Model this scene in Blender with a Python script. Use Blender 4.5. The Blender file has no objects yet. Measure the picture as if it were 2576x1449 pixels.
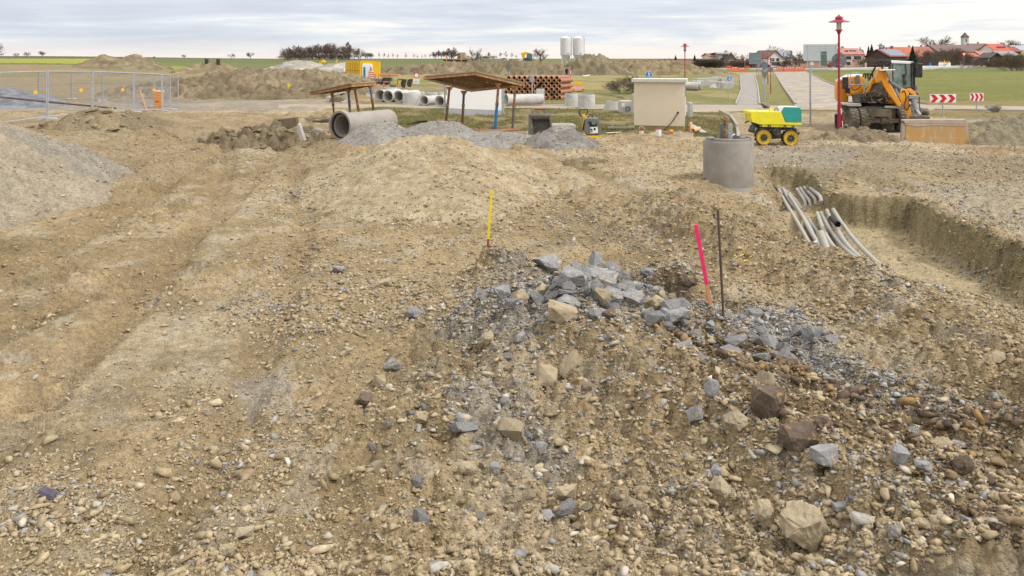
import bpy, bmesh, math, random
import numpy as np
from mathutils import Vector, Matrix
random.seed(7); rng = np.random.default_rng(11)
sc = bpy.context.scene
col = sc.collection
# ------------------------------------------------------------------ camera, sky, sun, exposure
EYE = 3.1; F = 2012.5; CX = 1288.0; HY = 148.0      # eye height, focal length, picture centre, horizon
cd = bpy.data.cameras.new("camera"); cam = bpy.data.objects.new("camera", cd); col.objects.link(cam)
cam.location = (0, 0, EYE); cam.rotation_euler = (math.radians(90), 0, 0)
cd.lens = 28.125; cd.sensor_width = 36; cd.shift_y = -0.224; cd.clip_start = .1; cd.clip_end = 30000
sc.camera = cam
sc.view_settings.view_transform = 'Standard'; sc.view_settings.look = 'None'
sc.view_settings.exposure = 0.2; sc.view_settings.gamma = 1
SUN_EL = math.radians(46); SUN_AZ = math.radians(112)
w = bpy.data.worlds.new("World"); sc.world = w; w.use_nodes = True
nt = w.node_tree; N = nt.nodes; L = nt.links
bg = N['Background']
def nd(t, **k):
    n = N.new(t)
    for a, b in k.items(): setattr(n, a, b)
    return n
sky = nd('ShaderNodeTexSky'); sky.sky_type = 'NISHITA'; sky.sun_disc = False
sky.sun_elevation = SUN_EL; sky.sun_rotation = SUN_AZ
tc = nd('ShaderNodeTexCoord'); sp = nd('ShaderNodeSeparateXYZ'); L.new(tc.outputs['Generated'], sp.inputs[0])
mp = nd('ShaderNodeMapping'); mp.inputs['Scale'].default_value = (3.0, 3.0, 36); mp.inputs['Location'].default_value = (2.1, .4, .6)
L.new(tc.outputs['Generated'], mp.inputs[0])
mp2 = nd('ShaderNodeMapping'); mp2.inputs['Scale'].default_value = (9, 9, 120); mp2.inputs['Rotation'].default_value = (0, .02, 0)
L.new(tc.outputs['Generated'], mp2.inputs[0])
nz = nd('ShaderNodeTexNoise'); nz.inputs['Scale'].default_value = 1; nz.inputs['Detail'].default_value = 9; nz.inputs['Roughness'].default_value = .58; nz.inputs['Distortion'].default_value = .5
L.new(mp.outputs[0], nz.inputs['Vector'])
nz2 = nd('ShaderNodeTexNoise'); nz2.inputs['Scale'].default_value = 1; nz2.inputs['Detail'].default_value = 8; nz2.inputs['Roughness'].default_value = .6
L.new(mp2.outputs[0], nz2.inputs['Vector'])
def mth(op, a, b=None, clamp=False):
    m = nd('ShaderNodeMath', operation=op, use_clamp=clamp)
    for i, q in enumerate((a, b)):
        if q is None: continue
        if isinstance(q, (int, float)): m.inputs[i].default_value = q
        else: L.new(q, m.inputs[i])
    return m.outputs[0]
def mix(f, a, b):
    m = nd('ShaderNodeMix', data_type='RGBA')
    if isinstance(f, (int, float)): m.inputs[0].default_value = f
    else: L.new(f, m.inputs[0])
    for i, q in ((6, a), (7, b)):
        if isinstance(q, tuple): m.inputs[i].default_value = (*q, 1)
        else: L.new(q, m.inputs[i])
    return m.outputs[2]
cl = mth('ADD', mth('MULTIPLY', nz.outputs[0], .72), mth('MULTIPLY', nz2.outputs[0], .28))
azr = mth('ADD', cl, mth('MULTIPLY', sp.outputs[0], .16))        # clearer towards the right
rp = nd('ShaderNodeValToRGB'); L.new(azr, rp.inputs[0])
e = rp.color_ramp.elements; e[0].position = .36; e[0].color = (.60, .65, .74, 1); e[1].position = .60; e[1].color = (.97, .95, .91, 1)
m_ = e.new(.50); m_.color = (.72, .77, .84, 1)
low = mth('SUBTRACT', 1, mth('MULTIPLY', sp.outputs[2], 38), clamp=True)     # cream band over the horizon
low = mth('MULTIPLY', low, mth('ADD', .55, mth('MULTIPLY', nz2.outputs[0], .7)), clamp=True)
hi = mth('MULTIPLY', mth('SUBTRACT', sp.outputs[2], .10), 5, clamp=True)
c0 = mix(hi, rp.outputs[0], (.86, .84, .80))
c1 = mix(low, c0, (1.0, .90, .83))
up = mth('ADD', 1.0, mth('MULTIPLY', mth('MULTIPLY', sp.outputs[2], 1.2, clamp=True), .75))
vm = nd('ShaderNodeVectorMath', operation='SCALE'); L.new(c1, vm.inputs[0]); L.new(up, vm.inputs['Scale'])
sk = nd('ShaderNodeVectorMath', operation='SCALE'); L.new(sky.outputs[0], sk.inputs[0]); sk.inputs['Scale'].default_value = .10
L.new(mix(.93, sk.outputs[0], vm.outputs[0]), bg.inputs[0]); bg.inputs[1].default_value = .93
sl = bpy.data.lights.new("sun", 'SUN'); so = bpy.data.objects.new("sun", sl); col.objects.link(so)
sl.energy = 2.4; sl.angle = math.radians(10); sl.color = (1, .96, .9)
sdir = Vector((math.sin(SUN_AZ) * math.cos(SUN_EL), math.cos(SUN_AZ) * math.cos(SUN_EL), math.sin(SUN_EL)))
so.rotation_euler = sdir.to_track_quat('Z', 'Y').to_euler()

# ------------------------------------------------------------------ tags and mesh helpers
def tag(o, label=None, cat=None, group=None, kind=None):
    for k, v in (('label', label), ('category', cat), ('group', group), ('kind', kind)):
        if v: o[k] = v
    return o
def empty(name, loc, label, cat, group=None, rz=0):
    o = bpy.data.objects.new(name, None); col.objects.link(o); o.location = loc; o.rotation_euler = (0, 0, rz)
    o.empty_display_size = .3
    return tag(o, label, cat, group)
def children(o): return [c for c in bpy.data.objects if c.parent == o]
def copy_tree(o, parent=None):
    c = o.copy(); col.objects.link(c); c.parent = parent
    for ch in children(o): copy_tree(ch, c)
    return c
def npmesh(name, v, faces, mat=None, parent=None, cols=None, smooth=False):
    me = bpy.data.meshes.new(name); v = np.asarray(v, np.float32); faces = np.asarray(faces, np.int32)
    k = faces.shape[1]
    me.vertices.add(len(v)); me.vertices.foreach_set('co', v.ravel())
    me.loops.add(faces.size); me.loops.foreach_set('vertex_index', faces.ravel())
    me.polygons.add(len(faces)); me.polygons.foreach_set('loop_start', np.arange(0, faces.size, k, dtype=np.int32))
    me.update(calc_edges=True)
    if smooth: me.polygons.foreach_set('use_smooth', np.ones(len(faces), bool))
    if cols is not None:
        a = me.color_attributes.new('Col', 'FLOAT_COLOR', 'POINT')
        a.data.foreach_set('color', np.c_[cols, np.ones(len(cols))].astype(np.float32).ravel())
    o = bpy.data.objects.new(name, me); col.objects.link(o)
    if mat: me.materials.append(mat)
    o.parent = parent
    return o
def frame(d):
    d = Vector(d).normalized(); a = Vector((0, 0, 1)) if abs(d.z) < .9 else Vector((1, 0, 0))
    s = d.cross(a).normalized(); return s, s.cross(d).normalized()
class MB:
    def __init__(s): s.v = []; s.f = []
    def add(s, vs, fs):
        n = len(s.v); s.v += [tuple(p) for p in vs]; s.f += [tuple(i + n for i in q) for q in fs]; return s
    def box(s, c, d, rz=0, tilt=None):
        M = Matrix.Rotation(rz, 3, 'Z')
        if tilt: M = M @ Matrix.Rotation(tilt[1], 3, tilt[0])
        vs = [Vector(c) + M @ Vector((x * d[0] / 2, y * d[1] / 2, z * d[2] / 2)) for x in (-1, 1) for y in (-1, 1) for z in (-1, 1)]
        return s.add(vs, [(0, 1, 3, 2), (4, 6, 7, 5), (0, 4, 5, 1), (2, 3, 7, 6), (0, 2, 6, 4), (1, 5, 7, 3)])
    def cyl(s, p0, p1, r0, r1=None, n=12, cap=True):
        r1 = r0 if r1 is None else r1; p0 = Vector(p0); p1 = Vector(p1); a, b = frame(p1 - p0)
        vs = [p + (a * math.cos(t) + b * math.sin(t)) * r for p, r in ((p0, r0), (p1, r1)) for t in [2 * math.pi * i / n for i in range(n)]]
        fs = [(i, (i + 1) % n, n + (i + 1) % n, n + i) for i in range(n)]
        if cap: fs += [tuple(range(n - 1, -1, -1)), tuple(range(n, 2 * n))]
        return s.add(vs, fs)
    def tube(s, pts, r, n=8, rs=None):
        pts = [Vector(p) for p in pts]; vs = []
        for i, p in enumerate(pts):
            d = pts[min(i + 1, len(pts) - 1)] - pts[max(i - 1, 0)]; a, b = frame(d); q = rs[i] if rs else r
            vs += [p + (a * math.cos(2 * math.pi * k / n) + b * math.sin(2 * math.pi * k / n)) * q for k in range(n)]
        fs = [(j * n + k, j * n + (k + 1) % n, (j + 1) * n + (k + 1) % n, (j + 1) * n + k) for j in range(len(pts) - 1) for k in range(n)]
        fs += [tuple(range(n - 1, -1, -1)), tuple(range((len(pts) - 1) * n, len(pts) * n))]
        return s.add(vs, fs)
    def lathe(s, prof, c=(0, 0, 0), axis=(0, 0, 1), n=28, closed=True):
        # prof: list of (radius, along-axis); closed joins last to first
        ax = Vector(axis).normalized(); a, b = frame(ax); m = len(prof); vs = []
        for r, z in prof:
            vs += [Vector(c) + ax * z + (a * math.cos(2 * math.pi * k / n) + b * math.sin(2 * math.pi * k / n)) * r for k in range(n)]
        fs = []
        for j in range(m if closed else m - 1):
            q = (j + 1) % m
            fs += [(j * n + k, j * n + (k + 1) % n, q * n + (k + 1) % n, q * n + k) for k in range(n)]
        return s.add(vs, fs)
    def prism(s, pts, d):
        pts = [Vector(p) for p in pts]; d = Vector(d); n = len(pts)
        return s.add(pts + [p + d for p in pts], [tuple(range(n)), tuple(range(2 * n - 1, n - 1, -1))] + [(i, i + n, (i + 1) % n + n, (i + 1) % n) for i in range(n)])
    def poly(s, pts): return s.add(pts, [tuple(range(len(pts)))])
    def build(s, name, mat, parent=None, org=None, smooth=False, bevel=0, cols=None):
        r = parent
        while r is not None and r.parent: r = r.parent
        o_ = Vector(org) if org is not None else (Vector(r.location) if (r is not None and r.get('_w')) else Vector((0, 0, 0)))
        me = bpy.data.meshes.new(name); me.from_pydata([tuple(Vector(p) - o_) for p in s.v], [], s.f)
        bm = bmesh.new(); bm.from_mesh(me); bmesh.ops.recalc_face_normals(bm, faces=bm.faces[:]); bm.to_mesh(me); bm.free()
        ob = bpy.data.objects.new(name, me); col.objects.link(ob); me.materials.append(mat); ob.parent = parent
        if parent is None: ob.location = o_
        if smooth:
            for p in me.polygons: p.use_smooth = True
            me.set_sharp_from_angle(angle=math.radians(38))
        if bevel:
            b = ob.modifiers.new('b', 'BEVEL'); b.width = bevel; b.segments = 2; b.limit_method = 'ANGLE'
        return ob
def W(name, loc, label, cat, group=None):        # a thing whose parts are given in world coordinates
    o = empty(name, loc, label, cat, group); o['_w'] = 1; return o
# ------------------------------------------------------------------ materials
def mat(name, c1, c2=None, sc_=3.0, rough=.8, metal=0, bump=0, bs=40, spots=None, spot_t=.62, spot_s=6, spec=.3, streak=None):
    m = bpy.data.materials.new(name); m.use_nodes = True; n = m.node_tree.nodes; l = m.node_tree.links
    p = n['Principled BSDF']; p.inputs['Roughness'].default_value = rough; p.inputs['Metallic'].default_value = metal
    p.inputs['Specular IOR Level'].default_value = spec
    t = n.new('ShaderNodeTexCoord'); vec = t.outputs['Object']
    if streak:
        q = n.new('ShaderNodeMapping'); q.inputs['Scale'].default_value = streak; l.new(vec, q.inputs[0]); svec = q.outputs[0]
    else: svec = vec
    def noise(s, d=6, v=vec):
        k = n.new('ShaderNodeTexNoise'); k.inputs['Scale'].default_value = s; k.inputs['Detail'].default_value = d; k.inputs['Roughness'].default_value = .65
        l.new(v, k.inputs['Vector']); return k.outputs[0]
    def ramp(x, a, b):
        r = n.new('ShaderNodeMapRange'); r.inputs[1].default_value = a; r.inputs[2].default_value = b; l.new(x, r.inputs[0]); return r.outputs[0]
    def mx(f, a, b):
        k = n.new('ShaderNodeMix'); k.data_type = 'RGBA'; l.new(f, k.inputs[0])
        for i, q in ((6, a), (7, b)):
            if isinstance(q, tuple): k.inputs[i].default_value = (*q, 1)
            else: l.new(q, k.inputs[i])
        return k.outputs[2]
    if c2 is None: c2 = tuple(x * .82 for x in c1)
    out = mx(ramp(noise(sc_), .38, .62), c1, c2)
    if spots: out = mx(ramp(noise(spot_s, 7, svec), spot_t, spot_t + .06), out, spots)
    l.new(out, p.inputs['Base Color'])
    if bump:
        b = n.new('ShaderNodeBump'); b.inputs['Strength'].default_value = bump; b.inputs['Distance'].default_value = .02
        l.new(noise(bs, 8), b.inputs['Height']); l.new(b.outputs[0], p.inputs['Normal'])
    return m
def ground_mat(name, pebble=1.0):
    m = bpy.data.materials.new(name); m.use_nodes = True; n = m.node_tree.nodes; l = m.node_tree.links
    p = n['Principled BSDF']; p.inputs['Roughness'].default_value = .92; p.inputs['Specular IOR Level'].default_value = .18
    a = n.new('ShaderNodeAttribute'); a.attribute_name = 'Col'
    t = n.new('ShaderNodeTexCoord'); pos = n.new('ShaderNodeNewGeometry').outputs['Position']
    def noise(s, d=6, r=.65):
        k = n.new('ShaderNodeTexNoise'); k.inputs['Scale'].default_value = s; k.inputs['Detail'].default_value = d; k.inputs['Roughness'].default_value = r
        l.new(pos, k.inputs['Vector']); return k.outputs[0]
    def rng_(x, a_, b_, c_, d_):
        r = n.new('ShaderNodeMapRange')
        for i, q in enumerate((a_, b_, c_, d_)): r.inputs[i + 1].default_value = q
        l.new(x, r.inputs[0]); return r.outputs[0]
    def mul(x, y):
        k = n.new('ShaderNodeMath'); k.operation = 'MULTIPLY'; l.new(x, k.inputs[0])
        if isinstance(y, (int, float)): k.inputs[1].default_value = y
        else: l.new(y, k.inputs[1])
        return k.outputs[0]
    f = mul(mul(rng_(noise(.9, 5), .3, .7, .86, 1.14), rng_(noise(7, 8, .7), .25, .75, .72, 1.28)), rng_(noise(60, 4, .7), .25, .75, .72, 1.28))
    vo = n.new('ShaderNodeTexVoronoi'); vo.inputs['Scale'].default_value = 26; l.new(pos, vo.inputs['Vector'])
    vo2 = n.new('ShaderNodeTexVoronoi'); vo2.inputs['Scale'].default_value = 70; l.new(pos, vo2.inputs['Vector'])
    s1 = n.new('ShaderNodeSeparateColor'); l.new(vo.outputs['Color'], s1.inputs[0])
    f = mul(f, rng_(s1.outputs[0], 0, 1, 1 - .16 * pebble, 1 + .16 * pebble))
    v = n.new('ShaderNodeVectorMath'); v.operation = 'SCALE'; l.new(a.outputs['Color'], v.inputs[0]); l.new(f, v.inputs['Scale'])
    k = n.new('ShaderNodeMix'); k.data_type = 'RGBA'; k.blend_type = 'MULTIPLY'; l.new(mul(rng_(noise(2.3, 6), .48, .62, 0, 1), .5), k.inputs[0])
    l.new(v.outputs[0], k.inputs[6]); k.inputs[7].default_value = (.93, .93, .93, 1)
    l.new(k.outputs[2], p.inputs['Base Color'])
    h1 = mul(rng_(vo.outputs['Distance'], 0, .6, 1, 0), .6 * pebble); h2 = mul(rng_(vo2.outputs['Distance'], 0, .6, 1, 0), .3 * pebble); h3 = mul(noise(35, 8, .7), 1.0)
    ad = n.new('ShaderNodeMath'); ad.operation = 'ADD'; l.new(h1, ad.inputs[0]); l.new(h2, ad.inputs[1])
    ad2 = n.new('ShaderNodeMath'); ad2.operation = 'ADD'; l.new(ad.outputs[0], ad2.inputs[0]); l.new(h3, ad2.inputs[1])
    b = n.new('ShaderNodeBump'); b.inputs['Strength'].default_value = 1.0; b.inputs['Distance'].default_value = .035
    l.new(ad2.outputs[0], b.inputs['Height']); l.new(b.outputs[0], p.inputs['Normal'])
    return m
GM = ground_mat('soil')
CONC = mat('concrete', (.40, .385, .355), (.30, .285, .26), 2.2, .85, bump=.3, bs=60, spots=(.24, .22, .19), spot_t=.6, spot_s=4)
CONC2 = mat('pale_concrete', (.50, .49, .47), (.40, .39, .37), 2.5, .85, bump=.3, bs=60, spots=(.3, .29, .27), spot_t=.62, spot_s=3)
DARK = mat('dark_steel', (.035, .034, .033), (.06, .055, .048), 4, .6, metal=.2, spots=(.16, .13, .09), spot_t=.55)
BLACK = mat('black_rubber', (.02, .02, .022), (.035, .034, .033), 5, .6, spots=(.13, .11, .08), spot_t=.60)
TYRE = mat('tyre_rubber', (.045, .044, .043), (.07, .065, .06), 5, .85, bump=.4, spots=(.17, .14, .10), spot_t=.52)
GALV = mat('galvanised_steel', (.40, .43, .47), (.32, .345, .38), 6, .5, metal=.2)
RUST = mat('rusty_steel', (.30, .13, .06), (.17, .085, .05), 5, .85, spots=(.38, .28, .17), spot_t=.56)
ORA = mat('orange_paint', (.62, .22, .04), (.5, .2, .06), 3, .5, spots=(.38, .27, .15), spot_t=.58)
EXO = mat('excavator_orange', (.80, .33, .02), (.72, .29, .025), 2, .38, spots=(.42, .28, .12), spot_t=.66, spec=.5)
YEL = mat('yellow_paint', (.80, .73, .02), (.70, .62, .04), 3, .4, spots=(.50, .43, .16), spot_t=.60, spec=.5)
YEL2 = mat('container_yellow', (.76, .47, .01), (.68, .41, .015), 1.5, .55, spots=(.36, .24, .08), spot_t=.66)
TEAL = mat('teal_paint', (.02, .30, .27), (.025, .26, .24), 3, .4, spots=(.12, .33, .29), spot_t=.68, spec=.5)
REDP = mat('red_paint', (.36, .012, .045), (.30, .012, .04), 3, .4, spec=.5)
WHI = mat('white_paint', (.80, .80, .80), (.72, .72, .72), 3, .5, spots=(.55, .52, .47), spot_t=.70)
GLASS = mat('cab_glass', (.10, .17, .16), (.20, .28, .26), 3, .06, spec=.9)
SGREY = mat('sign_back_grey', (.17, .19, .21), (.14, .155, .17), 3, .5, metal=.2)
SRED = mat('sign_red', (.62, .02, .03), (.56, .02, .03), 5, .4)
SBLUE = mat('sign_blue', (.01, .19, .56), (.01, .17, .5), 5, .35)
WOOD = mat('wood', (.40, .27, .15), (.30, .2, .11), 8, .85, streak=(1, 1, 1))
OLDW = mat('weathered_wood', (.32, .27, .21), (.22, .18, .13), 8, .9)
BARK = mat('bark', (.13, .10, .085), (.09, .07, .06), 3, .9)
TWIG = mat('twigs', (.155, .105, .095), (.12, .085, .075), .3, .9)
TWIGB = mat('brown_twigs', (.13, .10, .07), (.10, .075, .055), .5, .9)
CONI = mat('conifer_needles', (.022, .045, .022), (.035, .06, .028), .6, .9)
ROCK = mat('grey_limestone', (.31, .308, .312), (.18, .178, .185), 9, .9, bump=1.0, bs=16, spots=(.38, .32, .24), spot_t=.57, spot_s=8)
ROCKT = mat('tan_stone', (.40, .33, .225), (.31, .25, .165), 9, .9, bump=1.0, bs=16, spots=(.30, .29, .28), spot_t=.6, spot_s=9)
ROCKB = mat('brown_stone', (.155, .115, .085), (.10, .075, .06), 5, .9, bump=.9, bs=20, spots=(.34, .22, .10), spot_t=.57, spot_s=11)
PLAG = mat('grey_conduit_plastic', (.32, .33, .34), (.38, .365, .33), 5, .6, spots=(.42, .34, .24), spot_t=.54, spot_s=8)
CLAY = mat('glazed_clay', (.40, .175, .105), (.30, .13, .08), 4, .5, spots=(.62, .40, .30), spot_t=.62)
CLAYR = mat('clay_rim', (.50, .29, .175), (.42, .235, .14), 6, .7)
LAMPG = mat('lamp_glass', (.62, .60, .50), (.55, .53, .45), 4, .2, spec=.6)

# ------------------------------------------------------------------ noise
def _h(ix, iy, s):
    h = (ix.astype(np.int64) * 374761393 + iy.astype(np.int64) * 668265263 + s * 1274126177) & 0xffffffff
    h = ((h ^ (h >> 13)) * 1103515245) & 0xffffffff
    h = ((h ^ (h >> 15)) * 2654435761) & 0xffffffff
    return ((h ^ (h >> 16)) & 0xffffff) / float(0xffffff)
def vn(x, y, s=0):
    ix = np.floor(x); iy = np.floor(y); fx = x - ix; fy = y - iy; fx = fx * fx * (3 - 2 * fx); fy = fy * fy * (3 - 2 * fy)
    a = _h(ix, iy, s); b = _h(ix + 1, iy, s); c = _h(ix, iy + 1, s); d = _h(ix + 1, iy + 1, s)
    return (a * (1 - fx) + b * fx) * (1 - fy) + (c * (1 - fx) + d * fx) * fy
def fbm(x, y, s=0, o=4, g=.5):
    t = 0; a = 1; q = 0
    for i in range(o):
        t = t + a * vn(x * 2 ** i + 17.3 * i, y * 2 ** i - 9.1 * i, s + i); q += a; a *= g
    return t / q
def clods(x, y, s=0):
    ix = np.floor(x); iy = np.floor(y); best = np.zeros_like(x)
    for dx in (-1, 0, 1):
        for dy in (-1, 0, 1):
            cx = ix + dx; cy = iy + dy; px = cx + _h(cx, cy, s); py = cy + _h(cx, cy, s + 5); r = .25 + .55 * _h(cx, cy, s + 9)
            d = ((x - px) ** 2 + (y - py) ** 2) / (r * r)
            best = np.maximum(best, np.clip(1 - d, 0, 1) ** .85 * r)
    return best
def sm(a, b, x):
    t = np.clip((x - a) / (b - a), 0, 1); return t * t * (3 - 2 * t)
# ------------------------------------------------------------------ terrain: the shape of the ground in metres
def Dp(X, Y):                                   # plan position written as the place's plane coordinates used for the zone map
    Yc = np.maximum(Y, 1.0); return CX + F * X / Yc, HY + F * EYE / Yc
def pd(poly, x, y):
    """signed distance (positive inside) to a polygon"""
    p = np.array(poly, float); q = np.roll(p, -1, 0); d = np.full(x.shape, 1e9); ins = np.zeros(x.shape, bool)
    for (ax, ay), (bx, by) in zip(p, q):
        ex, ey = bx - ax, by - ay; t = np.clip(((x - ax) * ex + (y - ay) * ey) / (ex * ex + ey * ey + 1e-9), 0, 1)
        d = np.minimum(d, (x - ax - t * ex) ** 2 + (y - ay - t * ey) ** 2)
        if ay != by:
            c = ((ay > y) != (by > y)) & (x < (bx - ax) * (y - ay) / (by - ay) + ax); ins ^= c
    d = np.sqrt(d); return np.where(ins, d, -d)
def G0(x, y, z=0.0):                            # plan position of a picture place at height z
    Y = (EYE - z) * F / (y - HY); return ((x - CX) * Y / F, Y)
def world_poly(pts, z=0.0): return [G0(a, b, z) for a, b in pts]
def linedist(pts, X, Y):
    d = np.full(X.shape, 1e9); sg = np.zeros(X.shape); al = np.zeros(X.shape); acc = 0
    for (ax, ay), (bx, by) in zip(pts[:-1], pts[1:]):
        ex, ey = bx - ax, by - ay; ln = math.hypot(ex, ey); t = np.clip(((X - ax) * ex + (Y - ay) * ey) / ln ** 2, 0, 1)
        q = np.hypot(X - ax - t * ex, Y - ay - t * ey); m = q < d
        d = np.where(m, q, d); sg = np.where(m, np.sign((X - ax) * ey - (Y - ay) * ex), sg); al = np.where(m, acc + t * ln, al); acc += ln
    return d, sg, al
R_MAIN = world_poly([(1948, 181), (2026, 180), (2075, 205), (2140, 233), (2330, 264), (2100, 272), (2003, 272), (1975, 225)])
R_PATH = world_poly([(1862, 187), (1897, 186), (1905, 215), (1909, 264), (1853, 264), (1866, 225)])
R_SIDE = world_poly([(700, 262.5), (1330, 262.5), (1860, 263.5), (2003, 266), (2350, 264), (3400, 279), (6000, 300), (6000, 322), (3400, 291), (2360, 277), (2008, 276), (1780, 283), (1560, 276), (1330, 272), (700, 272)])
TRENCH = [(7.0, 22.1), (7.8, 21.9), (7.65, 19.8), (7.2, 18.1), (7.55, 17.6), (8.7, 17.3), (8.35, 15.5), (8.15, 12.5), (8.3, 9.5), (8.2, 3), (6.3, 3), (6.3, 8.5), (6.2, 10.3), (5.5, 11.6), (4.75, 12.9), (4.65, 14.5), (5.25, 16.9), (6.1, 19.3)]
BERM = [(3.2, 17.6), (3.25, 15.2), (3.55, 12.8), (4.45, 10.3), (4.75, 8), (4.9, 6), (5.2, 3)]
BERM2 = [(.05, 8.9), (.55, 8.25), (1.35, 7.3), (2.0, 6.3), (2.5, 5.4), (2.9, 4.2), (3.2, 2.5)]
TRACKA = [(-9.5, 5.0), (-6.8, 8.2), (-6.3, 12), (-6.9, 17), (-8.3, 24), (-10, 33), (-11.5, 44)]
TRACKB = [(-3.4, 3.5), (-3.2, 6.5), (-4.0, 11), (-5.3, 17), (-7.6, 24), (-10, 31)]
TRACKC = [(5.6, 3.0), (4.6, 5.5), (3.7, 8.5), (3.0, 12), (2.2, 16), (1.4, 21), (.5, 25), (-1, 27)]
def mound(X, Y, cx, cy, ax, ay0, ay1, h, rot=0, top=.25, p=2.0):
    c, s = math.cos(rot), math.sin(rot); dx = (X - cx) * c + (Y - cy) * s; dy = -(X - cx) * s + (Y - cy) * c
    ay = np.where(dy < 0, ay0, ay1); r = (np.abs(dx / ax) ** p + np.abs(dy / ay) ** p) ** (1 / p)
    t = np.clip(1 - r, 0, 1.0); k = top
    return h * np.where(t < 1 - k, t / (1 - k / 2) * 1.0, ((1 - k) + (t - (1 - k)) - (t - (1 - k)) ** 2 / (2 * k)) / (1 - k / 2))
def hb(X, Y):
    X = np.asarray(X, float); Y = np.asarray(Y, float); u = X / np.maximum(Y, 1)
    z = np.zeros_like(X)
    # left side by the fence is higher, falling away from the camera
    z += sm(-11, -15, X) * sm(14, 24, Y) * (.50 - .50 * sm(33, 50, Y))
    # distant fields rise to the horizon, except towards the village
    wl = 1 - sm(.16, .30, u)
    z += wl * (2.85 * sm(190, 470, Y)) + (1 - wl) * 1.2 * sm(450, 1500, Y)
    z += wl * sm(-.25, -.62, u) * (1.9 * sm(90, 200, Y) * (1 - sm(200, 470, Y)) + 3.0 * sm(350, 900, Y))
    # trench, its spoil berm, and the rubble berm in the foreground
    near = (Y < 26) & (Y > 0) & (X > -3) & (X < 14)
    if near.any():
        x = X[near]; y = Y[near]; q = z[near]
        wx = x + .34 * (fbm(x * 1.3, y * 1.3, 31, 5, .62) - .5) * 2; wy = y + .34 * (fbm(x * 1.3, y * 1.3, 37, 5, .62) - .5) * 2
        t = pd(TRENCH, wx, wy)
        q -= .68 * sm(-.04, .30, t) * (1 - .35 * sm(16.8, 18.5, y)) - .05 * sm(-1.2, -.2, t) * sm(6, 9, x)
        d, _, al = linedist(BERM, wx, wy); q += .38 * np.exp(-(d / .60) ** 2) * (1 - sm(-.5, .2, t)) * sm(0, 1.5, al)
        d, _, al = linedist(BERM2, wx, wy); q += .34 * np.exp(-(d / .62) ** 2) * sm(-.5, 1.0, al)
        # rubble heap round the stakes
        q += .46 * np.exp(-(((wx - .78) / .80) ** 2 + ((wy - 9.2) / .62) ** 2)) + .24 * np.exp(-(((wx - 1.6) / .7) ** 2 + ((wy - 8.85) / .42) ** 2))
        q += .36 * np.exp(-(((wx + .12) / .60) ** 2 + ((wy - 10.7) / .5) ** 2))
        q += .30 * np.exp(-(((wx + .36) / .20) ** 4 + ((wy - 11.0) / .16) ** 4)) + .18 * np.exp(-(((wx - .0) / .16) ** 4 + ((wy - 10.9) / .2) ** 4))
        q -= .30 * np.exp(-(((wx - 1.85) / .50) ** 2 + ((wy - 9.38) / .20) ** 2)); q += .40 * np.exp(-(((wx - 1.95) / .5) ** 4 + ((wy - 9.95) / .32) ** 4))
        q -= .36 * np.exp(-(((x - 5.85) / .75) ** 2 + ((y - 19.2) / .55) ** 2))
        q += .16 * np.exp(-(((wx - 2.75) / .45) ** 2 + ((wy - 8.9) / .6) ** 2))
        q -= .12 * np.exp(-(((x - .5) / 1.6) ** 2 + ((y - 5.9) / .9) ** 2))
        z[near] = q
    # rough low spoil right of the trench and by the lamp
    z += .22 * np.exp(-(((X - 12.8) / 1.9) ** 2 + ((Y - 29.6) / 1.1) ** 2)) + .16 * np.exp(-(((X - 11.5) / 3) ** 2 + ((Y - 22.5) / 1.4) ** 2))
    z -= .25 * np.exp(-(((X - 1.9) / 2.2) ** 2 + ((Y - 44) / 1.5) ** 2)) * 0
    return z
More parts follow.
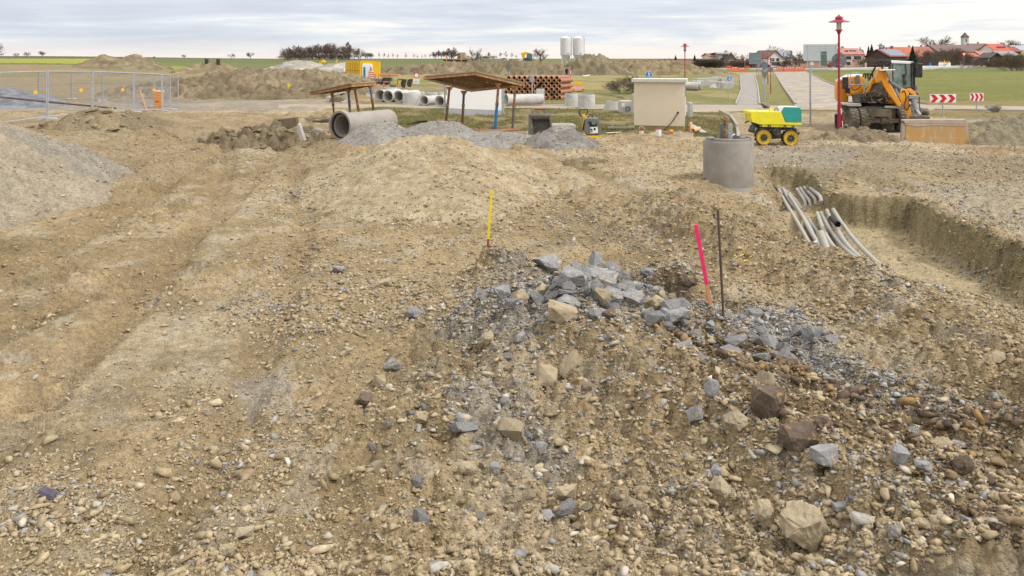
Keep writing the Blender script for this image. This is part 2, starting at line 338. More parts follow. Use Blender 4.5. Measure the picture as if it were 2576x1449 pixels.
# heaps standing on the ground: each is a thing of its own with its own relief and colour
TAN = (.39, .294, .172); DTAN = (.27, .205, .118); GRAV = (.36, .335, .30); DARKC = (.20, .16, .105); OLIVE = (.20, .165, .085)
HEAPS = [
 # name, label, cx, cy, ax, ay front, ay back, h, rot, top, superellipse, colour, second colour, clod amp, clod size
 ('earth_mound', 'smooth tan earth mound in the middle of the bare site with gravelly front slope', -2.15, 20.6, 3.3, 6.6, 4.0, 1.10, .10, .22, 2.0, (.385, .30, .182), (.43, .345, .22), .045, .16),
 ('gravel_heap', 'large grey-tan gravel heap at the left edge of the photo', -13.9, 17.6, 4.75, 7.8, 6.5, 2.55, .30, .22, 2.0, (.385, .325, .245), (.32, .285, .235), .09, .17),
 ('gravel_heap', 'fine grey gravel heap against the big concrete pipe lying on its side', -4.75, 29.0, 1.75, 1.5, 1.8, .80, .3, .5, 2.0, (.33, .31, .285), (.29, .275, .26), .02, .08),
 ('gravel_heap', 'fine grey gravel heap behind the tan mound, left of the canopy legs', -2.65, 29.3, 2.3, 1.7, 1.7, .82, .1, .42, 2.0, (.33, .31, .285), (.29, .275, .26), .02, .08),
 ('gravel_heap', 'low spread of fine grey gravel in front of the rusty base plates', -.5, 28.9, 2.7, 1.6, 1.6, .46, 0, .5, 2.0, (.34, .32, .295), (.30, .285, .265), .02, .08),
 ('gravel_heap', 'dark grey lumpy gravel heap in front of the excavator bucket and plate compactor', 1.75, 28.0, 1.75, 1.5, 1.6, .74, 0, .3, 2.0, (.23, .215, .20), (.29, .275, .255), .06, .15),
 ('spoil_heap', 'dark clumpy spoil heap with broken concrete left of the big pipe', -9.1, 29.8, 2.4, 2.3, 2.8, .62, 0, .5, 2.0, (.25, .20, .125), DARKC, .45, .35),
 ('spoil_heap', 'low churned clay heap with tyre ruts in front of the mesh fence', -15.4, 30.2, 2.6, 2.2, 2.8, .66, 0, .5, 2.0, (.28, .22, .135), (.22, .175, .11), .20, .5),
 ('spoil_heap', 'rough olive-brown dirt heap right of the rusty dozer-wide bucket', 20.2, 30.6, 4.3, 2.0, 3.4, 1.02, .05, .35, 2.0, (.25, .215, .15), (.31, .26, .16), .16, .32),
 ('spoil_heap', 'small dark clod heap at the foot of the red lamp post', 12.9, 29.6, 2.1, 1.2, 1.3, .30, 0, .4, 2.0, (.22, .175, .115), (.30, .24, .15), .16, .26),
 ('spoil_heap', 'low clod patch left of the concrete manhole ring on bare soil', 2.2, 18.9+4.6, 1.3, .7, .8, .14, 0, .5, 2.0, (.26, .20, .12), DARKC, .12, .22),
 ('spoil_bank', 'long dark spoil bank beyond the fence along the dirt track', -23.5, 73, 12.5, 14, 16, 2.0, 0, .35, 2.4, (.255, .20, .13), (.19, .15, .095), .55, .60),
 ('spoil_bank', 'low olive spoil bank left of the yellow containers and the dirt track', -27, 102, 11, 12, 16, 1.5, 0, .35, 2.4, (.275, .22, .14), (.21, .17, .105), .55, .75),
 ('earth_mound', 'left cone of the twin earth mounds on the left horizon', -85.5, 168, 6.0, 8, 9, 2.6, 0, .3, 2.0, (.24, .19, .12), (.19, .15, .09), .35, 1.4),
 ('earth_mound', 'right pale cone of the twin earth mounds on the left horizon', -78, 166, 7.0, 10, 9, 2.9, 0, .14, 2.0, (.24, .195, .125), (.19, .155, .10), .5, .8),
 ('spoil_bank', 'long high spoil bank of dark clods across the middle of the site below the silos', -5, 158, 30, 13, 40, 2.55, 0, .25, 5.0, (.25, .195, .125), (.18, .145, .09), .80, .95),
 ('spoil_bank', 'dark peaked part of the spoil bank right of the white silos', 15.5, 152, 8, 7, 12, 3.7, 0, .4, 2.2, (.21, .175, .11), (.165, .135, .085), .75, .9),
 ('spoil_bank', 'right end of the clod bank running towards the orange barriers', 27, 160, 17, 13, 15, 2.7, 0, .3, 2.6, (.25, .20, .12), (.19, .155, .09), .75, .95),
 ('gravel_heap', 'pale grey twin gravel heap left behind the yellow containers', -56, 212, 9, 16, 10, 2.6, 0, .4, 2.2, (.37, .34, .29), (.31, .285, .25), .3, 1.2),
 ('gravel_heap', 'pale grey gravel heap directly behind the yellow containers', -43, 206, 10, 14, 10, 2.2, 0, .4, 2.2, (.36, .33, .285), (.30, .28, .25), .3, 1.2),
 ('spoil_heap', 'low brown spoil heap carrying the two dark drums on the left', -56.3, 151, 8.5, 7, 7, 2.0, 0, .3, 2.0, (.26, .205, .125), (.21, .165, .10), .35, .8),
 ('gravel_heap', 'blue-grey crushed stone heap inside the mesh fence at the left edge', -35, 52.5, 6.0, 4, 5, 1.30, 0, .35, 2.0, (.24, .25, .28), (.20, .21, .235), .05, .3),
]
def heap_h(i, X, Y):
    n_, l_, cx, cy, ax, a0, a1, h, rot, top, p, c1, c2, ca, cs = HEAPS[i]
    wx = X + (fbm(X / ax * 2.2, Y / ax * 2.2, 60 + i, 3) - .5) * ax * .28; wy = Y + (fbm(X / ax * 2.2 + 9, Y / ax * 2.2, 80 + i, 3) - .5) * ax * .28
    m = mound(wx, wy, cx, cy, ax, a0, a1, h, rot, top, p)
    return m, m + np.where(m > 0, 1, 0) * np.minimum(1, m / (.3 * h) + .35) * (ca * clods(X / cs, Y / cs, 7 + i) * 1.3 + ca * .8 * (fbm(X / cs / 1.7, Y / cs / 1.7, 3 + i, 4) - .5) * 2 - ca * .55)
PADS = [world_poly([(2110, 332), (2190, 318), (2330, 330), (2600, 352), (3600, 352), (3600, 372), (2560, 372), (2240, 362)]),
        world_poly([(1740, 330), (1900, 330), (2050, 345), (2050, 375), (1740, 372)])]
def rough(X, Y):
    """fine relief added to the ground sheet"""
    X = np.asarray(X, float); Y = np.asarray(Y, float); Yc = np.clip(Y, 1, 400)
    fl = np.zeros(X.shape)
    m = (Y > 20) & (Y < 260)
    if m.any():
        x, y = X[m], Y[m]; q = np.zeros(x.shape)
        for R in (R_MAIN, R_PATH, R_SIDE): q = np.maximum(q, sm(-.9, .1, pd(R, x, y)))
        for R in PADS: q = np.maximum(q, .8 * sm(-.8, .8, pd(R, x, y)))
        fl[m] = q
    big = (fbm(X * .35, Y * .35, 1, 4) - .5)
    lump = fbm(X * .55 + 5, Y * .55, 13, 4)
    lum = sm(.46, .62, lump)
    d = big * .16 * (1 + 2 * sm(60, 200, Y)) + (.02 + .06 * lum) * (fbm(X * 3.1, Y * 3.1, 3, 5, .6) - .5) * 2
    near = (Y < 45) & (Y > 0)
    x, y = X[near], Y[near]; q = np.zeros(x.shape)
    ln = lum[near]
    # rougher round the rubble and on the spoil berm
    rub = np.exp(-(((x - 1.2) / 2.2) ** 2 + ((y - 8.6) / 2.4) ** 2))
    b1, _, _ = linedist(BERM, x, y); b2, _, _ = linedist(BERM2, x, y)
    bm_ = np.maximum(np.exp(-(b1 / 1.0) ** 2), np.exp(-(b2 / 1.1) ** 2)); R = np.clip(.25 + .7 * ln + rub + bm_, 0, 1.5)
    R *= 1 - .75 * sm(.1, .6, pd(TRENCH, x, y))
    q += R * .07 * clods(x / .42, y / .42, 21) + R * .085 * clods(x / .19 + 3, y / .19, 22) + (.3 + R) * .05 * clods(x / .085, y / .085, 23) + R * .05 * np.abs(fbm(x * 6, y * 6, 29, 4, .6) - .5)
    # wheel ruts with lug marks along the haul lanes
    for T, hw, lug in ((TRACKA, .95, .42), (TRACKB, .9, .36), (TRACKC, .9, .3)):
        dd, sg, al = linedist(T, x + .25 * (fbm(x * .5, y * .5, 51, 2) - .5), y)
        for o_ in (-hw, hw):
            r = np.exp(-((dd * sg - o_) / .24) ** 4); q = q * (1 - .5 * r) - .09 * r + .028 * r * np.sin(al * 2 * math.pi / lug * 1.8 + np.abs(dd * sg - o_) * 16) * sm(.3, .6, fbm(x, y, 77, 2))
        q += .03 * np.exp(-((dd - hw - .42) / .14) ** 2) * clods(x / .15, y / .15, 41)
    # bigger clods further back
    far = sm(17, 30, y) * (1 - sm(-2, 9, x) * sm(20, 24, y) * .5)
    q += far * .14 * clods(x / .8, y / .8, 24) * sm(.42, .6, fbm(x * .4, y * .4, 91, 3))
    d[near] += q
    mid = (Y >= 45) & (Y < 260)
    x, y = X[mid], Y[mid]
    d[mid] += .22 * clods(x / 1.3, y / 1.3, 25) * sm(.45, .65, fbm(x * .12, y * .12, 93, 3)) * (1 - sm(-12, 0, x) * (y < 140))
    return d * (1 - fl) - .05 * fl
def hs(X, Y): return hb(X, Y) + rough(X, Y)
def P(xD, yD, lift=0):
    """where the sight line to a picture place meets the ground"""
    lo = np.geomspace(4, 900, 1500); X = (xD - CX) / F * lo; z = hb(X, lo); ray = EYE - (yD - HY) / F * lo
    i = np.argmax(ray < z)
    if not (ray < z).any(): i = len(lo) - 1
    Y = lo[i]; X = (xD - CX) / F * Y
    return Vector((X, Y, float(hs(np.array([X]), np.array([Y]))[0]) + lift))
def A(xD, yD, Y): return Vector(((xD - CX) * Y / F, Y, EYE - (yD - HY) * Y / F))     # point of a thing at its own distance Y
def gz(x, y): return float(hs(np.array([float(x)]), np.array([float(y)]))[0])
# ------------------------------------------------------------------ soil colours by zone (plan shapes)
def zone(poly, x, y, soft, amp, s):
    p = np.array(poly); bb = (x > p[:, 0].min() - 60) & (x < p[:, 0].max() + 60) & (y > p[:, 1].min() - 40) & (y < p[:, 1].max() + 40)
    out = np.zeros(x.shape)
    if bb.any():
        out[bb] = sm(-soft, soft, pd(poly, x[bb], y[bb]) + (s[bb] - .5) * amp)
    return out
def colour(X, Y):
    xd, yd = Dp(X, Y)
    n1 = fbm(X * .55, Y * .55, 101, 5); n2 = fbm(X * 2.6, Y * 2.6, 102, 4); n3 = fbm(X * .13, Y * .13, 103, 4); n4 = fbm(X * 9, Y * 9, 104, 3)
    def lerp(c, k, m): return c * (1 - m[:, None]) + np.array(k)[None] * m[:, None]
    c = np.tile(np.array(TAN), (len(X), 1))
    c = lerp(c, (.30, .225, .125), sm(.46, .60, n1) * .75)
    c = lerp(c, (.47, .385, .265), sm(.56, .68, fbm(X * .7 + 40, Y * .35, 105, 5)) * .7)
    c = lerp(c, (.42, .375, .30), sm(.58, .68, n2) * .5)
    c = lerp(c, (.21, .165, .10), sm(.58, .72, fbm(X * 1.1, Y * 1.1, 106, 5)) * .55)
    def put(poly, k, soft=4, amp=16, op=1.0, n=n1): 
        nonlocal c; c = lerp(c, k, zone(poly, xd, yd, soft, amp, n) * op)
    # darker churned clay behind the mound, darker pressed, moister mud band on the left lane
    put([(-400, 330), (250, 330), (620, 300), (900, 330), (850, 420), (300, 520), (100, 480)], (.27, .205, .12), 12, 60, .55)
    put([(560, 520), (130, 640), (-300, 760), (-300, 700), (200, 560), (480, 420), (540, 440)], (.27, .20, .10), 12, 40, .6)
    put([(1380, 395), (1750, 380), (1760, 440), (1400, 460)], (.42, .33, .20), 10, 40, .5)
    for T, hw in ((TRACKA, .95), (TRACKB, .9), (TRACKC, .9)):
        m_ = (Y > 0) & (Y < 50); dd = np.full(X.shape, 9.0); al = np.zeros(X.shape); a_, _, b_ = linedist(T, X[m_] + .25 * (fbm(X[m_] * .5, Y[m_] * .5, 51, 2) - .5), Y[m_]); dd[m_] = a_; al[m_] = b_
        r = np.exp(-((dd - hw) / .27) ** 4); c = lerp(c, (.29, .215, .12), r * (.5 + .4 * sm(.4, .6, n1))); c = lerp(c, (.46, .38, .27), np.exp(-((dd - .35 * hw) / .3) ** 2) * .45 * sm(.45, .6, n2))
    # grey stone dust
    put([(1260, 700), (1560, 720), (1700, 880), (1500, 880), (1270, 900), (1080, 880), (1150, 800)], (.25, .235, .215), 14, 90, .6)
    put([(1090, 980), (1330, 1040), (1480, 1180), (1400, 1200), (1150, 1080)], (.27, .25, .22), 14, 90, .6)
    put([(1800, 790), (1960, 790), (2060, 880), (2180, 1000), (2330, 1160), (2200, 1140), (2030, 960), (1830, 890)], (.38, .36, .33), 12, 50, .85)
    put([(580, 930), (720, 920), (760, 1060), (620, 1040)], (.34, .32, .29), 14, 90, .5)
    put([(1590, 690), (1700, 760), (1760, 830), (1640, 820), (1560, 740)], (.17, .125, .075), 10, 40, .85)  # cavity behind the heap: its shade put into the soil colour as dark brown
    put([(1680, 870), (1950, 890), (2150, 1060), (2420, 1230), (2300, 1290), (1990, 1110), (1850, 990)], (.20, .145, .09), 14, 60, .85)
    # right side: gravel strips, trench floor
    put([(1890, 372), (2230, 378), (2560, 400), (3600, 410), (3600, 470), (2300, 452), (1990, 455), (1900, 420)], (.29, .235, .16), 8, 40, .7)
    put([(1900, 385), (2160, 385), (2110, 430), (1905, 425)], (.33, .305, .265), 8, 40, .5)
    put([(2290, 462), (2600, 470), (3600, 480), (3600, 660), (2600, 610), (2420, 550)], (.38, .335, .265), 10, 40, .6)
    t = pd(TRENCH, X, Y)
    c = lerp(c, (.25, .205, .115), sm(-.35, -.05, t) * (1 - sm(.15, .35, t)) * sm(5.9, 7.4, X) * .9 * (Y < 22) * (Y > 0))  # right trench wall, facing away from the sun: shade put into its colour
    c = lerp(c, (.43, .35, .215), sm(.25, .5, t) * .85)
    put([(2140, 700), (2270, 690), (2330, 840), (2210, 860)], (.44, .40, .34), 10, 60, .6)
    # flat pale pads under the machines
    for pp in ([(2110, 336), (2190, 318), (2330, 326), (2600, 348), (3600, 352), (3600, 370), (2560, 371), (2240, 362)],):
        put(pp, (.50, .415, .29), 3, 6, .9)
    # grass and muddy verges
    put([(915, 258), (1600, 262), (1760, 276), (1760, 338), (1500, 340), (980, 330), (860, 292)], (.215, .175, .085), 4, 30, .95)
    G = fbm(X * .9, Y * .5, 120, 5)
    c = lerp(c, (.17, .165, .06), zone([(940, 262), (1600, 264), (1690, 300), (1560, 320), (980, 318), (930, 290)], xd, yd, 4, 18, n1) * sm(.46, .58, G) * .85)
    c = lerp(c, (.32, .25, .13), zone([(1150, 290), (1600, 290), (1640, 312), (1500, 322), (1200, 322)], xd, yd, 4, 14, n1) * sm(.45, .6, n2) * .7)
    put([(1735, 278), (1815, 283), (1852, 305), (1862, 345), (1745, 345)], (.20, .17, .07), 2, 5, .95)
    g2 = [(940, 188), (1862, 188), (1866, 225), (1855, 262), (1330, 262), (930, 262)]
    z2 = zone(g2, xd, yd, 1.5, 4, n1); c = lerp(c, (.30, .245, .115), z2)
    c = lerp(c, (.175, .18, .06), z2 * sm(.48, .60, fbm(X * .16, Y * .12, 121, 4)) * .8)
    c = lerp(c, (.24, .185, .11), zone([(930, 215), (1260, 205), (1290, 262), (930, 262)], xd, yd, 3, 14, n1) * sm(.44, .55, G) * .7)
    put([(1898, 190), (1946, 186), (2002, 266), (1912, 266)], (.21, .20, .075), 1.5, 3, .95)
    fr = [(2030, 180), (2330, 172), (4800, 171), (6500, 268), (2350, 266), (2145, 232), (2080, 204)]
    z3 = zone(fr, xd, yd, 1.0, 2, n1); c = lerp(c, (.165, .175, .05), z3)
    c = lerp(c, (.21, .195, .065), z3 * sm(.45, .62, fbm(X * .25, Y * .25, 122, 5)) * .7)
    c = lerp(c, (.26, .205, .09), zone([(2320, 262), (2300, 252), (3400, 262), (6500, 268), (6500, 275), (2350, 268)], xd, yd, 1.5, 4, n1) * .8)
    put([(2012, 276), (2120, 273), (2350, 278), (3400, 291), (3400, 306), (2440, 302), (2340, 300), (2180, 286), (2012, 288)], (.24, .19, .085), 1, 4, .9)
    put([(1330, 290), (1600, 283), (1780, 288), (2350, 306), (3400, 312), (3400, 322), (2300, 330), (1900, 330), (1750, 290)], (.36, .295, .20), 3, 10, .6)
    # left: olive rough land, dirt track, far fields
    put([(-9000, 150), (700, 150), (1000, 185), (945, 250), (700, 252), (440, 262), (-9000, 268)], (.255, .195, .11), 2, 8, .9)
    c = lerp(c, (.17, .165, .065), zone([(-9000, 150), (500, 160), (440, 215), (-9000, 215)], xd, yd, 2, 8, n1) * sm(.5, .65, n3) * .55)
    put([(440, 255), (760, 248), (900, 262), (760, 285), (440, 290), (-400, 268), (-400, 262)], (.27, .25, .225), 3, 14, .6)
    put([(735, 171), (800, 171), (910, 205), (1010, 232), (940, 250), (850, 215), (700, 180)], (.40, .315, .20), 1.5, 5, .9)
    u = X / np.maximum(Y, 1.0)
    far = sm(172, 190, Y); c = lerp(c, (.135, .15, .055), far)
    c = lerp(c, (.19, .145, .075), sm(250, 270, Y) * (1 - sm(330, 345, Y)) * sm(.0, .03, u))
    c = lerp(c, (.12, .135, .05), sm(300, 320, Y) * (1 - sm(520, 560, Y)) * (1 - sm(-.05, .0, u)))
    c = lerp(c, (.10, .075, .05), sm(520, 560, Y)); c = lerp(c, (.085, .07, .05), sm(900, 1400, Y))
    c = lerp(c, (.27, .27, .05), sm(205, 215, Y) * (1 - sm(430, 450, Y)) * (1 - sm(-.525, -.50, u)))
    c = lerp(c, (.25, .24, .06), sm(150, 170, Y) * (1 - sm(215, 235, Y)) * (1 - sm(-.35, -.33, u)) * sm(-.51, -.49, u))
    c = lerp(c, (.20, .115, .075), sm(255, 275, Y) * (1 - sm(520, 560, Y)) * sm(.12, .15, u))
    m = .88 + .24 * n4
    return np.clip(c * m[:, None], 0, .8)
# ------------------------------------------------------------------ the ground: one sheet to the horizon
rows = [-60, -30, -12, -4, 0, 2, 3]; y = 3.9
while y < 9000:
    rows.append(y); y *= 1 + (.0036 if y < 60 else .0065 if y < 200 else .03)
rows = np.array(rows)
us = np.concatenate([np.linspace(-6, -.9, 26), np.linspace(-.88, -.70, 30), np.arange(-.695, .696, .00175), np.linspace(.70, .88, 30), np.linspace(.9, 6, 26)])
YY, UU = np.meshgrid(rows, us, indexing='ij'); XX = UU * np.maximum(YY, 8) ** 1.0
near = YY < 8
XX = np.where(near, UU * np.maximum(YY, 3.0), XX); XX = np.where(YY < 3, UU * 30 * np.minimum(1, (3.2 - YY) / 3), XX)
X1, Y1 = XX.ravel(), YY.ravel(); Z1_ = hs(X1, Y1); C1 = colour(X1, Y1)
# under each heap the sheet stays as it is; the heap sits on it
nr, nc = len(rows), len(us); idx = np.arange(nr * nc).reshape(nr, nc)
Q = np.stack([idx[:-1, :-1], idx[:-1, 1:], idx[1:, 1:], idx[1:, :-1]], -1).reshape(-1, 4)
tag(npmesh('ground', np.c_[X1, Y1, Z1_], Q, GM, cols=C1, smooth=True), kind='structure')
for i, H_ in enumerate(HEAPS):
    n_, l_, cx, cy, ax, a0, a1, h, rot, top, p, c1, c2, ca, cs = H_
    R = max(ax, 1) * 1.2; st = max(.03, min(cy / 620.0, .5)); xs = np.arange(cx - ax * 1.3, cx + ax * 1.3, st); ys = np.arange(cy - a0 * 1.3, cy + a1 * 1.3, st * 1.5)
    if len(xs) * len(ys) > 160000: q = math.sqrt(len(xs) * len(ys) / 160000); xs = np.arange(xs[0], xs[-1], st * q); ys = np.arange(ys[0], ys[-1], st * 1.5 * q)
    gx, gy = np.meshgrid(xs, ys, indexing='ij'); fx, fy = gx.ravel(), gy.ravel(); m, d = heap_h(i, fx, fy)
    base = hb(fx, fy); z = base + d - .10 * (1 - np.clip(m / (.12 * h), 0, 1)); keep = (m > 0).reshape(gx.shape)
    idx = np.arange(gx.size).reshape(gx.shape); q = np.stack([idx[:-1, :-1], idx[1:, :-1], idx[1:, 1:], idx[:-1, 1:]], -1)
    k = keep[:-1, :-1] | keep[1:, :-1] | keep[1:, 1:] | keep[:-1, 1:]; q = q[k]
    used = np.unique(q); rm = np.full(gx.size, -1); rm[used] = np.arange(len(used)); q = rm[q]
    n = fbm(fx / ax * 3, fy / ax * 3, 200 + i, 5); n5 = fbm(fx / cs / 1.5, fy / cs / 1.5, 300 + i, 4)
    cc = np.array(c1)[None] * (1 - sm(.42, .58, n))[:, None] + np.array(c2)[None] * sm(.42, .58, n)[:, None]; cc = cc * (.82 + .36 * n5 if i < 11 else .50 + 1.0 * n5)[:, None]
    if i == 0:    # gravelly front and right slope
        g = sm(.45, .6, n5) * .5; cc = cc * (1 - g)[:, None] + np.array((.47, .40, .29))[None] * g[:, None]
    o = npmesh(n_, np.c_[fx - cx, fy - cy, z][used], q, GM, cols=cc[used], smooth=True); o.location = (cx, cy, 0)
    tag(o, l_, 'spoil heap' if 'spoil' in n_ else 'gravel heap' if 'gravel' in n_ else 'earth mound', 'heaps of earth and gravel on the site')
def htop(X, Y):
    z = hs(X, Y); b = hb(X, Y)
    for i, H_ in enumerate(HEAPS[:11]):
        s = (np.abs(X - H_[2]) < H_[4] * 1.3) & (Y > H_[3] - H_[5] * 1.4) & (Y < H_[3] + H_[6] * 1.4)
        if s.any():
            m, d = heap_h(i, X[s], Y[s]); z[s] = np.where(m > .03, np.maximum(z[s], b[s] + d), z[s])
    return z
# ------------------------------------------------------------------ roads, path, kerbs
def sheet(name, poly, z, m, step=3.0):
    bm = bmesh.new(); vs = [bm.verts.new((x, y, z)) for x, y in poly]; bm.faces.new(vs)
    me = bpy.data.meshes.new(name); bm.to_mesh(me); bm.free(); me.materials.append(m)
    o = bpy.data.objects.new(name, me); col.objects.link(o); return tag(o, kind='structure')
ROADM = mat('dusty_asphalt', (.33, .285, .24), (.24, .22, .205), .35, .9, bump=.4, bs=14, spots=(.46, .38, .27), spot_t=.52, spot_s=.8)
PATHM = mat('grey_asphalt', (.25, .235, .225), (.30, .27, .245), .6, .9, bump=.3, bs=20, spots=(.40, .34, .26), spot_t=.60, spot_s=1.2)
SIDEM = mat('muddy_road', (.37, .305, .23), (.29, .25, .20), .4, .9, bump=.5, bs=8, spots=(.24, .185, .13), spot_t=.58, spot_s=1.0)
sheet('side_road', R_SIDE, -.012, SIDEM); sheet('road', R_MAIN, -.004, ROADM); sheet('footpath', R_PATH, -.008, PATHM)
KERB = mat('kerb_stone', (.36, .34, .30), (.29, .27, .24), 3, .9)
def strip(name, pts, z=0, w_=.13, h_=.1, m=KERB):
    b = MB(); P2 = [Vector((x, y, 0)) for x, y in pts]
    for i in range(len(P2) - 1):
        a, c = P2[i], P2[i + 1]; d = (c - a); L_ = d.length; b.box(((a + c) / 2) + Vector((0, 0, z + h_ / 2 - .03)), (L_ + .02 * (i % 2), w_ - .006 * (i % 2), h_ + .06 - .006 * (i % 2)), math.atan2(d.y, d.x))
    return tag(b.build(name, m), kind='structure')
wp = world_poly
strip('kerb', wp([(1947, 182), (1974, 225), (2001, 262)])); strip('kerb', wp([(2027, 180), (2076, 205), (2141, 232), (2330, 262)]))
strip('kerb', wp([(1861, 188), (1865, 225), (1851, 262)]), h_=.06); strip('kerb', wp([(1898, 187), (1906, 215), (1911, 262)]), h_=.06)
strip('kerb', wp([(1330, 261.7), (1600, 262), (1850, 262.7)]), h_=.07)
strip('kerb', wp([(1811, 281), (1838, 294), (1851, 312), (1857, 335), (1857, 350)]), h_=.1)
strip('kerb', wp([(2012, 288.5), (2180, 287), (2340, 301), (3400, 307)]), h_=.08)
strip('kerb', wp([(2350, 278), (3400, 292.3)]), h_=.1)
# far road on the right with its pale carriageway
FR = [(56, 212), (84, 212), (116, 226), (253, 390), (520, 700), (520, 745), (253, 415), (112, 240), (84, 222), (56, 221)]
for s_ in (0,):
    b = MB(); zz = []
    n = len(FR); b.add([(x, y, .35 + max(0, (x - 60)) * .0035) for x, y in FR], [tuple(range(n))]); b.prism([(x, y, .33 + max(0, (x - 60)) * .0035) for x, y in FR], (0, 0, -2.5))
    tag(b.build('road', mat('pale_road', (.50, .49, .47), (.44, .43, .41), .3, .9)), kind='structure')
# ------------------------------------------------------------------ stones
def hull_rock(seed, n=11, sq=(1, .8, .65), rnd=.0):
    r = random.Random(seed); bm = bmesh.new()
    for i in range(n):
        v = Vector((r.gauss(0, 1), r.gauss(0, 1), r.gauss(0, 1))).normalized() * r.uniform(.68, 1.08)
        bm.verts.new((v.x * sq[0], v.y * sq[1], v.z * sq[2]))
    res = bmesh.ops.convex_hull(bm, input=bm.verts[:])
    bmesh.ops.delete(bm, geom=[g for g in res['geom_interior'] if isinstance(g, bmesh.types.BMVert)], context='VERTS')
    bmesh.ops.triangulate(bm, faces=bm.faces[:]); bmesh.ops.recalc_face_normals(bm, faces=bm.faces[:])
    v = np.array([q.co[:] for q in bm.verts]); bm.verts.index_update(); f = np.array([[q.index for q in t.verts] for t in bm.faces]); bm.free()
    return v, f
def big_rock(seed, sx, sy, sz, name, m, rounder=False):
    r = random.Random(seed); bm = bmesh.new()
    n = 26 if rounder else 15
    for i in range(n):
        v = Vector((r.gauss(0, 1), r.gauss(0, 1), r.gauss(0, .8))).normalized() * r.uniform(.86, 1.0)
        if not rounder: v = Vector([math.copysign(abs(q) ** .8, q) for q in v])*.9
        bm.verts.new(v)
    res = bmesh.ops.convex_hull(bm, input=bm.verts[:])
    bmesh.ops.delete(bm, geom=[g for g in res['geom_interior'] if isinstance(g, bmesh.types.BMVert)], context='VERTS')
    bmesh.ops.triangulate(bm, faces=bm.faces[:])
    bmesh.ops.subdivide_edges(bm, edges=bm.edges[:], cuts=4, use_grid_fill=True)
    from mathutils import noise as mn
    o = Vector((seed * 3.7, seed * 1.3, 0))
    for v in bm.verts:
        n_ = mn.fractal(v.co * (3.0 if rounder else 2.2) + o, .8, 2.2, 4); v.co *= 1 + (.12 if rounder else .085) * n_ + .035 * mn.fractal(v.co * 7 + o, .6, 2.0, 3)
        v.co.x *= sx; v.co.y *= sy; v.co.z *= sz
    bmesh.ops.recalc_face_normals(bm, faces=bm.faces[:]); me = bpy.data.meshes.new(name); bm.to_mesh(me); bm.free(); me.materials.append(m)
    ob = bpy.data.objects.new(name, me); col.objects.link(ob); return ob
def scatter(name, X, Y, S, C, protos, mat_, sink=.25, label=None, flat=.8):
    """many small stones as one mesh"""
    Z = htop(X, Y); n = len(X); k = rng.integers(0, len(protos), n); VV = []; FF = []; CC = []; off = 0
    for j, (pv, pf) in enumerate(protos):
        s = np.where(k == j)[0]
        if not len(s): continue
        a = rng.uniform(0, 2 * np.pi, len(s)); b = rng.normal(0, .6, len(s)); ca, sa, cb, sb = np.cos(a), np.sin(a), np.cos(b), np.sin(b)
        sx = S[s] * rng.uniform(.75, 1.25, len(s)); sz = S[s] * rng.uniform(.6, 1.0, len(s)) * flat
        x = pv[None, :, 0] * sx[:, None]; y_ = pv[None, :, 1] * S[s][:, None]; z = pv[None, :, 2] * sz[:, None]
        y2 = y_ * cb[:, None] - z * sb[:, None]; z2 = y_ * sb[:, None] + z * cb[:, None]
        x3 = x * ca[:, None] - y2 * sa[:, None]; y3 = x * sa[:, None] + y2 * ca[:, None]
        V = np.stack([x3 + X[s][:, None], y3 + Y[s][:, None], z2 + (Z[s] + S[s] * (.5 - sink) * .7)[:, None]], -1).reshape(-1, 3)
        m = len(pv); F_ = (pf[None] + (np.arange(len(s)) * m)[:, None, None]).reshape(-1, 3) + off
        VV.append(V); FF.append(F_); CC.append(np.repeat(C[s], m, 0)); off += len(V)
    o = npmesh(name, np.concatenate(VV), np.concatenate(FF), mat_, cols=np.concatenate(CC)); tag(o, label, None, kind='stuff'); return o
PR = [hull_rock(i, 8) for i in range(10)]; PR2 = [hull_rock(40 + i, 10 + i % 5, (1, .6 + .08 * (i % 4), .5 + .07 * (i % 5))) for i in range(14)]
STM = bpy.data.materials.new('loose_stone'); STM.use_nodes = True
_n = STM.node_tree.nodes; _l = STM.node_tree.links; _p = _n['Principled BSDF']; _p.inputs['Roughness'].default_value = .9; _p.inputs['Specular IOR Level'].default_value = .2
_a = _n.new('ShaderNodeAttribute'); _a.attribute_name = 'Col'; _g = _n.new('ShaderNodeNewGeometry'); _q = _n.new('ShaderNodeTexNoise'); _q.inputs['Scale'].default_value = 30; _q.inputs['Detail'].default_value = 6
_l.new(_g.outputs['Position'], _q.inputs['Vector']); _r = _n.new('ShaderNodeMapRange'); _r.inputs[1].default_value = .3; _r.inputs[2].default_value = .7; _r.inputs[3].default_value = .75; _r.inputs[4].default_value = 1.2
_l.new(_q.outputs[0], _r.inputs[0]); _v = _n.new('ShaderNodeVectorMath'); _v.operation = 'SCALE'; _l.new(_a.outputs['Color'], _v.inputs[0]); _l.new(_r.outputs[0], _v.inputs['Scale']); _l.new(_v.outputs[0], _p.inputs['Base Color'])
_b = _n.new('ShaderNodeBump'); _b.inputs['Strength'].default_value = .5; _b.inputs['Distance'].default_value = .01; _l.new(_q.outputs[0], _b.inputs['Height']); _l.new(_b.outputs[0], _p.inputs['Normal'])
